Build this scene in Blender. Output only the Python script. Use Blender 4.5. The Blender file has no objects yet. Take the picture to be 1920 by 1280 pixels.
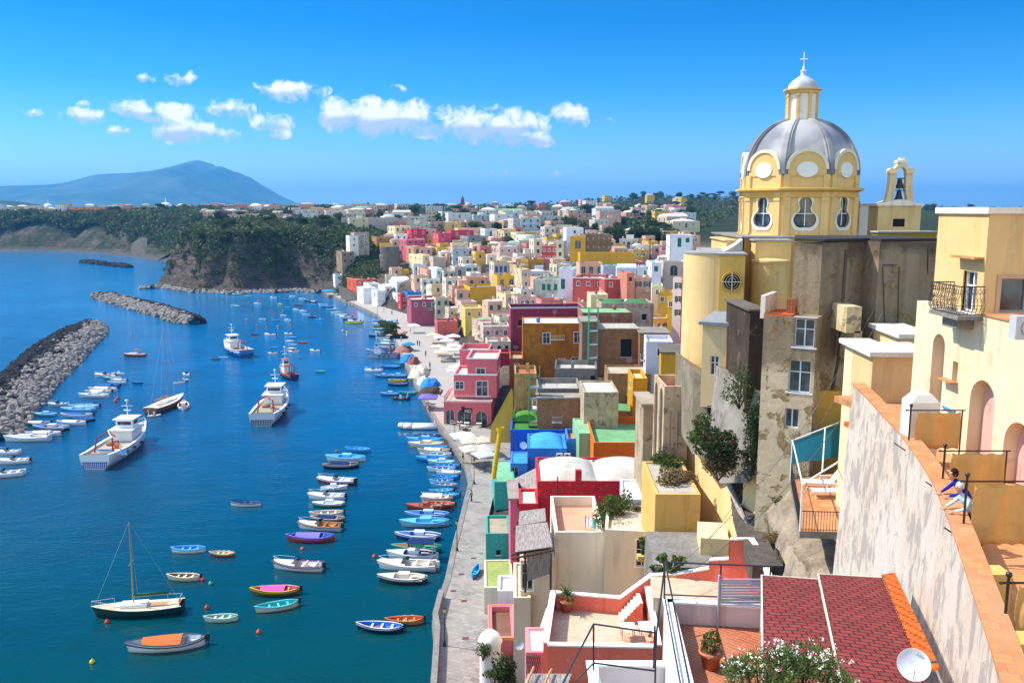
import bpy, bmesh, math, random
import numpy as np
from mathutils import Vector, Matrix
PI = math.pi
rnd = random.Random(7)
SC = bpy.context.scene
COL = SC.collection
F = 1600.0; HC = 42.0; PITCH = math.radians(8.78)
cp, sp = math.cos(PITCH), math.sin(PITCH)
cam_d = bpy.data.cameras.new('camera'); cam = bpy.data.objects.new('camera', cam_d); COL.objects.link(cam)
cam_d.sensor_width = 36; cam_d.lens = F/1920*36; cam_d.clip_start = 0.3; cam_d.clip_end = 90000
cam.location = (0, 0, HC); cam.rotation_euler = (PI/2-PITCH, 0, 0)
SC.camera = cam
def ray(px, py):
 a = (px-960)/F; b = (640-py)/F
 return Vector((a, cp+b*sp, -sp+b*cp))
def P(px, py, Y):
 d = ray(px, py); t = Y/d.y
 return Vector((d.x*t, Y, HC+d.z*t))
def G(px, py, z=0.0):
 d = ray(px, py); t = (z-HC)/d.z
 return Vector((d.x*t, d.y*t, z))
def proj(p):
 x, y, z = p[0], p[1], p[2]-HC
 a = y*cp - z*sp
 return (960+F*x/a, 640-F*(y*sp+z*cp)/a, a)
def lin(h):
 if isinstance(h, str):
  h = h.lstrip('#'); c = [int(h[i:i+2], 16)/255 for i in (0, 2, 4)]
 else: c = [v/255 for v in h]
 return [((v+.055)/1.055)**2.4 if v > .04045 else v/12.92 for v in c]
def tag(o, label=None, cat=None, group=None, kind=None):
 if label: o['label'] = label
 if cat: o['category'] = cat
 if group: o['group'] = group
 if kind: o['kind'] = kind
 return o
def empty(name, loc, rz=0, label=None, cat=None, group=None):
 o = bpy.data.objects.new(name, None); COL.objects.link(o)
 o.location = loc; o.rotation_euler = (0, 0, rz); o.empty_display_size = .3
 return tag(o, label, cat, group)
def copy_tree(o, parent=None, kids=None):
 kids = kids if kids is not None else KIDS
 c = o.copy(); COL.objects.link(c); c.parent = parent
 for ch in KIDS.get(o.name, []):
  cc = copy_tree(ch, c)
  KIDS.setdefault(c.name, []).append(cc)
 return c
KIDS = {}
def mobj(name, me, parent=None, color=None, loc=None, rot=None, scale=None):
 o = bpy.data.objects.new(name, me); COL.objects.link(o)
 if parent is not None:
  o.parent = parent; KIDS.setdefault(parent.name, []).append(o)
 if color is not None:
  c = lin(color) if isinstance(color, str) or max(color) > 1.01 else list(color)
  o.color = (*c[:3], 1)
 if loc is not None: o.location = loc
 if rot is not None: o.rotation_euler = rot
 if scale is not None: o.scale = scale
 return o
class MB:
 def __init__(s): s.v = []; s.f = []; s.m = []; s.mi = 0; s.M = None; s.smooth = []; s.sm = False
 def _a(s, pts):
  b = len(s.v)
  if s.M is not None: pts = [s.M @ Vector(p) for p in pts]
  s.v.extend([tuple(p) for p in pts]); return b
 def face(s, idx):
  s.f.append(idx); s.m.append(s.mi); s.smooth.append(s.sm)
 def poly(s, pts):
  b = s._a(pts); s.face(tuple(range(b, b+len(pts)))); return s
 def box(s, x0, x1, y0, y1, z0, z1):
  b = s._a([(x0,y0,z0),(x1,y0,z0),(x1,y1,z0),(x0,y1,z0),(x0,y0,z1),(x1,y0,z1),(x1,y1,z1),(x0,y1,z1)])
  for q in ((0,3,2,1),(4,5,6,7),(0,1,5,4),(1,2,6,5),(2,3,7,6),(3,0,4,7)): s.face(tuple(b+i for i in q))
  return s
 def cbox(s, c, d):
  return s.box(c[0]-d[0]/2, c[0]+d[0]/2, c[1]-d[1]/2, c[1]+d[1]/2, c[2]-d[2]/2, c[2]+d[2]/2)
 def prism(s, pts, z0, z1, cap=True):           # pts CCW xy
  n = len(pts)
  f0 = (lambda i: z0[i]) if hasattr(z0, '__len__') else (lambda i: z0)
  f1 = (lambda i: z1[i]) if hasattr(z1, '__len__') else (lambda i: z1)
  b = s._a([(p[0], p[1], f0(i)) for i, p in enumerate(pts)]+[(p[0], p[1], f1(i)) for i, p in enumerate(pts)])
  for i in range(n):
   j = (i+1) % n; s.face((b+i, b+j, b+n+j, b+n+i))
  if cap: s.face(tuple(b+n+i for i in range(n))); s.face(tuple(b+n-1-i for i in range(n)))
  return s
 def tube(s, p0, p1, r0, r1=None, n=6, cap=True):
  r1 = r0 if r1 is None else r1
  p0 = Vector(p0); p1 = Vector(p1); d = (p1-p0)
  if d.length < 1e-6: return s
  d.normalize(); a = d.orthogonal().normalized(); c = d.cross(a)
  pts = [p0+(a*math.cos(2*PI*i/n)+c*math.sin(2*PI*i/n))*r0 for i in range(n)]+[p1+(a*math.cos(2*PI*i/n)+c*math.sin(2*PI*i/n))*r1 for i in range(n)]
  b = s._a(pts)
  for i in range(n):
   j = (i+1) % n; s.face((b+i, b+j, b+n+j, b+n+i))
  if cap: s.face(tuple(b+n+i for i in range(n))); s.face(tuple(b+n-1-i for i in range(n)))
  return s
 def path(s, pts, r, n=6):
  for a, b in zip(pts[:-1], pts[1:]): s.tube(a, b, r, r, n)
  return s
 def lathe(s, prof, n=24, c=(0,0,0), a0=0, a1=2*PI, rfun=None):
  full = abs(a1-a0-2*PI) < 1e-6; k = n if full else n+1
  pts = []
  for r, z in prof:
   for i in range(k):
    a = a0+(a1-a0)*i/n; rr = r*(rfun(a) if rfun else 1)
    pts.append((c[0]+rr*math.cos(a), c[1]+rr*math.sin(a), c[2]+z))
  b = s._a(pts)
  for j in range(len(prof)-1):
   for i in range(n):
    i2 = (i+1) % k
    s.face((b+j*k+i, b+j*k+i2, b+(j+1)*k+i2, b+(j+1)*k+i))
  return s
 def mesh(s, name, mats):
  me = bpy.data.meshes.new(name); me.from_pydata(s.v, [], s.f)
  for m in (mats if isinstance(mats, (list, tuple)) else [mats]): me.materials.append(m)
  me.polygons.foreach_set('material_index', s.m); me.polygons.foreach_set('use_smooth', s.smooth)
  me.update(); return me
 def build(s, name, mats, parent=None, color=None, **k):
  return mobj(name, s.mesh(name, mats), parent, color, **k)
class NT:
 def __init__(s, name, world=False):
  if world: s.t = world.node_tree
  else:
   s.mat = bpy.data.materials.new(name); s.mat.use_nodes = True; s.t = s.mat.node_tree
  s.t.nodes.clear()
 def n(s, typ, ins=None, **k):
  nd = s.t.nodes.new(typ)
  for a, v in k.items(): setattr(nd, a, v)
  for a, v in (ins or {}).items():
   if isinstance(v, bpy.types.NodeSocket): s.t.links.new(v, nd.inputs[a])
   elif isinstance(v, bpy.types.Node): s.t.links.new(v.outputs[0], nd.inputs[a])
   else: nd.inputs[a].default_value = v
  return nd
 def math(s, op, a, b=0.0, c=None, clamp=False):
  i = {0: a, 1: b}
  if c is not None: i[2] = c
  return s.n('ShaderNodeMath', i, operation=op, use_clamp=clamp).outputs[0]
 def mix(s, fac, a, b, blend='MIX'):
  nd = s.n('ShaderNodeMix', None, data_type='RGBA', blend_type=blend)
  for idx, v in ((0, fac), (6, a), (7, b)):
   if isinstance(v, (bpy.types.NodeSocket,)): s.t.links.new(v, nd.inputs[idx])
   elif isinstance(v, bpy.types.Node): s.t.links.new(v.outputs[0], nd.inputs[idx])
   else:
    nd.inputs[idx].default_value = v if idx == 0 else (*v[:3], 1)
  return nd.outputs[2]
 def ramp(s, fac, stops):
  nd = s.n('ShaderNodeValToRGB', {0: fac}); e = nd.color_ramp.elements
  while len(e) > 1: e.remove(e[-1])
  for i, (p, c) in enumerate(stops):
   el = e[0] if i == 0 else e.new(p)
   el.position = p; el.color = (c, c, c, 1) if isinstance(c, (int, float)) else (*c[:3], 1)
  return nd.outputs[0]
 def noise(s, scale, detail=4, rough=.55, vec=None, out=0, dist=0):
  i = {'Scale': scale, 'Detail': detail, 'Roughness': rough, 'Distortion': dist}
  if vec is not None: i['Vector'] = vec
  return s.n('ShaderNodeTexNoise', i).outputs[out]
 def mapping(s, vec, scale=(1,1,1), rot=(0,0,0), loc=(0,0,0)):
  return s.n('ShaderNodeMapping', {'Vector': vec, 'Scale': scale, 'Rotation': rot, 'Location': loc}).outputs[0]
 def pos(s): return s.n('ShaderNodeNewGeometry').outputs['Position']
 def obj(s): return s.n('ShaderNodeTexCoord').outputs['Object']
 def ocol(s): return s.n('ShaderNodeObjectInfo').outputs['Color']
 def orand(s): return s.n('ShaderNodeObjectInfo').outputs['Random']
 def bump(s, h, strength=.3, dist=.05):
  return s.n('ShaderNodeBump', {'Height': h, 'Strength': strength, 'Distance': dist}).outputs[0]
 def out(s, color, rough=.8, normal=None, metal=0.0, spec=.3, **k):
  i = {'Base Color': color if not isinstance(color, (tuple, list)) else (*color[:3], 1), 'Roughness': rough, 'Metallic': metal, 'Specular IOR Level': spec}
  if normal is not None: i['Normal'] = normal
  i.update(k)
  b = s.n('ShaderNodeBsdfPrincipled', i)
  s.n('ShaderNodeOutputMaterial', {'Surface': b.outputs[0]})
  return s.mat
def m_plaster():
 t = NT('plaster'); c = t.ocol(); p = t.pos()
 n1 = t.noise(.35, 5, .6, p); n2 = t.noise(3.0, 5, .65, p)
 ps = t.mapping(p, (1.6, 1.6, .12)); st = t.noise(1.3, 4, .6, ps)
 c1 = t.mix(t.ramp(n1, [(.35, 0), (.7, .55)]), c, t.mix(1.0, c, (.80, .76, .70), 'MULTIPLY'))
 c2 = t.mix(t.math('MULTIPLY', t.ramp(st, [(.56, 0), (.72, 1)]), .45), c1, t.mix(1.0, c1, (.55, .50, .44), 'MULTIPLY'))
 c3 = t.mix(t.math('MULTIPLY', t.ramp(n2, [(.55, 0), (.75, 1)]), .22), c2, (.75, .70, .62))
 c3 = t.mix(t.math('MULTIPLY', t.ramp(t.noise(.8, 8, .68, p, dist=.7), [(.60, 0), (.64, 1)]), .38), c3, t.mix(1.0, c3, (.62, .56, .48), 'MULTIPLY'))
 return t.out(c3, .9, t.bump(t.noise(9, 5, .7, p), .35, .03), spec=.15)
def m_worn():
 t = NT('worn_plaster'); c = t.ocol(); p = t.pos()
 n1 = t.noise(.5, 7, .62, p); n3 = t.noise(.9, 8, .7, p, dist=.6)
 ps = t.mapping(p, (2.2, 2.2, .15)); st = t.noise(1.1, 5, .6, ps)
 c1 = t.mix(t.ramp(n1, [(.4, 0), (.62, .8)]), c, t.mix(1.0, c, (.62, .58, .52), 'MULTIPLY'))
 c2 = t.mix(t.math('MULTIPLY', t.ramp(st, [(.5, 0), (.7, 1)]), .6), c1, t.mix(1.0, c1, (.42, .38, .33), 'MULTIPLY'))
 pat = t.ramp(n3, [(.57, 0), (.60, 1)])
 c3 = t.mix(t.math('MULTIPLY', pat, .75), c2, (.16, .12, .075))
 h = t.math('SUBTRACT', t.noise(8, 6, .7, p), t.math('MULTIPLY', pat, .8))
 return t.out(c3, .95, t.bump(h, .5, .05), spec=.1)
def m_paint(name='paint', rough=.45, spec=.5, mottle=.12):
 t = NT(name); c = t.ocol(); p = t.pos()
 n = t.noise(4, 4, .6, p)
 return t.out(t.mix(t.math('MULTIPLY', t.ramp(n, [(.4, 0), (.7, 1)]), mottle*2), c, t.mix(1.0, c, (.6, .57, .52), 'MULTIPLY')), rough, spec=spec)
def m_roof():
 t = NT('roof_coating'); c = t.ocol(); p = t.pos()
 n = t.noise(.45, 6, .65, p); n2 = t.noise(2.5, 5, .7, p)
 c1 = t.mix(t.ramp(n, [(.42, 0), (.66, .75)]), c, t.mix(1.0, c, (.66, .62, .55), 'MULTIPLY'))
 c2 = t.mix(t.math('MULTIPLY', t.ramp(n2, [(.5, 0), (.75, 1)]), .45), c1, t.mix(1.0, c1, (.5, .46, .4), 'MULTIPLY'))
 return t.out(c2, .85, t.bump(n2, .3, .04), spec=.2)
def m_brick(name, ca, cb, mortar, scale, row=.25, width=.5, rough=.8, msize=.02, off=.5, use='obj', bstr=.4, rotz=0, nz=.35):
 t = NT(name); v = t.obj() if use == 'obj' else t.pos()
 n = t.noise(1.2, 4, .6, v)
 br = t.n('ShaderNodeTexBrick', {'Vector': t.mapping(v, (1, 1, 1), (0, 0, rotz)) if use != 'wall' else v, 'Color1': (*ca, 1), 'Color2': (*cb, 1), 'Mortar': (*mortar, 1), 'Scale': scale, 'Mortar Size': msize, 'Brick Width': width, 'Row Height': row}, offset=off)
 c = t.mix(t.math('MULTIPLY', t.ramp(n, [(.35, 0), (.7, 1)]), nz), br.outputs[0], t.mix(1.0, br.outputs[0], (.55, .5, .45), 'MULTIPLY'))
 return t.out(c, rough, t.bump(br.outputs[1], -bstr, .02), spec=.25)
def m_wallbrick(name, ca, cb, mortar, row, width, msize):
 t = NT(name); v = t.obj()
 sx = t.n('ShaderNodeSeparateXYZ', {0: v})
 cv = t.n('ShaderNodeCombineXYZ', {0: t.math('ADD', sx.outputs[0], sx.outputs[1]), 1: sx.outputs[2]}).outputs[0]
 br = t.n('ShaderNodeTexBrick', {'Vector': cv, 'Color1': (*ca, 1), 'Color2': (*cb, 1), 'Mortar': (*mortar, 1), 'Scale': 1, 'Mortar Size': msize, 'Brick Width': width, 'Row Height': row})
 n = t.noise(.8, 5, .6, v)
 c = t.mix(t.math('MULTIPLY', t.ramp(n, [(.35, 0), (.7, 1)]), .6), br.outputs[0], t.mix(1.0, br.outputs[0], (.5, .46, .42), 'MULTIPLY'))
 return t.out(c, .95, t.bump(br.outputs[1], -.4, .02), spec=.1)
def m_rock(name, ca, cb, scale=.4):
 t = NT(name); p = t.pos()
 n = t.noise(scale, 8, .65, p); n2 = t.noise(scale*6, 6, .7, p)
 c = t.mix(t.ramp(n, [(.35, 0), (.65, 1)]), ca, cb)
 c = t.mix(t.ramp(n2, [(.4, 0), (.8, .6)]), c, t.mix(1.0, c, (.4, .37, .33), 'MULTIPLY'))
 return t.out(c, .95, t.bump(n2, .6, .3), spec=.15)
def m_foliage(name, ca, cb, cc):
 t = NT(name); r = t.orand(); g = t.n('ShaderNodeNewGeometry').outputs['Random Per Island']
 p = t.obj(); n = t.noise(.55, 3, .6, p)
 c = t.mix(t.ramp(t.math('ADD', t.math('MULTIPLY', n, .7), t.math('MULTIPLY', g, .4)), [(.35, 0), (.7, 1)]), ca, cb)
 c = t.mix(t.math('MULTIPLY', r, .5), c, cc)
 b = t.n('ShaderNodeBsdfPrincipled', {'Base Color': c, 'Roughness': .7, 'Specular IOR Level': .25})
 tr = t.n('ShaderNodeBsdfTranslucent', {'Color': c})
 mx = t.n('ShaderNodeMixShader', {0: .3, 1: b, 2: tr})
 t.n('ShaderNodeOutputMaterial', {'Surface': mx}); return t.mat
PLASTER = m_plaster(); WORN = m_worn(); PAINT = m_paint(); ROOF = m_roof()
HULL = m_paint('boat_paint', .35, .5, .06)
CLOTH = m_paint('cloth', .9, .1, .08)
METAL = m_paint('painted_metal', .4, .5, .05)
def m_glass():
 t = NT('window_glass'); n = t.noise(1.3, 2, .5, t.pos())
 return t.out(t.ramp(n, [(.4, (.015, .02, .025)), (.65, (.07, .09, .11))]), .08, spec=.7)
GLASS = m_glass()
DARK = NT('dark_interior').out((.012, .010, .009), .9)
SHUT = None
def m_shutter():
 t = NT('louvred_shutter'); c = t.ocol(); p = t.pos()
 w = t.n('ShaderNodeTexWave', {'Vector': p, 'Scale': 3.2}, bands_direction='Z').outputs[0]
 return t.out(t.mix(t.math('MULTIPLY', w, .35), c, t.mix(1.0, c, (.45, .45, .45), 'MULTIPLY')), .5, t.bump(w, .5, .02))
SHUT = m_shutter()
CONC = m_rock('concrete', (.30, .28, .25), (.20, .185, .165), .5)
BLOCKS = m_wallbrick('concrete_blocks', (.24, .225, .20), (.30, .28, .25), (.16, .15, .13), .22, .45, .015)
BRICKS = m_wallbrick('hollow_bricks', (.33, .13, .045), (.42, .19, .07), (.24, .17, .12), .25, .3, .02)
STONEW = m_wallbrick('rubble_stone', (.25, .22, .18), (.15, .135, .115), (.10, .09, .08), .35, .6, .05)
TUFA = m_rock('tufa_rock', (.42, .34, .24), (.22, .18, .135), .6)
BASALT = m_rock('dark_boulders', (.018, .018, .022), (.04, .04, .043), 1.2)
PALEROCK = m_rock('pale_boulders', (.33, .29, .25), (.20, .18, .16), .35)
FOL = [m_foliage('foliage_deep', (.014, .034, .010), (.045, .080, .020), (.075, .105, .028)),
    m_foliage('foliage_bright', (.04, .075, .012), (.105, .155, .03), (.06, .10, .03)),
    m_foliage('foliage_olive', (.05, .065, .022), (.13, .135, .055), (.15, .125, .06))]
BARK = m_rock('bark', (.12, .08, .05), (.07, .05, .035), 3)
DRY = m_foliage('dry_grass', (.20, .13, .05), (.30, .21, .09), (.16, .12, .05))
USE_HAZE=True
SUN_EL = math.radians(50); SUN_D = Vector((-.965, .26, 0)).normalized()
sun_dir = Vector((SUN_D.x*math.cos(SUN_EL), SUN_D.y*math.cos(SUN_EL), math.sin(SUN_EL)))
sd = bpy.data.lights.new('sun', 'SUN'); sd.energy = 4.2; sd.angle = math.radians(.5); sd.color = (1, .93, .82)
so = bpy.data.objects.new('sun', sd); COL.objects.link(so); so.rotation_euler = (-sun_dir).to_track_quat('-Z', 'Y').to_euler()
W = bpy.data.worlds.new('World'); SC.world = W; W.use_nodes = True
t = NT('w', W)
sky = t.n('ShaderNodeTexSky', None, sky_type='NISHITA', sun_disc=False)
sky.sun_elevation = SUN_EL; sky.sun_rotation = math.atan2(SUN_D.x, SUN_D.y); sky.altitude = 40
sky.air_density = 1.0; sky.dust_density = .3; sky.ozone_density = 1.6
gen = t.n('ShaderNodeTexCoord').outputs['Generated']
s3 = t.n('ShaderNodeSeparateXYZ', {0: gen})
yy = t.math('MAXIMUM', s3.outputs[1], .001)
U = t.math('DIVIDE', s3.outputs[0], yy); V = t.math('DIVIDE', s3.outputs[2], yy)
uv = t.n('ShaderNodeCombineXYZ', {0: U, 1: V})
def uvpx(px, py):
 d = ray(px, py); return d.x/d.y, d.z/d.y
CL = [(690,222,105,38,1.1),(760,218,60,36,1.05),(880,232,110,36,1.0),(960,238,80,34,1.05),(990,262,75,14,.8),(635,210,45,26,.8),
   (540,170,72,20,.95),(340,146,30,15,.7),(272,147,20,9,.6),(155,217,52,15,.8),(62,210,18,8,.6),(225,246,30,12,.75),(250,203,48,22,.85),(310,215,65,22,.95),
   (345,243,62,26,1.05),(425,252,24,14,.7),(430,205,45,22,.9),(510,232,40,20,.9),(515,252,32,10,.65),(1068,217,38,26,.8),(825,262,18,9,.5),
   (30,342,70,13,.4),(120,352,60,7,.2),(930,326,45,8,.45),(1150,224,40,6,.3),(760,170,50,10,.22),(1235,265,12,7,.55),(160,195,16,6,.35),(1040,326,30,6,.25)]
nz = t.n('ShaderNodeTexNoise', {'Vector': uv, 'Scale': 42, 'Detail': 9, 'Roughness': .62, 'Distortion': .35}).outputs[0]
nzw = t.n('ShaderNodeTexNoise', {'Vector': uv, 'Scale': 13, 'Detail': 4, 'Roughness': .6}).outputs[0]
acc = None; sha = None
for (x, y, rx, ry, wgt) in CL:
 u0, v0 = uvpx(x, y); ru = rx/F*1.12; rv = ry/F*1.12
 du = t.math('MULTIPLY', t.math('SUBTRACT', U, u0), 1/ru); dv = t.math('MULTIPLY', t.math('SUBTRACT', V, v0), 1/rv)
 r2 = t.math('ADD', t.math('MULTIPLY', du, du), t.math('MULTIPLY', dv, dv))
 d = t.math('MULTIPLY', t.math('SUBTRACT', 1.0, r2), wgt*.55, clamp=True)
 sh = t.math('MULTIPLY', d, dv)
 acc = d if acc is None else t.math('MAXIMUM', acc, d)
 sha = sh if sha is None else t.math('ADD', sha, sh)
dens = t.math('ADD', acc, t.math('MULTIPLY', t.math('SUBTRACT', nz, .5), t.math('MULTIPLY', t.math('GREATER_THAN', acc, .001), 2.1)))
dens = t.math('ADD', dens, t.math('MULTIPLY', t.math('SUBTRACT', nzw, .5), .5))
mask = t.ramp(t.math('MULTIPLY', dens, t.math('GREATER_THAN', acc, .0005)), [(.12, 0), (.50, 1)])
shade = t.ramp(t.math('ADD', t.math('ADD', t.math('MULTIPLY', sha, 2.4), .40), t.math('MULTIPLY', t.math('SUBTRACT', nz, .5), .9)), [(.15, (.50, .57, .66)), (.55, (1, 1, 1))])
cloudc = t.n('ShaderNodeVectorMath', {0: shade}, operation='SCALE'); cloudc.inputs['Scale'].default_value = 8.5
elev = t.n('ShaderNodeVectorMath', {0: gen}, operation='NORMALIZE').outputs[0]
ez = t.n('ShaderNodeSeparateXYZ', {0: elev}).outputs[2]
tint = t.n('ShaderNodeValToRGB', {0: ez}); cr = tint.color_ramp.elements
TS = [(0, (.48, .60, .86)), (.03, (.34, .46, .72)), (.08, (.17, .38, .60)), (.13, (.05, .29, .52)), (.2, (.0, .22, .47)), (.45, (.0, .20, .46)), (.62, (.25, .42, .62)), (.76, (2.2, 2.0, 1.8)), (1, (2.3, 2.05, 1.8))]  # last stops neutral and bright: overhead fill light added above the view
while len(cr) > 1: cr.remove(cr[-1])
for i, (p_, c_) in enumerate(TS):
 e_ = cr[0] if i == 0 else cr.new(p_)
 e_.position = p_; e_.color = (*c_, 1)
back = t.ramp(t.math('ADD', t.math('MULTIPLY', s3.outputs[1], -1.6), .1), [(0, 0), (.5, 1)])  # added fill: sky behind the camera turned bright and warm for shaded walls
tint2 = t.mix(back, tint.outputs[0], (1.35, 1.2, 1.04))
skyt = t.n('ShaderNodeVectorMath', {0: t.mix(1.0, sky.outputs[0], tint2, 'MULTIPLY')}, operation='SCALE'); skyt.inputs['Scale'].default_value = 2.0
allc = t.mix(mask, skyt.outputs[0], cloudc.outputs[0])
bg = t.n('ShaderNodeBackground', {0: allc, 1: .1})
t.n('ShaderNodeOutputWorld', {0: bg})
SC.view_settings.view_transform = 'Standard'; SC.view_settings.look = 'None'
SC.view_settings.exposure = 0.72; SC.view_settings.gamma = 1
SC.cycles.use_denoising = True
try: SC.cycles.denoiser = 'OPENIMAGEDENOISE'
except Exception: pass
SC.cycles.max_bounces = 5; SC.cycles.diffuse_bounces = 3; SC.cycles.glossy_bounces = 2; SC.cycles.transmission_bounces = 2
SC.cycles.volume_bounces = 0; SC.cycles.transparent_max_bounces = 4; SC.cycles.caustics_reflective = False; SC.cycles.caustics_refractive = False
W.cycles.sampling_method = 'MANUAL'; W.cycles.sample_map_resolution = 512
def Gx(l, z=0.0): return [(G(x, y, z).x, G(x, y, z).y) for x, y in l]
QUAY_PX = [(806,1330),(812,1250),(816,1190),(812,1165),(824,1120),(836,1085),(850,1020),(862,975),(872,935),(880,903),(872,868),(858,845),(838,815),(818,790),(800,757),(785,728),(766,693),(748,656),(737,632),(722,606),(707,590),(682,578),(655,566),(630,557),(608,549)]
QUAY = Gx(QUAY_PX, 1.2); QUAY = [(QUAY[0][0], 30.0)]+QUAY
SHORE = Gx([(596,544),(575,542),(548,541),(520,546),(480,545),(440,548),(405,545),(370,546),(335,541),(305,536),(285,540),(300,530),(312,520),(318,508),(322,497),(312,492),(295,488),(270,483),(235,479),(200,476),(150,473),(100,471),(50,471),(0,470),(-80,468),(-300,462)], 0)
LAND = QUAY+SHORE+[(-2600, 2600), (-2600, 6000), (6000, 6000), (6000, 1500), (400, 20), (60, 10), (10, 5)]
LAND = [Vector(p) for p in LAND]
PROM_IN = Gx([(985,1330),(960,1200),(915,1120),(912,1050),(912,985),(925,930),(935,890),(968,850),(962,815),(900,800),(905,765),(880,700),(860,640),(800,600),(735,580),(690,566),(650,555),(628,549)], 1.2)
LANDA = np.array([(p.x, p.y) for p in LAND])
def inside_poly(x, y, poly):
 x = np.asarray(x, float); y = np.asarray(y, float); r = np.zeros(x.shape, bool); n = len(poly); j = n-1
 for i in range(n):
  xi, yi = poly[i]; xj, yj = poly[j]
  c = ((yi > y) != (yj > y)) & (x < (xj-xi)*(y-yi)/((yj-yi) if abs(yj-yi) > 1e-9 else 1e-9)+xi)
  r ^= c; j = i
 return r
def seg_dist(x, y, pts, closed=False):
 x = np.asarray(x, float); y = np.asarray(y, float); best = np.full(x.shape, 1e9)
 idx = range(len(pts)) if closed else range(len(pts)-1)
 for i in idx:
  ax, ay = pts[i][:2]; bx, by = pts[(i+1) % len(pts)][:2]
  dx, dy = bx-ax, by-ay; L = dx*dx+dy*dy+1e-12
  tt = np.clip(((x-ax)*dx+(y-ay)*dy)/L, 0, 1)
  best = np.minimum(best, np.hypot(x-ax-tt*dx, y-ay-tt*dy))
 return best
PROM = QUAY[1:]+PROM_IN[::-1]
CT = [(960,60,8),(1000,75,5),(1100,60,12),(1050,90,4),(1150,90,7),(1000,110,2),(1080,115,3),(1200,120,6),(1250,100,10),(1300,90,9),(1400,80,15),(1300,60,9),(1500,62,24),(1700,60,30),(1850,60,32),
   (1450,46,17),(1420,38,13),(1500,50,21),(1350,60,10),(1400,66,14),(1300,75,8),(1240,50,6),(1150,45,6),(1100,40,6),(1000,45,4),(1300,40,8),(1560,45,19),(1560,36,17),(1500,30,14),(1800,30,31),(1250,22,10),(1150,30,7),(1600,15,22),(960,20,12),(1060,60,5),(1000,60,2.5),
   (950,150,3),(1000,180,5.5),(1100,150,6),(1200,150,9),(1280,160,12),(1100,180,7),(1200,200,8),(1270,215,10),(930,215,4.5),(1000,215,7),(1100,220,8),
   (900,240,6),(860,250,3),(950,270,11),(1050,270,12),(1150,270,13),(1250,270,14),(800,300,4),(870,310,12),(950,330,19),(1050,330,19),(1150,320,18),(1280,320,20),
   (760,340,4),(820,370,15),(900,380,22),(1000,400,25),(1100,400,25),(1250,400,25),(1400,300,30),(1600,300,34),
   (720,390,3),(760,400,10),(800,420,21),(900,430,24),(700,430,12),(660,420,10),(640,440,22),(720,470,25),(800,500,26),(1000,520,28),(1200,520,29),(1400,520,30),
   (600,480,29),(500,490,30),(400,490,29),(330,470,25),(600,600,31),(450,600,31),(350,580,30),(800,700,32),(1000,700,32),(1200,700,33),(1400,700,35),
   (330,700,24),(250,760,30),(200,860,34),(100,960,33),(0,960,34),(-150,960,34),(0,1200,40),(200,1200,40),(400,1000,38),(600,1000,37),(800,1000,38),(1000,1000,38),(1200,1000,39),(1400,1000,42),
   (0,1700,44),(300,1700,44),(600,1700,44),(900,1500,42),(1100,1500,44),(1260,1350,58),(1350,1350,56),(1420,1350,52),(1550,1350,46),(1700,1350,44),(1800,1300,36),(1900,1200,24),(2000,1200,20),(900,2200,40),(1300,2300,40),(300,2600,40),(-300,2000,44)]
_c = np.array([(P(px, 500, Y).x*1.0, Y, z) for px, Y, z in CT])
for i, (px, Y, z) in enumerate(CT):
 a = Y*cp+(HC-z)*sp; _c[i, 0] = (px-960)/F*a
def base_h(x, y):
 x = np.asarray(x, float); y = np.asarray(y, float)
 w = np.zeros(x.shape); s = np.zeros(x.shape)
 for cx, cy, cz in _c:
  r = .12*cy+4
  d2 = ((x-cx)**2+(y-cy)**2)/(r*r)+.15
  k = 1/(d2**2.2); w += k; s += k*cz
 return s/w
def noise2(x, y, seed=0):
 x = np.asarray(x, float); y = np.asarray(y, float)
 s = 0
 rs = np.random.RandomState(seed)
 for k in range(7):
  a = rs.rand()*6.28; f = 1.0*(1.75**k); ph = rs.rand(2)*6.28
  s = s+np.sin((x*math.cos(a)+y*math.sin(a))*f+ph[0]+1.7*np.sin((x*math.sin(a)-y*math.cos(a))*f*.6+ph[1]))/(1.55**k)
 return s/2.2
def height(x, y):
 x = np.atleast_1d(np.asarray(x, float)); y = np.atleast_1d(np.asarray(y, float))
 h = base_h(x, y)
 ins = inside_poly(x, y, [tuple(p) for p in LANDA])
 dc = seg_dist(x, y, [tuple(p) for p in (QUAY+SHORE)])
 dp = seg_dist(x, y, PROM, True); dp = np.where(inside_poly(x, y, PROM), 0, dp)
 k = np.clip(dp/7, 0, 1); k = k*k*(3-2*k)
 near = y < 410
 cw = 17+noise2(x/40, y/40, 3)*8; c = np.clip((dc-5)/np.maximum(cw, 6), 0, 1)
 rock = noise2(x/14, y/14, 5)
 cl = 1.2+(h-1.2)*(c**.55)+rock*2.0*np.clip(dc/8, 0, 1)*(1-c*.6)
 beach = (x < -180) & (y > 600); cl = np.where(beach, 0.4+(h-.4)*np.clip((dc-12)/24, 0, 1)**.6+rock*2.2*np.clip((dc-14)/20, 0, 1), cl)
 town = .6+(h-.6)*k
 wt = np.clip((y-395-np.clip((x+60)*.5, 0, 60))/25, 0, 1); wt = np.where(x > -60, 0, wt)
 z = town*(1-wt)+cl*wt
 far = np.clip((y-450)/300, 0, 1); z = z+far*noise2(x/120, y/120, 9)*1.6
 z = np.where(ins, z, np.maximum(-4.0, -dc*.5))
 return z
_hx = np.arange(-760, 560, 4.0); _hy = np.arange(8, 1500, 4.0); _HX, _HY = np.meshgrid(_hx, _hy)
_HZ = height(_HX.ravel(), _HY.ravel()).reshape(_HX.shape)
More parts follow.
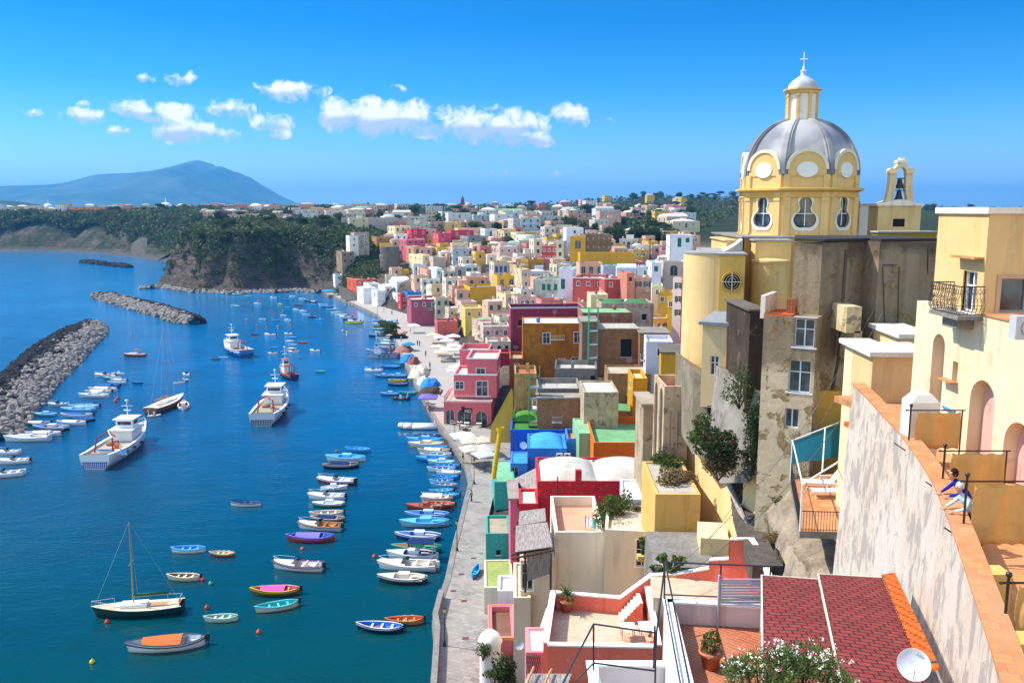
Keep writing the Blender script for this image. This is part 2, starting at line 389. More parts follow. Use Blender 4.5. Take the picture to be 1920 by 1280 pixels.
def hz(x, y):
 fx = (x+760)/4; fy = (y-8)/4; i = int(fx); j = int(fy)
 if i < 0 or j < 0 or i >= len(_hx)-1 or j >= len(_hy)-1: return float(height([x], [y])[0])
 a = fx-i; b = fy-j
 return float((_HZ[j, i]*(1-a)+_HZ[j, i+1]*a)*(1-b)+(_HZ[j+1, i]*(1-a)+_HZ[j+1, i+1]*a)*b)
def land_grid(x0, x1, y0, y1, step):
 xs = np.arange(x0, x1+step*.5, step); ys = np.arange(y0, y1+step*.5, step)
 X, Y = np.meshgrid(xs, ys); Z = height(X.ravel(), Y.ravel()).reshape(X.shape); return X, Y, Z
def grid_obj(name, xs, ys, fn, mat, cull=None, smooth=True):
 X, Y = np.meshgrid(xs, ys); Z = fn(X.ravel(), Y.ravel()).reshape(X.shape)
 nx, ny = len(xs), len(ys); v = np.stack([X.ravel(), Y.ravel(), Z.ravel()], 1)
 i = np.arange(nx-1); j = np.arange(ny-1); I, J = np.meshgrid(i, j); a = (J*nx+I).ravel()
 q = np.stack([a, a+1, a+nx+1, a+nx], 1)
 if cull is not None:
  zc = v[q, 2].max(1); q = q[zc > cull]
 me = bpy.data.meshes.new(name); me.from_pydata(v.tolist(), [], q.tolist()); me.materials.append(mat)
 me.polygons.foreach_set('use_smooth', [smooth]*len(me.polygons)); me.update()
 return mobj(name, me)
def nonuni(a, b, fine0, fine1, fs, cs):
 o = []; v = a
 while v < b:
  o.append(v)
  s = fs if fine0 <= v < fine1 else fs+(cs-fs)*min(1, min(abs(v-fine0), abs(v-fine1))/abs((b-a)*.25))
  v += s
 o.append(b); return np.array(o)
def m_land():
 t = NT('hillside'); p = t.pos(); g = t.n('ShaderNodeNewGeometry').outputs['Normal']
 nzc = t.n('ShaderNodeSeparateXYZ', {0: g}).outputs[2]; pz = t.n('ShaderNodeSeparateXYZ', {0: p}).outputs[2]
 n = t.noise(.08, 8, .65, p); n2 = t.noise(.7, 8, .7, p)
 pr = t.mapping(p, (.15, .15, 1.1)); strat = t.noise(.5, 6, .65, pr)
 rock = t.mix(t.ramp(strat, [(.35, 0), (.65, 1)]), (.07, .057, .047), (.21, .165, .13))
 rock = t.mix(t.ramp(n2, [(.45, 0), (.8, .8)]), rock, (.045, .038, .033))
 green = t.mix(t.ramp(n2, [(.35, 0), (.65, 1)]), (.02, .034, .012), (.055, .068, .026))
 near = t.ramp(t.math('MULTIPLY', t.n('ShaderNodeSeparateXYZ', {0: p}).outputs[1], .002), [(.78, 1), (.9, 0)])
 green = t.mix(near, green, t.mix(t.ramp(n2, [(.35, 0), (.65, 1)]), (.13, .105, .065), (.34, .27, .19)))
 k = t.ramp(t.math('ADD', nzc, t.math('MULTIPLY', t.math('SUBTRACT', n, .5), .8)), [(.74, 0), (.93, 1)])
 c = t.mix(k, rock, green)
 c = t.mix(t.ramp(t.math('MULTIPLY', pz, .1), [(.12, 1), (.5, 0)]), c, (.13, .11, .09))
 hb = t.math('ADD', t.math('MULTIPLY', t.noise(.16, 8, .7, p, dist=.8), 5), t.math('ADD', n2, t.math('MULTIPLY', strat, 2)))
 return t.out(c, .95, t.bump(hb, 1.0, 1.0), spec=.1)
HILL = m_land()
hill1 = grid_obj('hillside_ground', nonuni(-700, 520, -170, 90, 3.2, 22), nonuni(12, 760, 40, 540, 3.4, 16), height, HILL, cull=-3.4)
tag(hill1, 'earth and tufa hillside under the town and its cliffs', kind='structure')
def height_far(x, y): return height(x, y)-.8
hill2 = grid_obj('distant_hills', np.arange(-2600, 2400, 24.0), np.arange(716, 2900, 24.0), height_far, HILL, cull=-3.4)
tag(hill2, 'plateau of the island beyond the harbour', kind='structure')
def m_water():
 t = NT('sea_water'); p = t.pos(); s = t.n('ShaderNodeSeparateXYZ', {0: p})
 y = s.outputs[1]; x = s.outputs[0]
 n = t.noise(.012, 4, .55, p); n2 = t.noise(.08, 5, .6, p)
 d = t.math('ADD', y, t.math('MULTIPLY', t.math('SUBTRACT', n, .5), 60))
 sh = t.ramp(t.math('MULTIPLY', d, .002), [(.11, (.0, .045, .040)), (.19, (.0, .044, .062)), (.28, (.0, .062, .135)), (.45, (.0, .085, .21)), (.8, (.0, .15, .34))])
 weed = t.ramp(n2, [(.48, 0), (.62, 1)])
 c = t.mix(t.math('MULTIPLY', weed, .35), sh, t.mix(1.0, sh, (.4, .6, .65), 'MULTIPLY'))
 v1 = t.mapping(p, (.55, 1.0, 1), (0, 0, .5)); w1 = t.noise(1.4, 6, .62, v1)
 w2 = t.noise(.28, 4, .55, t.mapping(p, (.5, 1, 1), (0, 0, -.25)))
 w3 = t.noise(.02, 3, .5, p)
 h = t.math('ADD', t.math('MULTIPLY', w1, .34), t.math('MULTIPLY', w2, .8))
 calm = t.ramp(w3, [(.35, .35), (.65, 1.0)])
 openw = t.ramp(t.math('MULTIPLY', t.math('ADD', t.math('MULTIPLY', x, -1.0), t.math('MULTIPLY', y, -.22)), .01), [(.0, .45), (.9, 1.5)])
 st = t.math('MULTIPLY', t.math('MULTIPLY', calm, openw), .62)
 b = t.n('ShaderNodeBump', {'Height': h, 'Distance': .95, 'Strength': st}).outputs[0]
 bs = t.n('ShaderNodeBsdfPrincipled', {'Base Color': c, 'Roughness': .09, 'IOR': 1.333, 'Specular IOR Level': .5, 'Normal': b})
 t.n('ShaderNodeOutputMaterial', {'Surface': bs}); return t.mat
sea = MB().poly([(-18000,-500,0),(18000,-500,0),(18000,20000,0),(-18000,20000,0)]).build('sea_water', m_water())
tag(sea, 'deep blue harbour water and open sea', kind='structure')
def prof_fn(pts, Y):
 xs = np.array([(px-960)/F*Y/cp*1.0 for px, py in pts]); zs = np.array([P(px, py, Y).z for px, py in pts])
 return xs, zs
def island(name, pts, Y, width, mat, label, seed=1, step=34):
 xs, zs = prof_fn(pts, Y)
 ux = np.arange(xs[0], xs[-1]+step, step); uy = np.arange(-width, width+step, step)
 def fn(x, y):
  top = np.interp(x, xs, zs, left=-30, right=-30)
  dy = (y-Y)/width
  fall = np.where(dy < 0, 1-np.abs(dy)**1.15, 1-np.abs(dy)**1.5)
  rid = noise2(x/520, y/380, seed)*.2*np.clip(np.abs(dy)*3, 0, 1)*(1-np.abs(dy)) + noise2(x/170, y/150, seed+1)*.035*np.clip(np.abs(dy)*3, 0, 1)
  return (top+30)*np.clip(fall+rid, 0, 1)-30
 o = grid_obj(name, ux, uy+Y, fn, mat, cull=-25); tag(o, label, kind='structure'); return o
def m_far():
 t = NT('distant_slopes'); p = t.pos()
 n = t.noise(.0022, 8, .65, p); n2 = t.noise(.012, 5, .7, p)
 c = t.mix(t.ramp(n, [(.4, 0), (.62, 1)]), (.03, .07, .05), (.09, .13, .10))
 c = t.mix(t.ramp(n2, [(.62, 0), (.7, .5)]), c, (.26, .23, .20))
 return t.out(c, 1, spec=0)
FARM = m_far()
island('distant_mountain', [(-330,393),(-180,378),(-60,366),(0,356),(28,349),(60,348),(120,346),(165,342),(185,338),(200,333),(225,326),(260,325),(300,321),(330,315),(352,309),(372,303),(385,300),(394,300),(402,305),(420,313),(428,311),(440,315),(452,323),(470,334),(488,345),(505,357),(520,367),(535,375),(560,380),(600,388),(640,394)], 9000, 2600, FARM, 'hazy blue volcanic mountain across the sea', 4)
island('distant_headland', [(-420,385),(-200,374),(-60,373),(0,374),(30,376),(55,377),(80,381),(110,386),(150,392)], 2900, 420, HILL, 'low dark wooded headland left of the mountain', 8, 26)
hzm = bpy.data.materials.new('haze_air'); hzm.use_nodes = True; ht = hzm.node_tree; ht.nodes.clear()
pv = ht.nodes.new('ShaderNodeVolumePrincipled'); pv.inputs['Density'].default_value = 1.0e-4
pv.inputs['Color'].default_value = (.12, .50, 1.0, 1); pv.inputs['Anisotropy'].default_value = .2
ho = ht.nodes.new('ShaderNodeOutputMaterial'); ht.links.new(pv.outputs[0], ho.inputs['Volume'])
if USE_HAZE:
 hz_o = MB().box(-19000, 19000, -600, 21000, -32, 560).build('haze', hzm); tag(hz_o, 'pale blue sea air', kind='stuff')
WCACHE = {}
GREEN = '#1d6a52'; BLUE = '#2b5fb0'
def arch_pts(w, h, n=8):
 r = w/2; return [(-r, 0)]+[(-r*math.cos(PI*i/n), h-r+r*math.sin(PI*i/n)) for i in range(n+1)]+[(r, 0)]
def window_parts(w, h, st, small):
 """meshes in local coords: x across, z up from the sill, y negative is outwards; origin at the sill centre on the wall face"""
 key = (round(w, 1), round(h, 1), st, small)
 if key in WCACHE: return WCACHE[key]
 out = []
 a = .055
 fr = MB(); pn = MB(); x0, x1 = -w/2, w/2
 if st in 'aA':
  pts = arch_pts(w, h); pn.poly([(x, .16, z) for x, z in pts])
  for i in range(1, len(pts)-2):
   fr.tube((pts[i][0], .1, pts[i][1]), (pts[i+1][0], .1, pts[i+1][1]), .05, n=4)
  fr.box(-.03, .03, .08, .13, 0, h-.06); fr.box(x0, x0+.07, .08, .13, 0, h-w/2); fr.box(x1-.07, x1, .08, .13, 0, h-w/2)
 elif st == 'd':
  pn.poly([(x0, .17, 0), (x1, .17, 0), (x1, .17, h), (x0, .17, h)]); fr.box(x0-.08, x1+.08, -.07, .1, -.09, 0)
 else:
  pn.poly([(x0, .13, 0), (x1, .13, 0), (x1, .13, h), (x0, .13, h)])
  for b in ((x0, x0+a, 0, h), (x1-a, x1, 0, h), (x0+a, x1-a, h-a, h), (x0+a, x1-a, 0, a), (-.035, .035, a, h-a)): fr.box(b[0], b[1], .06, .125, b[2], b[3])
  if h > 1.3: fr.box(x0+a, x1-a, .07, .12, h*.62, h*.62+.05)
  if st in 'wB':       # surround band
   e = .11
   for b in ((x0-e, x0, -.0, h+e), (x1, x1+e, 0, h+e), (x0, x1, h, h+e)): fr.box(b[0], b[1], -.035, .02, b[2], b[3])
   fr.box(x0-e-.05, x1+e+.05, -.14, .03, -.08, 0)
 if small:
  for q in (pn,): 
   b = len(fr.v); fr.v += q.v
   for f in q.f: fr.f.append(tuple(i+b for i in f)); fr.m.append(1); fr.smooth.append(False)
  out.append(('window', fr.mesh('window', [PAINT, GLASS if st != 'd' else DARK]), None))
 else:
  out.append(('window', fr.mesh('window', PAINT), None)); out.append(('pane', pn.mesh('pane', GLASS if st != 'd' else DARK), 0))
 if st in 'gGbn':          # shutters
  sh = MB()
  for a_, b_ in (((x0-.02, -.005), (.005, x1+.02)) if st in 'gb' else ((x0-w/2, x0-.01), (x1+.01, x1+w/2))):
   sh = MB(); sh.box(a_, b_, -.055, -.005, 0, h); out.append(('shutter', sh.mesh('shutter', SHUT), 0))
 WCACHE[key] = out; return out
def put_window(parent, u, v, w, h, st, side, W, D, small, fc='#e8e6e0', sc=None):
 """side f front (-Y), l left (-X), r right (+X)"""
 if side == 'f': loc = (u, 0, v); rz = 0
 elif side == 'l': loc = (0, u, v); rz = -PI/2
 else: loc = (W, u, v); rz = PI/2
 ob = None
 for nm, me, par in window_parts(w, h, st, small):
  if par is None: ob = mobj(nm, me, parent, fc, loc=loc, rot=(0, 0, rz))
  else: mobj(nm, me, ob, (sc or (BLUE if st == 'b' else '#8a6a48' if st == 'n' else GREEN)) if nm == 'shutter' else fc)
 return ob
def wall_holes(mb, L, z0, z1, holes, fn, depth=.28):
 """wall from u=0..L, z0..z1 with openings (u0,u1,v0,v1,arch); fn(u, w, z)->point, w = depth inwards"""
 xs = sorted(set([0, L]+[a for h in holes for a in h[:2]])); zs = sorted(set([z0, z1]+[a for h in holes for a in h[2:4]]))
 for i in range(len(xs)-1):
  for j in range(len(zs)-1):
   cx = (xs[i]+xs[i+1])/2; cz = (zs[j]+zs[j+1])/2
   if any(h[0] < cx < h[1] and h[2] < cz < h[3] for h in holes): continue
   mb.poly([fn(xs[i], 0, zs[j]), fn(xs[i+1], 0, zs[j]), fn(xs[i+1], 0, zs[j+1]), fn(xs[i], 0, zs[j+1])])
 for h in holes:
  a, b, c, d = h[:4]
  if len(h) > 4 and h[4]:
   pts = arch_pts(b-a, d-c, 10); m = (a+b)/2; P2 = [(m+x, c+z) for x, z in pts]; k = len(P2)
   for i in range(k-1): mb.poly([fn(P2[i][0], 0, P2[i][1]), fn(P2[i+1][0], 0, P2[i+1][1]), fn(P2[i+1][0], depth, P2[i+1][1]), fn(P2[i][0], depth, P2[i][1])])
   for i in range(1, k-2):
    cor = (a, d) if (P2[i][0]+P2[i+1][0])/2 < m else (b, d)
    mb.poly([fn(*(cor[0], 0, cor[1])), fn(P2[i+1][0], 0, P2[i+1][1]), fn(P2[i][0], 0, P2[i][1])])
  else:
   for p, q in (((a, c), (b, c)), ((b, c), (b, d)), ((b, d), (a, d)), ((a, d), (a, c))):
    mb.poly([fn(p[0], 0, p[1]), fn(q[0], 0, q[1]), fn(q[0], depth, q[1]), fn(p[0], depth, p[1])])
def dome_pts(mb, x0, x1, y0, y1, z, h, n=10, pw=2.2):
 ax, ay = (x1-x0)/2, (y1-y0)/2; cx, cy = (x0+x1)/2, (y0+y1)/2
 b = len(mb.v); pts = []
 for j in range(n+1):
  for i in range(n+1):
   u = -1+2*i/n; v = -1+2*j/n
   k = max(0, (1-abs(u)**pw))*max(0, (1-abs(v)**pw))
   pts.append((cx+ax*u, cy+ay*v, z+h*k**.62))
 mb._a(pts); s = mb.sm; mb.sm = True
 for j in range(n):
  for i in range(n):
   a = b+j*(n+1)+i; mb.face((a, a+1, a+n+2, a+n+1))
 mb.sm = s
def vault(mb, x0, x1, y0, y1, z, h, axis='x', n=10):
 s = mb.sm; mb.sm = True; pr = []
 for i in range(n+1):
  a = PI*i/n; pr.append((-math.cos(a), math.sin(a)))
 def pt(t, e):
  if axis == 'x': return (x0+(x1-x0)*e, (y0+y1)/2+(y1-y0)/2*t[0], z+h*t[1])
  return ((x0+x1)/2+(x1-x0)/2*t[0], y0+(y1-y0)*e, z+h*t[1])
 for i in range(n): mb.poly([pt(pr[i], 0), pt(pr[i+1], 0), pt(pr[i+1], 1), pt(pr[i], 1)])
 mb.sm = s; mb.poly([pt(p, 0) for p in pr]); mb.poly([pt(p, 1) for p in pr][::-1])
def railing(name, pts, h, parent, color='#3a3a3c', step=.14, r=.012, posts=True, loc=None):
 mb = MB()
 for a, b in zip(pts[:-1], pts[1:]):
  a = Vector(a); b = Vector(b); L = (b-a).length; up = Vector((0, 0, h))
  mb.tube(a+up, b+up, r*1.8, n=4); mb.tube(a+Vector((0, 0, .08)), b+Vector((0, 0, .08)), r*1.3, n=4)
  k = max(1, int(L/step))
  for i in range(k+1):
   p = a+(b-a)*i/k; mb.tube(p, p+up, r*(1.8 if i in (0, k) else 1), n=4, cap=False)
 return mb.build(name, METAL, parent, color, loc=loc)
HOUSES = []
def solve_Y(px, py, h, y0=60, y1=1500):
 Y = y0
 while Y < y1:
  p = P(px, py, Y)
  if p.z-hz(p.x, p.y) <= h: return Y
  Y *= 1.012
 return y1
def house(px0, px1, py, Y=None, h=None, dep=8, yaw=12, col='#d8cdb8', roof='#b9b2a2', kind='flat', front='', left='', right='', base=None, par=.7,
    label=None, cat='house', name='house', mat=None, trim=None, windows=(), lw=(), rw=(), sc=None, fc='#e8e6e0', group=None, small=None, rot_chk=True, extra=True, w=None, filler=False):
 """front-left top corner at pixel (px0, py); right end at column px1"""
 if Y is None: Y = solve_Y(px0, py, h)
 A = P(px0, py, Y); th = math.radians(yaw); dx, dy = math.cos(th), math.sin(th)
 if w is None:
  lo, hi = .1, 400
  for _ in range(40):
   m = (lo+hi)/2
   q = proj((A.x+dx*m, A.y+dy*m, A.z))
   if q[0] < px1 and q[2] > 0: lo = m
   else: hi = m
  w = lo
 gz = min(hz(A.x+dx*a-dy*b, A.y+dy*a+dx*b) for a, b in ((0, 0), (w, 0), (w, dep), (0, dep), (w/2, dep/2)))-.6
 if base is not None: gz = base
 gz = min(gz, A.z-2.4); H = A.z-gz
 o = empty(name, (A.x, A.y, gz), th, label, cat, group)
 scale = F/max(1, proj(A)[2])
 small = (scale < 7) if small is None else small
 if mat is None: mat = PLASTER
 def layout(spec, L, sd):
  res = []
  if not spec: return res
  for item in spec.split():            # e.g. 3g2 : 3 columns, style, rows ; optional @ start offset
   n = int(item[0]); st = item[1]; rows = int(item[2]) if len(item) > 2 else 1
   ww, wh = {'g': (1.0, 1.5), 'G': (.9, 1.4), 'w': (.9, 1.3), 'd': (.8, 1.1), 'b': (1.0, 1.9), 'B': (1.0, 1.4), 'n': (.9, 1.3), 'a': (1.5, 2.6), 'A': (2.4, 3.2), 's': (.5, .6), 'D': (1.0, 2.1)}[st]
   n = max(1, min(n, int(L/(ww*1.7)) or 1))
   fh = 3.1
   for r in range(rows):
    top = H-.7-par*.6-r*fh
    v = top-wh
    if v < .2: break
    for k in range(n):
     u = L*(k+.5)/n+rnd.uniform(-.15, .15)*min(1, L/n*.3)
     if u-ww/2 < .25 or u+ww/2 > L-.25: continue
     res.append((u, v, ww, wh, st if st != 'D' else 'w', sd))
  return res
 W_ = layout(front, w, 'f')+layout(left, dep, 'l')+layout(right, dep, 'r')
 for (u, v, ww, wh, st) in windows: W_.append((u*w, v if v >= 0 else H+v, ww, wh, st, 'f'))
 for (u, v, ww, wh, st) in lw: W_.append((u*dep, v if v >= 0 else H+v, ww, wh, st, 'l'))
 for (u, v, ww, wh, st) in rw: W_.append((u*dep, v if v >= 0 else H+v, ww, wh, st, 'r'))
 mb = MB()
 def holes(sd):
  r = []
  for (u, v, ww, wh, st, s) in W_:
   if s == sd:
    x = (u-ww/2, u+ww/2, max(.02, v), min(v+wh, H-.12), st in 'aA')
    if all(x[1] <= q[0] or x[0] >= q[1] or x[3] <= q[2] or x[2] >= q[3] for q in r): r.append(x)
  return r
 hf, hl, hr = holes('f'), holes('l'), holes('r')
 wall_holes(mb, w, 0, H, hf, lambda u, d, z: (u, d, z))
 wall_holes(mb, dep, 0, H, hl, lambda u, d, z: (d, u, z))
 wall_holes(mb, dep, 0, H, hr, lambda u, d, z: (w-d, u, z))
 mb.poly([(w, dep, 0), (0, dep, 0), (0, dep, H), (w, dep, H)])
 tk = .24; rz = H-par if kind in ('flat', 'dome', 'domes', 'vault', 'terrace') else H
 if kind in ('flat', 'dome', 'domes', 'vault', 'terrace'):
  for a, b, c, d in ((0, w, 0, tk), (0, w, dep-tk, dep), (0, tk, tk, dep-tk), (w-tk, w, tk, dep-tk)):
   mb.poly([(a, c, H), (b, c, H), (b, d, H), (a, d, H)])
  for p, q in (((tk, tk), (tk, dep-tk)), ((tk, dep-tk), (w-tk, dep-tk)), ((w-tk, dep-tk), (w-tk, tk)), ((w-tk, tk), (tk, tk))):
   mb.poly([(p[0], p[1], rz-.01), (q[0], q[1], rz-.01), (q[0], q[1], H), (p[0], p[1], H)])
 mb.build('wall', mat, o, col)
 for (u, v, ww, wh, st, s) in W_:
  x = u-ww/2
  if any(abs(q[0]-x) < .01 and abs(q[2]-max(.02, v)) < .01 for q in {'f': hf, 'l': hl, 'r': hr}[s]):
   put_window(o, u, v, ww, wh, st, s, w, dep, small, fc, sc)
 rb = MB()
 if kind in ('flat', 'terrace'): rb.box(tk, w-tk, tk, dep-tk, rz-.12, rz)
 elif kind == 'dome': rb.box(tk, w-tk, tk, dep-tk, rz-.12, rz); dome_pts(rb, tk+.2, w-tk-.2, tk+.2, dep-tk-.2, rz, min(w, dep)*.15+.25)
 elif kind == 'domes':
  rb.box(tk, w-tk, tk, dep-tk, rz-.12, rz); k = max(2, round(w/dep))
  for i in range(k): dome_pts(rb, tk+.1+(w-2*tk)*i/k, -.1+tk+(w-2*tk)*(i+1)/k, tk+.2, dep-tk-.2, rz, min(w/k, dep)*.15+.25)
 elif kind == 'vault': rb.box(tk, w-tk, tk, dep-tk, rz-.12, rz); vault(rb, tk+.1, w-tk-.1, tk+.1, dep-tk-.1, rz, dep*.22, 'x')
 elif kind == 'slab': rb.box(-.25, w+.25, -.3, dep+.25, H, H+.22)
 elif kind == 'gable':
  r = min(dep*.28, 2.2); rb.poly([(-.3, -.35, H-.02), (w+.3, -.35, H-.02), (w+.3, dep/2, H+r), (-.3, dep/2, H+r)]); rb.poly([(w+.3, dep+.35, H-.02), (-.3, dep+.35, H-.02), (-.3, dep/2, H+r), (w+.3, dep/2, H+r)])
  rb.poly([(0, 0, H), (0, dep, H), (0, dep/2, H+r)]); rb.poly([(w, 0, H), (w, dep, H), (w, dep/2, H+r)])
 rb.build('roof', ROOF if kind != 'gable' else TILES, o, roof)
 if trim:
  tb = MB(); e = .12
  for a, b, c, d in ((-e, w+e, -e, 0), (-e, w+e, dep, dep+e), (-e, 0, 0, dep), (w, w+e, 0, dep)): tb.box(a, b, c, d, H-.22, H+.06)
  tb.build('cornice', PAINT, o, trim)
 if extra:
  if rnd.random() < .35:
   c = MB(); cx, cy = w*rnd.uniform(.15, .85), dep*rnd.uniform(.3, .85); c.box(cx-.28, cx+.28, cy-.25, cy+.25, rz, H+rnd.uniform(.5, 1.1)); c.build('chimney', PLASTER, o, col)
  if filler and rnd.random() < .25 and w > 6:
   c = MB(); cx, cy = w*rnd.uniform(.3, .7), dep*rnd.uniform(.5, .8); ww = rnd.uniform(1.2, 1.9); c.box(cx-ww, cx+ww, cy-1.1, min(cy+1.3, dep-.1), rz+.005, rz+2.2)
   c.box(cx-ww-.12, cx+ww+.12, cy-1.22, min(cy+1.4, dep-.05), rz+2.2, rz+2.34); c.build('stair_tower', PLASTER, o, col)
  if scale > 3.2 and rnd.random() < .3:
   a = MB(); cx, cy = w*rnd.uniform(.2, .8), dep*rnd.uniform(.2, .8); a.tube((cx, cy, rz), (cx, cy, rz+2.6), .035, n=4)
   for q in range(4): a.tube((cx-.5, cy, rz+1.9+q*.17), (cx+.5, cy, rz+1.9+q*.17), .018, n=3)
   a.build('antenna', METAL, o, '#8f9092')
 if scale > 5 and H > 5 and w > 4.5 and kind != 'slab':
  for u_ in (.35, w-.3):
   if rnd.random() < .6: b_ = MB(); b_.tube((u_, -.07, .1), (u_, -.07, H-.5), .05, n=6); b_.tube((u_, -.07, H-.5), (u_, .1, H-.35), .05, n=6); b_.build('drainpipe', METAL, o, rnd.choice(['#8a6a4c', '#b0aaa0', '#6a5a4a']))
 if extra and 2.4 < scale < 12 and H > 4 and w > 4:
  for k_ in range(2):
   if rnd.random() < .55:
    sd_ = rnd.random() < .5; L_ = dep if sd_ else w; u0 = L_*rnd.uniform(.15, .5); u1 = min(L_-.2, u0+rnd.uniform(1.6, 3)); zb = H-par*.6-.7-3.1*rnd.choice((1, 1, 2))+.5
    if zb > 1.5:
     b_ = MB(); f_ = (lambda u, d, z: (-d, u, z)) if sd_ else (lambda u, d, z: (u, -d, z))
     for d0, d1, z0, z1, ua, ub in ((.003, .8, -.12, 0, u0, u1), (.74, .8, .85, .92, u0, u1), (.003, .74, .85, .92, u0, u0+.05), (.003, .74, .85, .92, u1-.05, u1)): p_, q2_ = f_(ua, d0, zb+z0), f_(ub, d1, zb+z1); b_.box(*sorted((p_[0], q2_[0])), *sorted((p_[1], q2_[1])), zb+z0, zb+z1)
     for i_ in range(9): u_ = u0+.03+(u1-u0-.06)*i_/8; p_ = f_(u_, .77, zb); b_.tube(p_, (p_[0], p_[1], zb+.86), .018, n=3, cap=False)
     b_.build('balcony', PLASTER, o, rnd.choice(['#d9d2c4', '#8a8680', '#c9c4ba']))
  if rnd.random() < .5:
   cx, cy = w*rnd.uniform(.2, .8), dep*rnd.uniform(.3, .8); b_ = MB(); b_.sm = True; b_.lathe([(.001, 0), (.42, 0), (.42, .8), (.3, .95), (.001, 1.0)], 10, (cx, cy, rz+.1)); b_.build('water_tank', PAINT, o, rnd.choice(['#3a6fae', '#c9c9c4', '#d9d9d6', '#8a5a3a']))
 HOUSES.append((o, A, w, dep, H, th)); o['_w'] = 0; del o['_w']
 return o, w, dep, H
def local(o, x, y, z):
 th = o.rotation_euler[2]; return Vector((o.location.x+math.cos(th)*x-math.sin(th)*y, o.location.y+math.sin(th)*x+math.cos(th)*y, o.location.z+z))
def m_tiles():
 t = NT('clay_roof_tiles'); v = t.obj(); c = t.ocol()
 w = t.n('ShaderNodeTexWave', {'Vector': v, 'Scale': 1.4}, bands_direction='X').outputs[0]
 n = t.noise(3, 5, .7, v)
 cc = t.mix(t.ramp(n, [(.3, 0), (.7, 1)]), t.mix(1.0, c, (1, .8, .65), 'MULTIPLY'), t.mix(1.0, c, (.6, .5, .45), 'MULTIPLY'))
 return t.out(t.mix(t.math('MULTIPLY', w, .4), cc, t.mix(1.0, cc, (.4, .35, .3), 'MULTIPLY')), .85, t.bump(w, .8, .08))
TILES = m_tiles()
def balcony(o, x0, x1, z, side='f', dep=1.0, W=0, color='#4a4a4c', slab='#c9c0ae'):
 sm = MB()
 if side == 'f': sm.box(x0, x1, -dep, -.003, z-.14, z); pts = [(x0+.05, -.02, z), (x0+.05, -dep+.05, z), (x1-.05, -dep+.05, z), (x1-.05, -.02, z)]
 else: sm.box(-dep, -.003, x0, x1, z-.14, z); pts = [(-.02, x0+.05, z), (-dep+.05, x0+.05, z), (-dep+.05, x1-.05, z), (-.02, x1-.05, z)]
 b = sm.build('balcony', PLASTER, o, slab); railing('railing', pts, 1.0, b, color); return b
def leaf_mesh(name, lobes, n, size, mat, seed=0, flat=.0):
 rs = np.random.RandomState(seed); L = len(lobes); wts = np.array([l[3]*l[4]*l[5] for l in lobes])**.67; wts /= wts.sum()
 k = rs.choice(L, n, p=wts); lb = np.array([l[:6] for l in lobes])[k]
 d = rs.normal(size=(n, 3)); d /= np.linalg.norm(d, axis=1)[:, None]
 r = rs.uniform(.55, 1.05, n)**.5
 cc = rs.normal(size=(max(8, n//25), 3)); cc /= np.linalg.norm(cc, axis=1)[:, None]
 c = cc[rs.randint(0, len(cc), n)]; d = d*.55+c*.75; d /= np.linalg.norm(d, axis=1)[:, None]
 ctr = lb[:, :3]+d*r[:, None]*lb[:, 3:6]
 ctr += rs.normal(size=(n, 3))*size*.35
 a = rs.normal(size=(n, 3)); a /= np.linalg.norm(a, axis=1)[:, None]
 b = np.cross(a, rs.normal(size=(n, 3))); b /= np.linalg.norm(b, axis=1)[:, None]
 s = (size*rs.uniform(.5, 1.2, n))[:, None]; a *= s; b *= s*.62
 v = np.stack([ctr-a, ctr-b*.9, ctr+a, ctr+b*.9], 1).reshape(-1, 3)
 me = bpy.data.meshes.new(name); me.vertices.add(n*4); me.vertices.foreach_set('co', v.ravel())
 me.loops.add(n*4); me.loops.foreach_set('vertex_index', np.arange(n*4, dtype=np.int32))
 me.polygons.add(n); me.polygons.foreach_set('loop_start', np.arange(0, n*4, 4, dtype=np.int32)); me.polygons.foreach_set('loop_total', np.full(n, 4, dtype=np.int32))
 me.materials.append(mat); me.update(calc_edges=True); me.validate(); return me
def trunk_mesh(h, r, limbs, lean=.0, seed=0, crown=(3, 3)):
 q = random.Random(seed); m = MB(); m.tube((0, 0, -1.2), (lean*h*.5, 0, h*.5), r, r*.75, 7); m.tube((lean*h*.5, 0, h*.5), (lean*h, 0, h), r*.75, r*.5, 7)
 for i in range(limbs):
  a = 2*PI*i/limbs+q.uniform(-.4, .4); z = h*q.uniform(.6, 1)
  e = (lean*h+math.cos(a)*crown[0]*.6, math.sin(a)*crown[0]*.6, h+crown[1]*q.uniform(.2, .7)); m.tube((lean*z, 0, z), e, r*.4, r*.12, 5)
 return m
TREES = {}
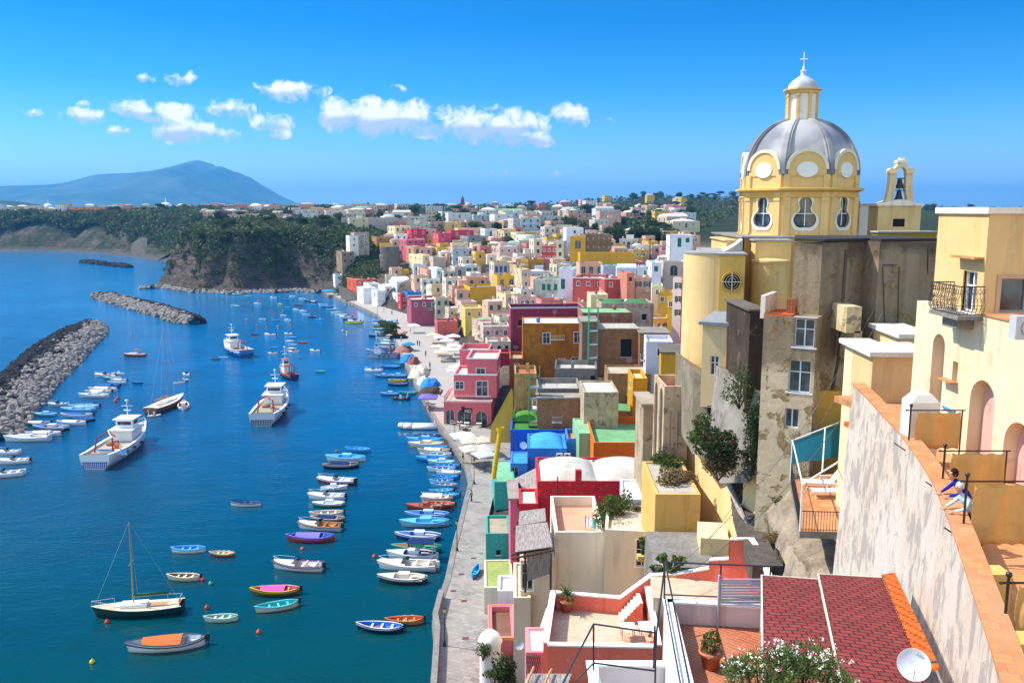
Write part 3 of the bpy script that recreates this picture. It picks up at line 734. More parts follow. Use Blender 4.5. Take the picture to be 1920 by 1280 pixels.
def tree_kinds():
 q = random.Random(3)
 for k in range(5):       # broad round crowns, unit: ~8 m tall
  lobes = []
  for i in range(7):
   a = q.uniform(0, 6.28); d = q.uniform(.4, 2.0); lobes.append((math.cos(a)*d, math.sin(a)*d, 4.2+q.uniform(-1.3, 1.9), q.uniform(1.1, 1.9), q.uniform(1.1, 1.9), q.uniform(.9, 1.5)))
  TREES['round%d' % k] = (trunk_mesh(3.2, .28, 5, q.uniform(-.05, .05), k, (2.6, 2.4)).mesh('trunk', BARK), leaf_mesh('crown', lobes, 1500, .34, FOL[k % 3 if k < 3 else 0], k))
 for k in range(2):       # umbrella pines
  lobes = [(q.uniform(-1.8, 1.8), q.uniform(-1.8, 1.8), 6.8+q.uniform(-.3, .4), 1.7, 1.7, .65) for i in range(7)]
  TREES['pine%d' % k] = (trunk_mesh(5.6, .26, 6, .06, k+9, (3.0, 1.5)).mesh('trunk', BARK), leaf_mesh('crown', lobes, 1300, .32, FOL[0], 20+k))
 TREES['cypress0'] = (trunk_mesh(1.5, .2, 0).mesh('trunk', BARK), leaf_mesh('crown', [(0, 0, 2.2+i*1.1, 1.05-.13*i, 1.05-.13*i, 1.0) for i in range(6)], 1100, .25, FOL[0], 31))
 for k in range(3):
  lobes = [(q.uniform(-1, 1), q.uniform(-1, 1), .7+q.uniform(-.2, .5), .9, .9, .6) for i in range(5)]
  TREES['shrub%d' % k] = (trunk_mesh(.5, .08, 3, 0, k, (.8, .6)).mesh('trunk', BARK), leaf_mesh('crown', lobes, 900, .17, FOL[(1, 2, 0)[k]], 40+k))
tree_kinds()
ALLT = []
def tree(kind, x, y, s, label=None, z=None, name=None, group=None, sz=1.0, lod=False):
 tm, cm = TREES[kind]; z = hz(x, y) if z is None else z
 nm = name or ('pine_tree' if 'pine' in kind else 'cypress_tree' if 'cyp' in kind else 'shrub' if 'shrub' in kind else 'tree')
 o = empty(nm, (x, y, z-.1), rnd.uniform(0, 6.28), label, 'shrub' if 'shrub' in kind else 'tree', group); o.scale = (s, s, s*sz)
 mobj('trunk', tm, o); mobj('crown', cm, o); ALLT.append((o, x, y, z)); return o
LANDMARKS = []
USED = {}
def landmark(name, px, py): LANDMARKS.append((name, px, py))
ORD = ['', 'second ', 'third ', 'fourth ', 'fifth ', 'sixth ', 'seventh ', 'eighth ', 'ninth ', 'tenth ', 'eleventh ', 'twelfth ', 'thirteenth ', 'fourteenth ', 'fifteenth ', 'sixteenth ', 'seventeenth ', 'eighteenth ', 'nineteenth ', 'twentieth ']
PENDING = []
def autolabel(o, desc, pt): PENDING.append((o, desc, pt))
def resolve_labels():
 groups = {}
 for o, desc, pt in PENDING:
  q = proj(pt); best = min(LANDMARKS, key=lambda l: math.hypot(l[1]-q[0], (l[2]-q[1])*1.6))
  dx, dy = q[0]-best[1], q[1]-best[2]
  if abs(dx) > abs(dy)*1.5: d = 'right of' if dx > 0 else 'left of'
  elif abs(dy) > abs(dx)*1.5: d = 'below' if dy > 0 else 'above'
  else: d = ('below right of' if dx > 0 else 'below left of') if dy > 0 else ('above right of' if dx > 0 else 'above left of')
  groups.setdefault((desc, d, best[0]), []).append((math.hypot(dx, dy), o))
 for (desc, d, lm), l in groups.items():
  l.sort(key=lambda t: t[0])
  for i, (_, o) in enumerate(l):
   o['label'] = ('%s%s, %s %s' % ('' if len(l) == 1 else ('nearest ' if i == 0 else ORD[i] if i < len(ORD) else 'farther '), desc, d, lm)).strip()
def m_pave():
 t = NT('basalt_paving'); p = t.pos()
 br = t.n('ShaderNodeTexBrick', {'Vector': t.mapping(p, (1, 1, 1), (0, 0, .45)), 'Color1': (.20, .185, .16, 1), 'Color2': (.33, .31, .27, 1), 'Mortar': (.10, .095, .085, 1), 'Scale': 1, 'Mortar Size': .02, 'Brick Width': .85, 'Row Height': .5, 'Bias': -.1})
 n = t.noise(.25, 6, .65, p); n2 = t.noise(2, 5, .7, p)
 c = t.mix(t.ramp(n, [(.38, .0), (.62, .8)]), br.outputs[0], (.34, .31, .27))
 c = t.mix(t.math('MULTIPLY', t.ramp(n2, [(.4, 0), (.7, 1)]), .5), c, t.mix(1.0, c, (.6, .57, .52), 'MULTIPLY'))
 yr = t.ramp(t.math('MULTIPLY', t.n('ShaderNodeSeparateXYZ', {0: p}).outputs[1], .002), [(.30, 0), (.33, 1)])
 c = t.mix(yr, c, t.mix(t.ramp(n2, [(.3, 0), (.7, 1)]), (.40, .365, .32), (.30, .275, .24)))
 return t.out(c, .85, t.bump(br.outputs[1], -.4, .02), spec=.25)
PAVE = m_pave()
m = MB(); pr = [(p[0], p[1]) for p in PROM]
from mathutils.geometry import tessellate_polygon
tri = tessellate_polygon([[Vector((x, y, 0)) for x, y in pr]])
b = m._a([(x, y, 1.2) for x, y in pr])
for a in tri:
 v = [Vector((*pr[i], 0)) for i in a]
 m.face(tuple(b+i for i in (a if (v[1]-v[0]).cross(v[2]-v[0]).z > 0 else a[::-1])))
tag(m.build('quay_pavement', PAVE), 'grey stone paved quay along the harbour', kind='structure')
m = MB(); qn = QUAY
def offs(pts, d):
 o = []
 for i, p in enumerate(pts):
  a = Vector(pts[max(0, i-1)]); c = Vector(pts[min(len(pts)-1, i+1)]); t_ = (c-a).normalized(); o.append((p[0]-t_.y*d, p[1]+t_.x*d))
 return o
qo = offs(qn, .12); qi = offs(qn, -.55)
for i in range(len(qn)-1):
 A_, B_, C_, D_ = qo[i], qo[i+1], qi[i+1], qi[i]
 m.poly([(*A_, 1.26), (*D_, 1.26), (*C_, 1.26), (*B_, 1.26)]); m.poly([(*A_, -1), (*A_, 1.26), (*B_, 1.26), (*B_, -1)]); m.poly([(*D_, 1.1), (*C_, 1.1), (*C_, 1.26), (*D_, 1.26)])
tag(m.build('quay_kerb', CONC), 'stone edge of the quay above the water', kind='structure')
m = MB(); q2 = [p for p in QUAY if p[1] < 88]; a_ = offs(q2, .05); b_ = offs(q2, -.5)
for i in range(len(q2)-1):
 m.poly([(*a_[i], 2.15), (*b_[i], 2.15), (*b_[i+1], 2.15), (*a_[i+1], 2.15)]); m.poly([(*b_[i], 1.2), (*b_[i+1], 1.2), (*b_[i+1], 2.15), (*b_[i], 2.15)]); m.poly([(*a_[i], 1.27), (*a_[i], 2.15), (*a_[i+1], 2.15), (*a_[i+1], 1.27)])
i = len(q2)-1; m.poly([(*a_[i], 1.2), (*a_[i], 2.15), (*b_[i], 2.15), (*b_[i], 1.2)])
tag(m.build('parapet_wall', CONC), 'low grey stone parapet at the near end of the quay', 'wall')
LB = {}
def HH(px0, px1, py, Y=None, **k):
 o, w, d, H = house(px0, px1, py, Y, **k)
 q = proj(local(o, w/2, 0, H*.6)); LB[o.name] = (q[0], q[1]); return o, w, d, H
TR = '#f0ede6'
HH(668,705,524,392,dep=13,yaw=30,col='#d8593a',roof='#8a8f72',left='2a1 ',front='3w2',base=0.5,label='coral two-storey house with rounded loggia at the far end of the quay',trim='#e9a890')
HH(641,664,472,432,dep=16,yaw=22,col='#a08a74',roof='#9a9488',mat=WORN,left='3s2',front='2d2',base=-1,label='tall weathered brown house on the cliff foot, leftmost of the old houses',name='house')
HH(664,692,436,438,dep=9,yaw=22,col='#b7a595',roof='#a39c90',mat=WORN,left='2w2',front='2w3',base=6,label='upper brown and white house stacked behind the weathered cliff house')
HH(655,672,442,436,dep=9,yaw=22,col='#e6ded2',roof='#c9c2b4',left='2w1',front='1w2',base=14,label='small whitewashed top storey beside the stacked brown cliff house')
HH(628,642,515,426,dep=7,yaw=20,col='#e3e2de',roof='#c8c4ba',left='1s2',front='1d1',base=-1,label='narrow white house at the foot of the weathered cliff house')
HH(706,737,444,450,dep=9,yaw=26,col='#b98f55',roof='#9b968c',mat=WORN,front='2d1',left='1w1',label='low ochre house with dark openings above the rubble bastion')
HH(745,767,506,402,dep=13,yaw=28,col='#dcb636',roof='#cfc4a0',left='3w1',front='1s1',base=4,label='bright yellow house with a stepped parapet near the head of the quay')
HH(700,719,514,408,dep=6,yaw=24,col='#4f8a63',roof='#7fa58a',front='2d1',left='1s1',base=5,label='small green house left of the bright yellow house')
HH(741,771,424,462,dep=12,yaw=28,col='#e4d6a6',roof='#b7b2a2',front='3g2',left='3g2',label='cream house with green shutters and balcony, left of the crimson houses')
HH(771,800,430,455,dep=12,yaw=24,col='#c43a4e',roof='#a7a098',front='2w2',left='1w1',label='crimson house right of the cream balcony house')
HH(762,797,449,432,dep=12,yaw=26,col='#cf5f74',roof='#c9bdb2',left='3G1',front='3d1',label='rose house with white terrace over the cream arches',trim='#e7c6c4')
HH(822,846,437,440,dep=9,yaw=24,col='#cf4f62',roof='#b0a89f',front='1s1',left='2w1',label='coral cube house with a small square window behind the crenellated wall')
HH(846,888,432,448,dep=11,yaw=16,col='#c43f55',roof='#bab3aa',front='2w1',label='long crimson house behind the crenellated wall')
HH(878,917,443,432,dep=13,yaw=22,col='#8f8f8b',roof='#8a8378',left='4g1',front='2d1',label='grey and white house with an outside stair behind the garden trees')
HH(859,908,428,470,dep=12,yaw=14,col='#e5b48e',roof='#d9d3c8',front='3w1',left='2w1',label='peach house with a white band behind the long crimson house')
HH(909,932,429,455,dep=11,yaw=14,col='#dde3ea',roof='#9aa3a6',front='1a1 ',left='1g1',label='plain pale blue house with arched green doors')
HH(945,962,433,430,dep=9,yaw=20,col='#d8caa6',roof='#a39d8f',front='2g2',left='2g2',mat=WORN,label='narrow cream house with green shutters above the garden')
HH(968,985,436,420,dep=9,yaw=18,col='#e0d2a8',roof='#8fae8b',front='2g2',left='2g2',label='cream house with a pale green roof dome above the garden',kind='dome')
HH(932,946,434,440,dep=9,yaw=18,col='#c3b49c',roof='#90897e',mat=WORN,front='1w2',left='1w2',label='worn beige house between the blue house and the garden')
HH(985,1003,441,400,dep=12,yaw=20,col='#ece9e2',roof='#a9bcae',front='1g3',left='3g3',label='tall white house with green shutters at the garden corner')
HH(792,806,478,398,dep=16,yaw=30,col='#e8d3a4',roof='#dcd7cd',left='3w3',front='1w3',label='tall cream house with a round emblem window below the rose house')
HH(775,790,462,412,dep=10,yaw=28,col='#d7a98f',roof='#cbbfb2',mat=WORN,left='1A1 1w1',front='1a1',base=10,label='salmon ruin house with a tall arch under the terrace')
HH(812,836,482,392,dep=12,yaw=20,col='#c9b3a2',roof='#e7e4dc',front='2s1',left='2w1',label='mauve house with a curved white roof below the crenellated wall')
HH(681,706,540,372,dep=10,yaw=26,col='#e4e6ea',roof='#d5d3cc',left='2s1',front='2s1',base=.8,label='low white house beside the coral house on the quay',kind='dome')
HH(692,712,532,384,dep=9,yaw=26,col='#e8e8e6',roof='#d5d3cc',left='2w1',front='1w1',label='upper white house behind the low white quay house')
HH(707,722,545,362,dep=8,yaw=26,col='#eceded',roof='#d9d8d3',left='1b1',front='2s2',base=.8,label='white house with blue door on the quay')
HH(722,744,536,366,dep=10,yaw=26,col='#e6e4df',roof='#dedbd3',left='2w1',front='2w2',kind='dome',label='white domed house with outside stairs on the quay')
HH(744,771,529,360,dep=12,yaw=24,col='#dfe2e5',roof='#e6e4de',front='1s1',left='2w1',kind='vault',label='white barrel roofed house above the blue house')
HH(764,796,548,343,dep=7,yaw=22,col='#2f7cc4',roof='#e8e5df',left='1w1',front='',base=8,label='bright blue house with a white flat roof')
HH(752,764,553,345,dep=6,yaw=22,col='#b83a3f',roof='#c9c0b6',left='1w2',front='1w2',base=.8,label='narrow red house between the white and purple houses')
HH(746,753,551,352,dep=9,yaw=22,col='#e9e9ea',roof='#d9d8d3',left='1b1',front='1w2',base=.8,label='white corner house with blue door left of the narrow red house')
HH(771,836,562,300,dep=13,yaw=14,col='#a5546a',roof='#c8beb2',front='4w1 1a1',left='1w1 1b1',base=.8,label='plum coloured house with white windows and a green balcony door',trim='#8f4a5c')
HH(820,858,602,266,dep=7,yaw=12,col='#c5635c',roof='#bb8e85',front='',left='1b1',base=.8,label='low brick-pink house with a parapet stair on the quay')
HH(800,818,505,360,dep=12,yaw=20,col='#d9a183',roof='#cfc6b8',left='2w3',front='1w3',label='tall peach house above the washing lines')
HH(818,829,503,352,dep=12,yaw=20,col='#cfe0ea',roof='#dedcd6',left='2w2',front='1w3',label='pale blue tall house beside the tall peach house')
HH(832,852,508,348,dep=9,yaw=16,col='#d0c6b4',roof='#b2aa9b',mat=WORN,front='2d2',left='1g1',label='worn grey cream house with dark windows left of the big yellow house')
HH(853,872,500,350,dep=9,yaw=16,col='#cfc9bd',roof='#c3bcae',front='1a1',left='2w2',mat=WORN,label='pale house with a teal arched window under the crenellated wall')
HH(872,898,497,352,dep=9,yaw=14,col='#e6e4dd',roof='#8a8e8c',front='2G1',left='1w1',kind='dome',label='white house with a grey dome below the crenellated wall')
HH(882,902,512,330,dep=9,yaw=14,col='#d8d4cb',roof='#e0ddd5',front='2w1',left='1w2',label='white terrace house above the glass veranda')
HH(902,926,498,345,dep=9,yaw=14,col='#8b7d6c',roof='#a39a8c',mat=WORN,front='1w1',left='1w1',label='brown sloped-parapet house left of the blue shuttered house')
HH(881,935,538,292,dep=12,yaw=14,col='#d6a227',roof='#8a8478',front='2s2',left='1b1 1w1',base=6,label='big yellow house with a terrace over two arches')
HH(926,962,492,312,dep=9,yaw=12,col='#cdbda4',roof='#86a96c',windows=[(.14,-3.6,1,2.3,'b'),(.37,-3.6,1,2.3,'b'),(.60,-3.6,1,2.3,'b'),(.85,-3.6,1,2.3,'b')],left='2b1',label='beige house with four blue shuttered doors and a green roof')
HH(932,968,517,296,dep=9,yaw=12,col='#d9aa30',roof='#d9d4c8',front='3a1 2w1',left='1w2',label='yellow house with tall loggia openings below the blue shutters')
HH(968,990,497,300,dep=10,yaw=14,col='#c7ab84',roof='#9da38e',mat=WORN,front='1w3',left='2w2',label='crumbling beige tower house beside the yellow loggia')
HH(990,1021,486,306,dep=9,yaw=16,col='#b4883e',roof='#93a78a',mat=WORN,front='',left='2G1',label='plain stained ochre house with a roof terrace')
HH(978,994,505,286,dep=10,yaw=14,col='#d7c8a8',roof='#b3aa98',mat=WORN,front='1w3',left='1w3',label='narrow cream house with washing next to the stained ochre house')
HH(1000,1049,522,262,dep=11,yaw=-14,col='#cfcbc0',roof='#86ab7e',mat=WORN,windows=[(.40,-3.5,1,1.9,'g'),(.60,-3.5,1,1.9,'g'),(.86,-3.5,1,1.9,'g')],front='',label='weathered white house with three green shutters and green roof')
HH(1048,1074,504,256,dep=11,yaw=-10,col='#e3e6ec',roof='#9c9da0',windows=[(.3,-6,1.1,3.0,'g'),(.3,-12,1.1,2.2,'g')],label='tall plain white house with two stacked green shutters')
HH(1074,1134,520,250,dep=13,yaw=-16,col='#cc5a56',roof='#a9a6a4',front='3w1 2w1',right='2w1',label='salmon red house with white band and white casements',trim=TR)
HH(1134,1177,522,238,dep=6,yaw=8,col='#b9524c',roof='#b4aca4',front='2w1',label='red brick-coloured wing right of the salmon red house',trim=TR)
HH(1016,1044,460,335,dep=10,yaw=-12,col='#c3493f',roof='#8d86a8',front='3w3',label='red house with iron balcony and violet terrace roof',trim='#d9c8b8')
HH(1043,1057,452,330,dep=10,yaw=-10,col='#d9d2c0',roof='#b9b0a2',front='2g3',right='',label='cream house with tall green shutters between red and yellow houses')
HH(1069,1098,444,318,dep=10,yaw=-6,col='#d9a42c',roof='#b3a794',front='1A1 2w2',label='tall yellow house with a big arched window')
HH(1098,1147,440,318,dep=12,yaw=6,col='#8f7757',roof='#8a8072',mat=WORN,front='5s2',label='blind brown rendered gable beside the tall yellow house')
HH(1088,1192,474,300,dep=6,yaw=4,col='#c99a2c',roof='#c7bda6',front='',label='long low yellow garden wall house below the brown gable')
HH(1062,1094,427,345,dep=8,yaw=6,col='#e6e7ea',roof='#d9d7d0',front='1d1',label='white cube house above the tall yellow house')
HH(1001,1016,448,350,dep=10,yaw=10,col='#d6cbb0',roof='#bcb3a4',front='2g2',left='2g2',label='cream house with paired green shutters left of the red balcony house')
HH(1087,1131,493,286,dep=8,yaw=4,col='#dca98c',roof='#a89f8d',front='3a1',kind='flat',label='peach terrace house with round arches')
HH(1131,1170,498,280,dep=8,yaw=2,col='#aeb7c2',roof='#5fa083',kind='domes',front='2s1',label='grey blue house with emerald domed roof')
HH(1157,1196,502,268,dep=8,yaw=-4,col='#b9c2cd',roof='#c3ccd6',kind='vault',front='2w1',label='grey blue vaulted house below the emerald domes')
HH(1196,1225,500,262,dep=9,yaw=-8,col='#c5cbd2',roof='#cfd5dc',kind='domes',front='1w1',label='pale blue domed house beside the white tower house')
HH(1222,1240,492,252,dep=12,yaw=-2,col='#dfe3e8',roof='#b9bcbb',front='1g1',left='2g2',label='tall slim white house with green shutter')
HH(1244,1286,490,262,dep=8,yaw=-2,col='#cbb9a8',roof='#d3ccc0',front='3A1',label='beige loggia house with three open arches')
HH(1256,1300,441,292,dep=11,yaw=-4,col='#e4e9f1',roof='#cdd3d8',windows=[(.42,-3.9,1.2,3,'g'),(.76,-2.4,1.2,1.5,'g')],label='white house with green door and a blue roof terrace',trim='#c9d2dd')
HH(1235,1262,548,218,dep=8,yaw=-10,col='#d7a83a',roof='#c9bb9f',front='2w1',label='yellow house wedged in the narrow lane')
HH(1176,1190,512,232,dep=9,yaw=10,col='#c27f68',roof='#b9a794',front='1d1',label='terracotta turret house beside the red wing')
HH(1190,1222,520,236,dep=8,yaw=-6,col='#dbaa92',roof='#9ab58f',front='2G1',label='salmon house with green shutters behind the domed cream house')
HH(1222,1243,535,225,dep=8,yaw=-8,col='#e2d9cb',roof='#8cae5e',front='1w1',kind='dome',label='small cream house with a lime green dome')
HH(1252,1275,556,205,dep=9,yaw=-30,col='#d9a92a',roof='#cbbd9c',front='2w1',left='1w3',base=4,label='yellow lane house with a wooden balcony')
HH(1262,1284,520,196,dep=12,yaw=-38,col='#e0d3cc',roof='#c9bfb4',front='3G3',base=4,label='tall cream pink lane house with green shutters',name='house')
HH(1279,1300,502,190,dep=12,yaw=-42,col='#b3262d',roof='#b9ada2',front='2G3',base=4,label='deep red lane house beside the church')
HH(1128,1226,568,196,dep=9,yaw=2,col='#c0ae97',roof='#3f7a4a',front='',windows=[(.82,-4,1.1,1.4,'d')],kind='domes',mat=WORN,label='beige rendered house with dark green domes',base=7)
HH(1108,1140,552,214,dep=8,yaw=2,col='#e2cf9f',roof='#dcd9d2',kind='domes',front='',label='cream house with white shell domes')
HH(1092,1186,586,178,dep=9,yaw=2,col='#9a6a52',roof='#7fb183',mat=WORN,front='',label='brown rendered house with a pale green flat roof',base=7,par=.15)
HH(958,1094,577,212,dep=9,yaw=4,col='#8e2c48',roof='#3b4a6b',windows=[(.15,-4.6,1.8,1.5,'d'),(.42,-4.3,1.8,1.1,'d'),(.93,-3.5,1.2,1.6,'d')],left='1w1',base=3.5,label='long dark crimson house with white bands',trim='#d9c6c4')
HH(980,1092,606,181,dep=11,yaw=0,col='#bd7a22',roof='#cfc7ba',mat=WORN,windows=[(.40,-4.4,1.5,2.3,'w'),(.92,-4.2,1.5,2.3,'w'),(.66,-9.4,1.4,1.7,'w'),(.88,-9.6,1.5,2.2,'w')],base=4,par=.25,label='big ochre house with white casements and a white tiled roof rim')
HH(906,957,612,222,dep=8,yaw=6,col='#dcd2c2',roof='#b9ad9c',mat=WORN,front='3w1',left='1w1',label='cream house cluttered with roof pots left of the crimson house')
HH(914,958,640,206,dep=7,yaw=6,col='#c9bba9',roof='#d9d6cf',front='3d1',label='house with a deep shaded veranda and white rail',base=2)
HH(898,915,642,212,dep=7,yaw=-20,col='#c98a66',roof='#c9c6c0',kind='flat',front='2a1',label='orange gabled house with two arched windows',base=1.0)
HH(872,906,578,262,dep=10,yaw=10,col='#e5c25a',roof='#bdb3a1',left='2w1',front='2w1',label='pale yellow house with a worn flat roof behind the cafe umbrellas',base=3)
HH(922,958,662,196,dep=6,yaw=4,col='#8c2640',roof='#b9553c',front='',label='low maroon annex with a red tile canopy',base=1)
HH(955,981,672,176,dep=9,yaw=0,col='#b5683c',roof='#a89b88',mat=WORN,front='1w1',label='rust orange annex left of the big ochre house',base=1)
HH(1120,1196,617,168,dep=7,yaw=0,col='#6b5a4c',roof='#b4ab9b',mat=BRICKS,windows=[(.72,-5.6,2.2,3.6,'d')],kind='slab',base=9,label='unfinished brick house with a concrete roof slab')
HH(1200,1255,625,164,dep=8,yaw=-3,col='#6b5a4c',roof='#8d867b',mat=BRICKS,windows=[],kind='slab',base=9,label='second unfinished brick house under a lower grey roof slab')
HH(1092,1122,604,167,dep=8,yaw=0,col='#8d7562',roof='#8f8a7e',mat=WORN,base=6,kind='slab',front='',label='blank plaster side wall house beside the green scaffold')
HH(1040,1120,690,150,dep=9,yaw=-4,col='#8a857c',roof='#b5b0a6',mat=BLOCKS,windows=[(.9,-3.2,.8,1.9,'d')],base=5,par=.9,label='grey concrete block terrace house with an outside stair')
HH(1008,1090,728,138,dep=9,yaw=0,col='#8b8378',roof='#b0aba0',mat=BLOCKS,base=4,par=.9,label='bare block house with open roof terrace')
HH(1008,1093,747,133,dep=3,yaw=0,col='#8a5a34',roof='#9a9284',mat=BRICKS,base=4,kind='slab',label='brown brick lower storey of the bare block house')
HH(965,1006,700,146,dep=8,yaw=0,col='#c09a5e',roof='#b06a4c',mat=WORN,base=3,label='ochre annex with potted plants on its roof terrace')
HH(1140,1220,700,140,dep=8,yaw=-2,col='#a3825a',roof='#b3a58e',mat=WORN,base=6,par=.3,label='flaking ochre house with big dark stains')
HH(1187,1214,709,131,dep=8,yaw=-2,col='#c9931e',roof='#d3b98a',base=8,front='',label='mustard house with a shell shaped canopy',left='1w1')
HH(1212,1262,640,140,dep=8,yaw=-6,col='#c9c8d6',roof='#d3cfc4',left='1B1',front='1w1',base=9,label='white and lilac house with an outside railing stair')
HH(1240,1284,662,122,dep=8,yaw=-8,col='#c9951f',roof='#6b6459',base=9,front='',windows=[],label='mustard cube house at the church foot',kind='slab')
HH(1095,1160,735,126,dep=9,yaw=0,col='#c4b294',roof='#c9c4b8',base=6,par=.3,mat=WORN,label='pale flat-roofed house stepping down to the green roofs')
for nm, x, y in (('the bell gable', 1683, 350), ('the church dome', 1400, 330), ('the coral far house', 675, 540), ('the bright yellow house', 745, 515), ('the crenellated wall', 850, 470), ('the crimson houses', 820, 440), ('the tall yellow house', 1083, 465), ('the white cube house', 1078, 435),
     ('the red balcony house', 1030, 480), ('the weathered cliff house', 650, 490), ('the garden trees', 930, 462), ('the far red clock tower', 867, 378), ('the left white dome', 90, 380), ('the pink domed church', 310, 380), ('the dark domed abbey', 540, 400), ('the concrete bastion', 262, 450),
     ('the big yellow house', 905, 550), ('the salmon red house', 1110, 545), ('the ochre house', 1035, 650), ('the wooded hilltop', 1270, 372), ('the white terrace house', 1277, 455), ('the green-shuttered white house', 1030, 545), ('the mountain peak', 390, 300), ('the far orange houses', 180, 400), ('the cliff headland', 330, 450), ('the pale block on the skyline', 1020, 395), ('the grove behind the brown gable', 1190, 450)): landmark(nm, x, y)
FP = []; CAND = []
for (o, A, w, dep, H, th) in HOUSES:
 c = local(o, w/2, dep/2, 0); q = [proj(local(o, x, 0, z)) for x, z in ((0, H), (w, H))]
 FP.append((c.x, c.y, math.hypot(w, dep)/2, min(q[0][0], q[1][0]), max(q[0][0], q[1][0]), min(q[0][1], q[1][1]), F/q[0][2]*H, q[0][2]))
PAL = ['#e6e2d8', '#ddd2bb', '#d8c8a4', '#e0b79a', '#cfc6b6', '#e9e7e2', '#c9b49a', '#d9a98f', '#dfd9cc', '#c8bda8', '#e2dcd0', '#d7c79f', '#c9d4dc', '#ddb9ae', '#dcb45a', '#c77f78', '#ded7c9', '#d2cdc2']
PINKS = ['#dcb45a', '#c77f78', '#d9a98f', '#e0b79a', '#d7c79f', '#ddb9ae']
CN = {'#e6e2d8': 'off-white', '#ddd2bb': 'cream', '#d8c8a4': 'sand', '#e0b79a': 'peach', '#cfc6b6': 'stone grey', '#e9e7e2': 'white', '#c9b49a': 'tan', '#d9a98f': 'salmon', '#dfd9cc': 'ivory', '#c8bda8': 'khaki', '#e2dcd0': 'pale', '#d7c79f': 'straw', '#c9d4dc': 'pale blue', '#ddb9ae': 'blush', '#dcb45a': 'yellow', '#c77f78': 'rose', '#ded7c9': 'light beige', '#d2cdc2': 'light grey'}
RPAL = ['#b9b2a2', '#a8a294', '#cfcabd', '#8fae8b', '#c2b8a8', '#d9d6ce', '#9c958a', '#b79c86']
KN = {'flat': 'flat-roofed house', 'dome': 'domed house', 'domes': 'double-domed house', 'vault': 'vaulted house'}
q_ = random.Random(21)
def try_fill(x, y, w, dep, H, th, prot, mind=0.0, extra=True, detail=True):
 z = hz(x, y)
 if z < 1.5: return None
 r = math.hypot(w, dep)/2
 for (cx, cy, cr, a, b, t0, hh, Y) in FP:
  if math.hypot(cx-x, cy-y) < (cr+r)*.6+mind: return None
 pt = proj((x, y, z+H)); sc_ = F/pt[2]; hw = w*sc_*.6
 if prot:
  for (cx, cy, cr, a, b, t0, hh, Y) in FP:
   if Y > pt[2] and pt[0]+hw > a+2 and pt[0]-hw < b-2 and pt[1] < t0+hh*prot: return None
 col = q_.choice(PAL+PINKS*2); kind = q_.choice(['flat', 'flat', 'flat', 'dome', 'vault', 'domes']) if q_.random() < .5 else 'flat'
 ax = x-math.cos(th)*w/2+math.sin(th)*dep/2; ay = y-math.sin(th)*w/2-math.cos(th)*dep/2
 pp = proj((ax, ay, z+H)); p1 = proj((ax+math.cos(th)*w, ay+math.sin(th)*w, z+H))
 FP.append((x, y, r, pt[0]-hw, pt[0]+hw, pt[1], H*sc_, pt[2])); CAND.append((sc_*(w*H)**.5, pp, p1, ay, dep, th, col, kind, w, H, z, x, y, extra, detail, q_.choice(RPAL), r, pt, hw)); return 1
def make_fill(c_):
 _, pp, p1, ay, dep, th, col, kind, w, H, z, x, y, extra, detail, rfc, r, pt, hw = c_
 hh_ = house(pp[0], p1[0], pp[1], ay, dep=dep, yaw=math.degrees(th), col=col, roof=rfc, kind=kind, front=q_.choice(['2w2', '2g2', '3w1', '3g2', '2d2', '3w2', '1a1 2w1']) if detail else '2d1',
    left=q_.choice(['2w2', '2g2', '1w1', '2w2', '1g2']) if detail else '2d1', w=w, base=z-1.2, mat=WORN if q_.random() < .4 else PLASTER, cat='house', group='houses on the hillside', small=True, extra=extra, filler=True)
 o = hh_[0]; autolabel(o, CN[col]+' '+KN[kind], (x, y, z+H))
nfill = 0
for k in range(7000):
 px = q_.uniform(720, 1300); Y = q_.uniform(205, 470); a = Y*cp+20*sp; x = (px-960)/F*a
 if not inside_poly([x], [Y], [(-70, 394), (-36, 330), (-21, 285), (-9, 250), (-2, 212), (46, 205), (74, 262), (76, 470), (-80, 470)])[0]: continue
 if 205 < (px-760) and 345 < Y < 400 and px < 985 and px > 880 and Y > 355: continue
 w = q_.uniform(4.2, 8.5); d_ = q_.uniform(4.5, 8); H = q_.uniform(4.2, 8.5)
 if try_fill(x, Y, w, d_, H, math.radians(q_.uniform(4, 24) if px < 1050 else q_.uniform(-14, 12)), .33): nfill += 1
 if nfill > 260: break
print('fill', nfill)
nf2 = 0
for k in range(4000):          # plateau town
 px = q_.choice([q_.uniform(700, 1290), q_.uniform(700, 1290), q_.uniform(60, 700)]); Y = (480*1250)/(q_.uniform(480, 1250)); 
 if px < 330 and Y < 930: continue
 if px < 640 and Y < 610: continue
 if px < 420 and Y < 1000: continue
 a = Y*cp+8*sp; x = (px-960)/F*a
 if 1150 < px < 1260 and Y < 620: continue
 w = q_.uniform(8, 17); d_ = q_.uniform(8, 12); H = q_.uniform(6, 10)
 if try_fill(x, Y, w, d_, H, math.radians(q_.uniform(-6, 26)), 0, 2.0, Y < 700, Y < 640): nf2 += 1
 if nf2 > 150: break
for px in range(-10, 660, 9):
 Y = q_.uniform(1010, 1180); x = (px-960)/F*(Y*cp+8*sp); try_fill(x, Y, q_.uniform(8, 16), 9, q_.uniform(6, 10.5), math.radians(q_.uniform(-5, 15)), 0, -6, False, False)
for px in range(385, 700, 6):
 Y = q_.uniform(640, 900); x = (px-960)/F*(Y*cp+8*sp); try_fill(x, Y, q_.uniform(9, 16), 9, q_.uniform(8, 11.5), math.radians(q_.uniform(-5, 20)), 0, -6, False, False)
CAND.sort(key=lambda c_: -c_[0]); NK = max(60, 296-len(HOUSES)-48)
for c_ in CAND[:NK]: make_fill(c_)
SP = []
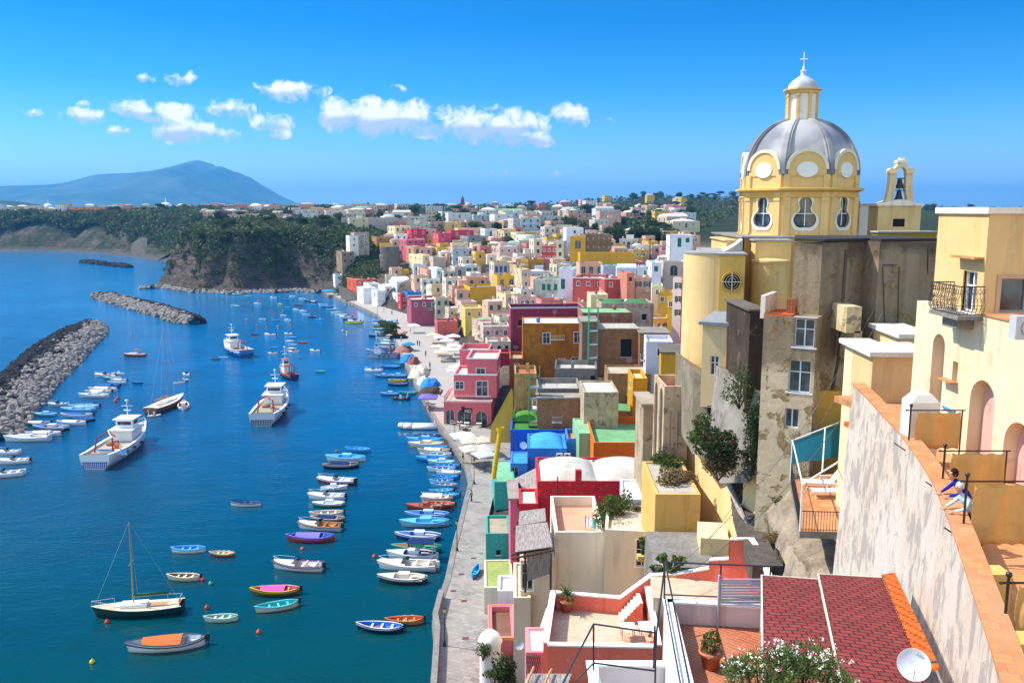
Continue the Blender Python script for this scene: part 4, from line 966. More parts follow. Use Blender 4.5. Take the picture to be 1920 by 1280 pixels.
for c_ in PAL+RPAL:
 t = NT('small_house_paint'); n = t.noise(.5, 5, .6, t.pos()); SP.append(t.out(t.mix(t.ramp(n, [(.35, 0), (.7, .6)]), lin(c_), [v*.7 for v in lin(c_)]), .9, spec=.1))
m = MB(); ix = {c_: i for i, c_ in enumerate(PAL)}; ND = len(PAL)+len(RPAL)
for (_, pp, p1, ay, dep, th, col, kind, w, H, z, x, y, e_, d_, rfc, r, pt, hw) in CAND[NK:]:
 m.M = Matrix.Translation((x, y, z))@Matrix.Rotation(th, 4, 'Z')@Matrix.Translation((-w/2, -dep/2, 0)); m.mi = ix[col]; m.box(0, w, 0, dep, -2, H-.4)
 for a, b, c, d in ((0, w, 0, .25), (0, w, dep-.25, dep), (0, .25, .25, dep-.25), (w-.25, w, .25, dep-.25)): m.box(a, b, c, d, H-.39, H+.1)
 m.mi = len(PAL)+RPAL.index(rfc)
 if kind != 'flat': dome_pts(m, .3, w-.3, .3, dep-.3, H-.38, min(w, dep)*.22, 6)
 else: m.box(.26, w-.26, .26, dep-.26, H-.39, H-.3)
 m.mi = ND
 for L_, sd_ in ((w, 0), (dep, 1)):
  k = max(1, int(L_/2.6))
  for row in range(2 if H > 5.5 else 1):
   for i in range(k):
    u = L_*(i+.5)/k; zt = H-1.2-row*3
    if sd_: m.box(-.04, 0, u-.45, u+.45, zt-1.4, zt)
    else: m.box(u-.45, u+.45, -.04, 0, zt-1.4, zt)
tag(m.build('small_distant_houses', SP+[GLASS]), 'crowd of small far houses filling the gaps up to the plateau', kind='stuff')
print('kept', NK, 'stuff', len(CAND)-NK, len(HOUSES))
YL = '#e2bd7c'; YD = '#d9ae66'; CREAM = '#ead7a6'
def m_peel():
 t = NT('peeling_whitewash'); p = t.pos()
 ps = t.mapping(p, (1.0, 1.0, .6)); n = t.noise(1.5, 9, .68, ps, dist=.5); n2 = t.noise(3.6, 8, .72, ps, dist=.3); n3 = t.noise(.35, 4, .6, p)
 c = t.mix(t.ramp(n3, [(.4, 0), (.6, 1)]), (.56, .50, .42), (.56, .44, .34))
 c = t.mix(t.ramp(t.math('ADD', n, t.math('MULTIPLY', t.math('SUBTRACT', n3, .5), .35)), [(.49, 0), (.56, .85)]), c, (.33, .295, .255))
 c = t.mix(t.ramp(n2, [(.60, 0), (.66, .8)]), c, (.48, .38, .28))
 c = t.mix(t.ramp(t.noise(2.1, 8, .7, ps), [(.60, 0), (.68, .7)]), c, (.66, .63, .57))
 return t.out(c, .95, t.bump(t.math('ADD', n, n2), .7, .06), spec=.1)
PEEL = m_peel()
def m_stucco_tower():
 t = NT('weathered_tower_stucco'); p = t.pos(); z = t.n('ShaderNodeSeparateXYZ', {0: p}).outputs[2]
 n = t.noise(.55, 8, .68, p, dist=.5); n2 = t.noise(2.6, 8, .7, p); n3 = t.noise(.28, 6, .6, p); st = t.noise(1.2, 5, .6, t.mapping(p, (2, 2, .12)))
 c = t.mix(t.ramp(n2, [(.35, 0), (.7, 1)]), (.26, .195, .125), (.185, .14, .09))
 c = t.mix(t.math('MULTIPLY', t.ramp(st, [(.42, 0), (.65, 1)]), .55), c, (.34, .27, .18))
 low = t.ramp(t.math('ADD', t.math('MULTIPLY', t.math('SUBTRACT', 34.6, z), .22), t.math('MULTIPLY', t.math('SUBTRACT', n3, .5), 1.6)), [(.35, 0), (.55, 1)])
 c = t.mix(low, c, t.mix(t.ramp(n2, [(.4, 0), (.6, 1)]), (.60, .49, .32), (.50, .40, .27)))
 hole = t.ramp(t.math('ADD', n, t.math('MULTIPLY', low, .05)), [(.575, 0), (.60, 1)])
 c = t.mix(t.math('MULTIPLY', hole, .9), c, t.mix(t.ramp(n2, [(.45, 0), (.6, 1)]), (.20, .14, .06), (.36, .25, .10)))
 top = t.ramp(t.math('ADD', t.math('MULTIPLY', t.math('SUBTRACT', z, 38.6), .6), t.math('MULTIPLY', t.math('SUBTRACT', n, .5), 2.4)), [(.3, 0), (.8, .75)])
 c = t.mix(top, c, (.075, .055, .04))
 return t.out(c, .95, t.bump(t.math('SUBTRACT', n2, t.math('MULTIPLY', hole, .9)), .7, .07), spec=.1)
TOWER = m_stucco_tower()
def m_grey_dome():
 t = NT('dome_render'); p = t.pos(); c = t.ocol(); n = t.noise(.9, 6, .65, p); n2 = t.noise(.22, 3, .5, p)
 c1 = t.mix(t.ramp(n, [(.35, 0), (.7, .6)]), c, t.mix(1.0, c, (.72, .72, .74), 'MULTIPLY'))
 c2 = t.mix(t.ramp(n2, [(.45, 0), (.6, .45)]), c1, (.62, .60, .56))
 return t.out(c2, .8, t.bump(n, .3, .05), spec=.25)
GDOME = m_grey_dome()
church = empty('church', P(1491, 445, 80), 0, 'yellow baroque church with a grey ribbed octagonal dome and white lantern', 'church')
CB = P(1491, 445, 80); S = F/proj(CB)[2]
zz = lambda y: P(1491, y, 80).z-CB.z
to_cam = math.atan2(-CB.y, -CB.x)
R8 = 106/S
f0 = to_cam+math.radians(8.5)          # centre facet normal angle (counter-clockwise = to the right seen from the camera)
def oct_r(r, fn=None):
 ap = r*math.cos(PI/8)
 def f(a):
  d = (a-f0+PI/8) % (PI/4)-PI/8; return ap/math.cos(d)/r
 return f
octf = oct_r(1.0)
AP = R8*math.cos(PI/8)
def facet(k):
 a = f0+k*PI/4; n = Vector((math.cos(a), math.sin(a), 0)); return n, Vector((-math.sin(a), math.cos(a), 0))
def fpt(k, u, o, z):
 n, t_ = facet(k); return n*(AP+o)+t_*u+Vector((0, 0, z))
HW = R8*math.sin(PI/8)
def pear(sc=1.0, n=40):
 pts = []
 for i in range(n):
  dx, dy = math.cos(2*PI*(i+.5)/n), math.sin(2*PI*(i+.5)/n); rr = .3
  for cx_, cy_, cr_ in ((0, .72, .50), (.27, -.5, .60), (-.27, -.5, .60), (0, .1, .44)):
   b_ = dx*cx_+dy*cy_; d_ = b_*b_-(cx_*cx_+cy_*cy_)+cr_*cr_
   if d_ >= 0: rr = max(rr, b_+math.sqrt(d_))
  pts.append((dx*rr*1.08*sc, dy*rr*1.16*sc))
 return pts
z0d, z1d = 0, zz(362)
drum = MB()
for k in range(8):
 zc = zz(399); hole = [(u*1.02, v*1.0+zc) for u, v in pear(1.0)]
 n_ = len(hole)
 rect = []
 for (u, v) in hole:
  du, dv = u, v-zc
  s1 = HW/abs(du) if abs(du) > 1e-6 else 1e9; s2 = ((z1d-zc)/dv if dv > 0 else (z0d-zc)/dv) if abs(dv) > 1e-6 else 1e9
  s_ = min(s1, s2); rect.append((du*s_, zc+dv*s_))
 for i in range(n_):
  j = (i+1) % n_
  poly = [hole[i], hole[j], rect[j], rect[i]]
  if abs(abs(rect[i][0])-abs(rect[j][0])) > 1e-3 and abs(rect[i][1]-rect[j][1]) > 1e-3:
   cu = HW*(1 if (rect[i][0]+rect[j][0]) > 0 else -1); cv = z1d if (rect[i][1]+rect[j][1])/2 > zc else z0d
   poly = [hole[i], hole[j], rect[j], (cu, cv), rect[i]]
  drum.poly([fpt(k, u, 0, v) for u, v in poly])
  drum.poly([fpt(k, hole[i][0], 0, hole[i][1]), fpt(k, hole[j][0], 0, hole[j][1]), fpt(k, hole[j][0], -.35, hole[j][1]), fpt(k, hole[i][0], -.35, hole[i][1])])
 for sg in (-1, 1):                     # pilasters
  a, b = sorted((sg*(HW-.1), sg*(HW-.72)))
  pts = [fpt(k, a, -.1, 0), fpt(k, b, -.1, 0), fpt(k, b, .16, 0), fpt(k, a, .16, 0)]
  drum.prism([(p.x, p.y) for p in pts], 0, z1d-.01); drum.prism([(p.x*1.012, p.y*1.012) for p in pts], z1d-.75, z1d-.5); drum.prism([(p.x*1.012, p.y*1.012) for p in pts], 0, .5)
drum.lathe([(AP*1.0/math.cos(PI/8)+.25, -.3), (R8+.25, .28), (R8+.02, .34)], 64, rfun=octf)
drum.build('drum', PLASTER, church, YL)
cor = MB(); cor.lathe([(R8, z1d-.5), (R8+.22, z1d-.42), (R8+.22, z1d-.3), (R8+.1, z1d-.28), (R8+.12, z1d), (R8+.45, z1d+.12), (R8+.62, z1d+.18), (R8+.62, z1d+.34), (R8-.1, z1d+.42)], 64, rfun=octf)
cor.build('cornice', PLASTER, church, '#dfb564')
for k in (-2, -1, 0, 1, 2):
 zc = zz(399); pr = pear(1.0)
 fr = MB()
 for i in range(len(pr)):
  j = (i+1) % len(pr)
  def q(s_, o, i_): u, v = pr[i_]; return fpt(k, u*1.02*s_, o, zc+v*s_)
  fr.poly([q(1.0, .06, i), q(1.0, .06, j), q(1.22, .06, j), q(1.22, .06, i)]); fr.poly([q(1.22, .06, i), q(1.22, .06, j), q(1.22, -.02, j), q(1.22, -.02, i)]); fr.poly([q(1.0, -.3, i), q(1.0, -.3, j), q(1.0, .06, j), q(1.0, .06, i)])
 w_ = fr.build('window', PLASTER, church, '#e9e4d8')
 g = MB(); g.poly([fpt(k, u*1.02, -.22, zc+v) for u, v in pr]); g.build('pane', GLASS, w_)
 c = MB(); c.box(0, 0, 0, 0, 0, 0); c = MB()
 c.tube(fpt(k, 0, -.16, zc-1.1), fpt(k, 0, -.16, zc+1.2), .05, n=4); c.tube(fpt(k, -.75, -.16, zc-.05), fpt(k, .75, -.16, zc-.05), .05, n=4); c.build('glazing_bar', PAINT, w_, '#dfe3e2')
z2 = zz(332)
at = MB(); at.lathe([(R8-.02, z1d+.36), (R8-.02, z2), (R8-.4, z2+.02)], 64, rfun=octf)
for k in range(8):
 for sg in (-1, 1):
  a, b = sorted((sg*(HW-.1), sg*(HW-.62))); pts = [fpt(k, a, -.1, 0), fpt(k, b, -.1, 0), fpt(k, b, .12, 0), fpt(k, a, .12, 0)]; at.prism([(p.x, p.y) for p in pts], z1d+.36, z2+.05)
at.build('attic', PLASTER, church, YL)
DH = zz(226)-z2; DR = R8-.12
dm = MB(); dm.sm = True
prof = [(DR*math.cos(a*PI/2*.86/14)**.92, z2+DH*math.sin(a*PI/2*.86/14)/math.sin(PI/2*.86)) for a in range(15)]
def octd(a):
 d = (a-f0+PI/8) % (PI/4)-PI/8; return .965+.035*(octf(a)-.93)/.07
dm.lathe(prof, 96, rfun=lambda a: octf(a)*.5+.5*.985); dome_o = dm.build('dome', GDOME, church, '#7d8087')
for k in range(8):
 a = f0+PI/8+k*PI/4; rb = MB(); n = Vector((math.cos(a), math.sin(a), 0)); t_ = Vector((-math.sin(a), math.cos(a), 0))
 for off, wd, hh in ((0, .34, .10), (0, .16, .2)):
  for (r0, h0), (r1, h1) in zip(prof[:-1], prof[1:]):
   s0, s1 = (.55+.45*r0/DR), (.55+.45*r1/DR)
   f_ = lambda r, h, s_, e, up: n*(r+.02+up)+t_*(e*wd*s_)+Vector((0, 0, h+up*.5))
   A1, A2, B1, B2 = f_(r0, h0, s0, -1, hh), f_(r0, h0, s0, 1, hh), f_(r1, h1, s1, -1, hh), f_(r1, h1, s1, 1, hh)
   rb.poly([A1, A2, B2, B1]); rb.poly([f_(r0, h0, s0, -1, -.1), A1, B1, f_(r1, h1, s1, -1, -.1)]); rb.poly([A2, f_(r0, h0, s0, 1, -.1), f_(r1, h1, s1, 1, -.1), B2])
 rb.build('rib', GDOME, church, '#74777e')
for k in (-2, -1, 0, 1, 2):       # oval medallions with arched gables
 zc = zz(322); md = MB(); n = 22; ro = 1.62; ri = .95
 prf = [(ro*math.cos(PI*i/n), zc+ro*math.sin(PI*i/n)) for i in range(n+1)]
 md.poly([fpt(k, u, .06, v) for u, v in [(ro, z2-.05)]+prf+[(-ro, z2-.05)]][::1])
 for a, b in zip(prf[:-1], prf[1:]):
  md.poly([fpt(k, a[0], .06, a[1]), fpt(k, b[0], .06, b[1]), fpt(k, b[0], -1.6, b[1]), fpt(k, a[0], -1.6, a[1])])
 mo = md.build('gable', PLASTER, church, YL)
 rm = MB(); 
 for a, b in zip(prf[:-1], prf[1:]):
  e = 1.14; f_ = lambda p, s_, o: fpt(k, p[0]*s_, o, zc+(p[1]-zc)*s_)
  rm.poly([f_(a, .93, .16), f_(b, .93, .16), f_(b, 1.1, .16), f_(a, 1.1, .16)]); rm.poly([f_(a, 1.1, .16), f_(b, 1.1, .16), f_(b, 1.1, -.3), f_(a, 1.1, -.3)]); rm.poly([f_(b, .93, .16), f_(a, .93, .16), f_(a, .93, .0), f_(b, .93, .0)])
 rm.build('arch_moulding', PLASTER, mo, '#e8dfc4')
 ov = MB(); pts = [fpt(k, 0.88*math.cos(2*PI*i/28), .14, zc-.02+.66*math.sin(2*PI*i/28)) for i in range(28)]; ov.poly(pts)
 for i in range(28): j = (i+1) % 28; ov.poly([pts[i], pts[j], pts[j]-facet(k)[0]*.1, pts[i]-facet(k)[0]*.1])
 ov.build('medallion', PLASTER, mo, '#f0eee9')
z3 = zz(228); z4 = zz(173); LR = 27/S
ln = MB(); ln.lathe([(LR+.5, z3-.55), (LR+.45, z3-.15), (LR+.2, z3), (LR-.05, z3+.05), (LR-.05, z4-.2)], 48, rfun=octf)
lo = ln.build('lantern', PLASTER, church, '#efe9dc')
for k in range(8):
 a = f0+PI/8+k*PI/4; c = Vector((math.cos(a), math.sin(a), 0))*(LR-.02); pl = MB(); pl.M = Matrix.Translation(c)@Matrix.Rotation(a, 4, 'Z'); pl.box(-.12, .12, -.13, .13, z3+.02, z4-.1); pl.box(-.16, .17, -.17, .17, z4-.45, z4-.25); pl.build('pilaster', PLASTER, lo, YL)
lc = MB(); lc.lathe([(LR, z4-.22), (LR+.16, z4-.15), (LR+.16, z4), (LR+.42, z4+.1), (LR+.42, z4+.22), (LR-.05, z4+.28)], 48, rfun=octf); lc.build('lantern_cornice', PLASTER, church, YL)
z5 = zz(136); cup = MB(); cup.sm = True; hh = z5-z4-.26
cup.lathe([(LR*1.0, z4+.26), (LR*1.0, z4+.26+hh*.12), (LR*.93, z4+.26+hh*.3), (LR*.72, z4+.26+hh*.5), (LR*.42, z4+.26+hh*.68), (LR*.2, z4+.26+hh*.82), (LR*.17, z4+.26+hh)], 40, rfun=lambda a: octf(a)*.5+.49)
cup.build('cupola', GDOME, church, '#a9acb0')
fn = MB(); z6 = zz(98); fn.lathe([(.16, z5-.02), (.26, z5+.05), (.26, z5+.18), (.1, z5+.22), (.1, z5+.5), (.0, z5+.52)], 12); fn.tube((0, 0, z5), (0, 0, z6), .05, n=6)
rt = Vector((-math.sin(to_cam), math.cos(to_cam), 0)); fn.tube(-rt*.33+Vector((0, 0, z6-.62)), rt*.33+Vector((0, 0, z6-.62)), .05, n=6); fn.build('cross', METAL, church, '#e6e6e4')
def part_block(px0, px1, py, Y, dep, yaw, zb, col, name, root, mat=PLASTER, cap='#a9a7a2', top=.12, curved=None, capov=.15, holes_f=(), roofmat=ROOF):
 A = P(px0, py, Y); th = math.radians(yaw); dx, dy = math.cos(th), math.sin(th); lo, hi = .1, 80
 for _ in range(40):
  m = (lo+hi)/2
  if proj((A.x+dx*m, A.y+dy*m, A.z))[0] < px1: lo = m
  else: hi = m
 w = lo; M = Matrix.Translation(Vector((A.x, A.y, 0))-(Vector((root.location.x, root.location.y, 0)) if root else Vector((0, 0, 0))))@Matrix.Rotation(th, 4, 'Z')
 ro = root.location.z if root else 0
 mb = MB(); mb.M = M
 if holes_f:
  hs = [(u*w-hw/2, u*w+hw/2, v-ro, v+hh-ro, ar) for u, v, hw, hh, ar in holes_f]
  wall_holes(mb, w, zb-ro, A.z-ro, hs, lambda u, d, z: (u, d, z)); mb.poly([(0, dep, zb-ro), (0, 0, zb-ro), (0, 0, A.z-ro), (0, dep, A.z-ro)]); mb.poly([(w, 0, zb-ro), (w, dep, zb-ro), (w, dep, A.z-ro), (w, 0, A.z-ro)]); mb.poly([(0, 0, A.z-ro), (w, 0, A.z-ro), (w, dep, A.z-ro), (0, dep, A.z-ro)])
 else: mb.box(0, w, 0, dep, zb-ro, A.z-ro)
 o = mb.build(name, mat, root, col)
 if top:
  c = MB(); c.M = M; c.box(-capov, w+capov, -capov, dep+capov, A.z-ro+.002, A.z-ro+top); c.build('roof', roofmat, o, cap)
 return o, A, w, M
part_block(1396, 1600, 446, 73, 14, -3, 24, YD, 'nave', church, cap='#8b8a86', capov=.3)
part_block(1417, 1484, 452, 70.5, 3, -6, 24, YL, 'transept', church)
ap_ = MB(); c = P(1447, 492, 70.2)-Vector((0, -.4, 0)); cl = c-church.location
ap_.lathe([(1.45, -14), (1.45, 0), (1.55, .02), (1.55, .2), (0, .45)], 30, (cl.x, cl.y, cl.z)); ap_.build('small_apse', PLASTER, church, YL)
def curved_block(pts, zb, zt, name, col, root, mat=PLASTER, cap=None):
 mb = MB(); r = root.location; mb.sm = False
 p = [(q[0]-r.x, q[1]-r.y) for q in pts]; mb.prism(p, zb-r.z, zt-r.z)
 o = mb.build(name, mat, root, col)
 return o
A1 = P(1290, 476, 68); zt = A1.z; r_ = 2.7; cx, cy = A1.x+r_*.98, A1.y+1.2
pts = [(cx+r_*math.cos(a), cy+r_*math.sin(a)) for a in [PI*.55+i*PI*1.0/26 for i in range(27)]]+[(cx+1.6, cy+6), (cx, cy+8)]
apse = curved_block(pts, 20, zt, 'round_apse', '#e3c48a', church)
rf = MB(); r = church.location; rf.prism([((x-cx)*1.02+cx-r.x, (y-cy)*1.02+cy-r.y) for x, y in pts], zt-r.z+.003, zt-r.z+.12); rf.build('roof', ROOF, apse, '#9a9893')
part_block(1350, 1398, 478, 66.3, 8, -10, 22, '#dcb25c', 'side_chapel', church, cap='#9a9893')
sw = MB(); L0 = P(1333, 478, 68)-r; L1 = P(1393, 449, 70)-r
N = 10
for i in range(N):
 a, b = i/N, (i+1)/N
 f_ = lambda q: (L0.x+(L1.x-L0.x)*q, L0.y+(L1.y-L0.y)*q, L0.z+(L1.z-L0.z)*(q**1.8))
 p, q = f_(a), f_(b); sw.poly([p, q, (q[0]+1.5, q[1]+7, q[2]), (p[0]+1.5, p[1]+7, p[2])]); sw.poly([(p[0], p[1], L0.z-3), (q[0], q[1], L0.z-3), q, p])
sw.build('shoulder_roof', ROOF, church, '#b9b5aa')
part_block(1362, 1396, 452, 74, 8, -4, 30, YL, 'shoulder', church, cap='#c9b98a')
rw = MB(); c = P(1371, 528, 66.1)-r; c.y -= .12
n = 28
for i in range(n):
 a, b = 2*PI*i/n, 2*PI*(i+1)/n
 f_ = lambda a_, rr, o_: (c.x+rr*math.cos(a_), c.y+o_-rr*math.cos(a_)*.17, c.z+rr*math.sin(a_))
 rw.poly([f_(a, .62, -.08), f_(b, .62, -.08), f_(b, .78, -.08), f_(a, .78, -.08)]); rw.poly([f_(a, .78, -.08), f_(b, .78, -.08), f_(b, .78, .1), f_(a, .78, .1)])
rwo = rw.build('rose_window', PLASTER, church, '#b9953f')
g = MB(); g.poly([(c.x+.62*math.cos(2*PI*i/n), c.y-.03-.62*math.cos(2*PI*i/n)*.17, c.z+.62*math.sin(2*PI*i/n)) for i in range(n)]); g.build('opening', DARK, rwo)
g = MB(); g.tube((c.x, c.y-.1, c.z-.75), (c.x, c.y-.1, c.z+.75), .05, n=4); g.tube((c.x-.7, c.y-.0, c.z), (c.x+.7, c.y-.2, c.z), .05, n=4)
for q_a in (.3, .5): 
 for i in range(16):
  a, b = 2*PI*i/16, 2*PI*(i+1)/16; g.tube((c.x+q_a*math.cos(a), c.y-.1, c.z+q_a*math.sin(a)), (c.x+q_a*math.cos(b), c.y-.1, c.z+q_a*math.sin(b)), .022, n=3)
g.build('grille', METAL, rwo, '#cfc4b0')
o, w, d, H = house(1318, 1408, 608, 60, dep=7, yaw=-22, col='#e0c79a', roof='#8f9296', kind='slab', base=28, windows=[(.28, -3.6, .6, 1.4, 's'), (.80, -3.9, .75, 1.7, 's'), (.2, -6.6, .28, .75, 'd')], label='cream annex with small windows and a grey flat roof below the round apse', extra=False)
dp = MB(); dp.tube((w*.52, -.09, .5), (w*.52, -.09, H-.3), .055, n=6); dp.build('drainpipe', METAL, o, '#b98f55')
o2 = MB(); 
pb = part_block(1597, 1613, 377, 84, 1.6, 5, P(1600, 450, 84).z-1, '#c9a64f', 'stone_pier', None, mat=WORN, top=0)[0]; tag(pb, 'square yellow stone pier stub beside the church drum', 'pier')
pb = part_block(1589, 1596, 431, 83, 2, 5, P(1600, 450, 84).z-1, '#c9a64f', 'stone_block', None, mat=WORN, top=0)[0]; tag(pb, 'low yellow masonry block left of the stone pier stub', 'masonry block')
BY = 78; bb = P(1683, 440, BY); bz = lambda y: P(1683, y, BY).z-bb.z; bs = F/proj(bb)[2]
bell = empty('bell_gable', bb, math.radians(-8), 'cream bell gable with two hanging bells on a square base', 'bell gable')
m = MB(); bw = 38/bs; m.box(-bw, bw, -.1, 3.2, bz(470), bz(386)); m.build('base', PLASTER, bell, '#dcbf86')
m = MB(); m.box(-bw-.15, bw+.15, -.25, 3.3, bz(386)+.003, bz(386)+.22)
N = 14
for i in range(N):
 a, b = -1+2*i/N, -1+2*(i+1)/N; f_ = lambda t_: bz(386)+.22+.35*max(0, math.cos(t_*PI/2))
 m.poly([(a*bw*.8, -.2, f_(a)), (b*bw*.8, -.2, f_(b)), (b*bw*.8, 3, f_(b)), (a*bw*.8, 3, f_(a))]); m.poly([(a*bw*.8, -.2, bz(386)), (b*bw*.8, -.2, bz(386)), (b*bw*.8, -.2, f_(b)), (a*bw*.8, -.2, f_(a))])
m.build('cornice', PLASTER, bell, '#efe6d2')
for sg in (-1, 1):        # flared piers
 m = MB(); pr = [(386, 27, 14), (372, 24, 12), (355, 21, 9), (340, 20, 8.5), (326, 20, 8.5)]
 for (y0, a0, b0), (y1, a1, b1) in zip(pr[:-1], pr[1:]):
  z_0, z_1 = bz(y0), bz(y1)
  for yy in (0, .9): m.poly([(sg*a0/bs, yy, z_0), (sg*b0/bs, yy, z_0), (sg*b1/bs, yy, z_1), (sg*a1/bs, yy, z_1)])
  m.poly([(sg*a0/bs, 0, z_0), (sg*a0/bs, .9, z_0), (sg*a1/bs, .9, z_1), (sg*a1/bs, 0, z_1)]); m.poly([(sg*b0/bs, 0, z_0), (sg*b0/bs, .9, z_0), (sg*b1/bs, .9, z_1), (sg*b1/bs, 0, z_1)])
 a, b = sorted((sg*22/bs, sg*8/bs)); m.box(a, b, -.1, 1.0, bz(326), bz(323)); m.build('pier', PLASTER, bell, '#e2c89a')
m = MB(); prf = [(-22, 323), (-23, 318), (-19, 315), (-13, 316), (-9, 311), (-7, 307), (-3, 306), (0, 303), (3, 306), (7, 307), (9, 311), (13, 316), (19, 315), (23, 318), (22, 323)]
arch = [(8.5*math.cos(PI*i/12), 323-10*math.sin(PI*i/12)) for i in range(13)]
front = [(x/bs, bz(y)) for x, y in prf]; inn = [(x/bs, bz(y+1)) for x, y in arch]
k = len(front)
for yy in (0, .9):
 for i in range(6): m.poly([(front[i][0], yy, front[i][1]), (front[i+1][0], yy, front[i+1][1]), (inn[12-i][0] if i < 6 else 0, yy, inn[12-max(0, i)][1]) if i else (inn[12][0], yy, inn[12][1]), (inn[12-i+0][0], yy, inn[12-i][1])][:3])
m = MB()
top = front; 
for yy in (0, .9):
 pts = [(x, yy, z) for x, z in front]+[(x, yy, z) for x, z in inn]
 b0 = m._a(pts)
 for i in range(7):      # left half strips then right half
  L = [b0+i, b0+i+1, b0+k+12-min(6, int((i+1)*6/7)), b0+k+12-min(6, int(i*6/7))]
  Rr = [b0+k-1-i, b0+k-2-i, b0+k+min(6, int((i+1)*6/7)), b0+k+min(6, int(i*6/7))]
  for f in (L, Rr): m.face(tuple(dict.fromkeys(f)))
for a, b in zip(front[:-1], front[1:]): m.poly([(a[0], 0, a[1]), (b[0], 0, b[1]), (b[0], .9, b[1]), (a[0], .9, a[1])])
for a, b in zip(inn[:-1], inn[1:]): m.poly([(a[0], 0, a[1]), (b[0], 0, b[1]), (b[0], .9, b[1]), (a[0], .9, a[1])])
m.build('arched_crown', PLASTER, bell, '#e2c89a')
m = MB(); m.box(-.45, .45, -.02, .95, bz(303)-.1, bz(303)+.12); m.box(-.2, .2, .1, .7, bz(303)+.12, bz(303)+.35); m.build('finial', PLASTER, bell, '#efe6d2')
for yb in (335, 357):
 m = MB(); m.sm = True; zc = bz(yb); m.lathe([(.0, 0), (.12, -.02), (.2, -.12), (.24, -.45), (.34, -.72), (.42, -.85), (.40, -.86), (.3, -.72)], 20, (0, .45, zc)); m.sm = False; m.box(-.45, .45, .38, .52, zc-.03, zc+.07); m.tube((0, .45, zc), (0, .45, zc-.1), .05); m.tube((0, .45, zc-.6), (0, .45, zc-.95), .05)
 m.build('bell', METAL, bell, '#2a2a28')
m = MB(); m.box(-.5, .5, -.11, -.1, bz(425), bz(410)); m.build('opening', DARK, bell)
for (a, b, y, Y, dp_, yaw, zb, c, lab, cat, mt) in ((1648, 1756, 436, 70, 1.2, 0, 30, '#8f7a1f', 'olive yellow parapet wall on top of the brown rear building', 'wall', PLASTER), (1596, 1645, 384, 96, 6, 4, 30, '#c9c3bb', 'grey and white roof room behind the bell gable', 'roof room', PLASTER)):
 o = part_block(a, b, y, Y, dp_, yaw, zb, c, 'low_wall' if cat == 'wall' else 'roof_room', None, mat=mt)[0]; tag(o, lab, cat)
BT = empty('tower_house', P(1490, 860, 50), 0, 'tall brown weathered tower house with peeling stucco and white casements', 'tower house')
def seg_wall(p0, p1, zb, zt, root, name, col, mat, holes=(), thick=4, capc=None):
 """vertical wall between two world xy points (left to right seen from outside)"""
 A = Vector((p0[0], p0[1], 0)); B = Vector((p1[0], p1[1], 0)); L = (B-A).length; th = math.atan2(B.y-A.y, B.x-A.x)
 r = root.location if root else Vector((0, 0, 0)); mb = MB(); mb.M = Matrix.Translation((A.x-r.x, A.y-r.y, -r.z))@Matrix.Rotation(th, 4, 'Z')
 hs = [(u*L-w/2, u*L+w/2, z, z+h, st in 'aA') for (u, z, w, h, st) in holes]
 wall_holes(mb, L, zb, zt, hs, lambda u, d, z: (u, d, z), .35)
 mb.poly([(0, 0, zt), (L, 0, zt), (L, thick, zt), (0, thick, zt)]); mb.poly([(0, thick, zb), (0, 0, zb), (0, 0, zt), (0, thick, zt)]); mb.poly([(L, 0, zb), (L, thick, zb), (L, thick, zt), (L, 0, zt)]); mb.poly([(L, thick, zb), (0, thick, zb), (0, thick, zt), (L, thick, zt)])
 o = mb.build(name, mat, root, col)
 return o, mb.M, L, th
def XY(px, py, Y): p = P(px, py, Y); return (p.x, p.y)
zt = P(1490, 453, 52).z
low_z = P(1432, 591, 50).z
def add_win(root, M, L, u, z, w, h, st, sc=None, small=False):
 ob = None
 for nm, me, par in window_parts(w, h, st, small):
  mm = M@Matrix.Translation((u*L, .1, z))
  if par is None: ob = mobj(nm, me, root, '#dfe3ea'); ob.matrix_local = mm
  else: mobj(nm, me, ob, sc or '#cfd6dd')
 return ob
a, b, c, d_, e, f_, g_ = XY(1432, 600, 50), XY(1530, 640, 48.5), XY(1542, 460, 50), XY(1627, 460, 52), XY(1650, 455, 50.5), XY(1760, 455, 51.5), XY(1490, 455, 51.2)
z1, z2_, z3_ = P(1505, 650, 49).z, P(1502, 735, 49).z, P(1494, 802, 49).z
wn = [(.78, z1, 1.1, 1.65, 'w'), (.73, z2_, 1.25, 1.9, 'w'), (.62, z3_, .8, 1.15, 's')]
o, M, L, th = seg_wall(a, b, 22, low_z, BT, 'lower_wall', '#8a7458', TOWER, wn, 3)
for (u, z, w, h, st) in wn: add_win(BT, M, L, u, z, w, h, st)
o, M2, L2, _ = seg_wall(g_, (c[0], c[1]), low_z-.5, zt, BT, 'upper_wall', '#8a7458', TOWER, (), .8)
o, M3, L3, _ = seg_wall((c[0]+.02, c[1]+.01), d_, 22, zt+.02, BT, 'side_wall', '#a08040', TOWER, (), .9)
o, M4, L4, _ = seg_wall((d_[0]+.02, d_[1]), e, 22, zt+.04, BT, 'side_wall', '#a08040', TOWER, (), 4)
o, M5, L5, _ = seg_wall((e[0]+.03, e[1]+.02), f_, 22, zt+.06, BT, 'rear_wall', '#9a8058', TOWER, (), 6)
m = MB(); r = BT.location
for p, q in ((g_, c), (c, d_), (d_, e), (e, f_)):
 pass
m.prism([(x-r.x, y-r.y) for x, y in (g_, (c[0], c[1]-.15), (d_[0], d_[1]-.15), (e[0], e[1]-.15), (f_[0], f_[1]-.15), (f_[0], f_[1]+6), (g_[0]*1.12, g_[1]*1.12))], zt+.07-r.z, zt+.22-r.z); m.build('roof', ROOF, BT, '#3a3733')
tz = P(1455, 585, 50).z
m = MB(); m.M = M; rr = M
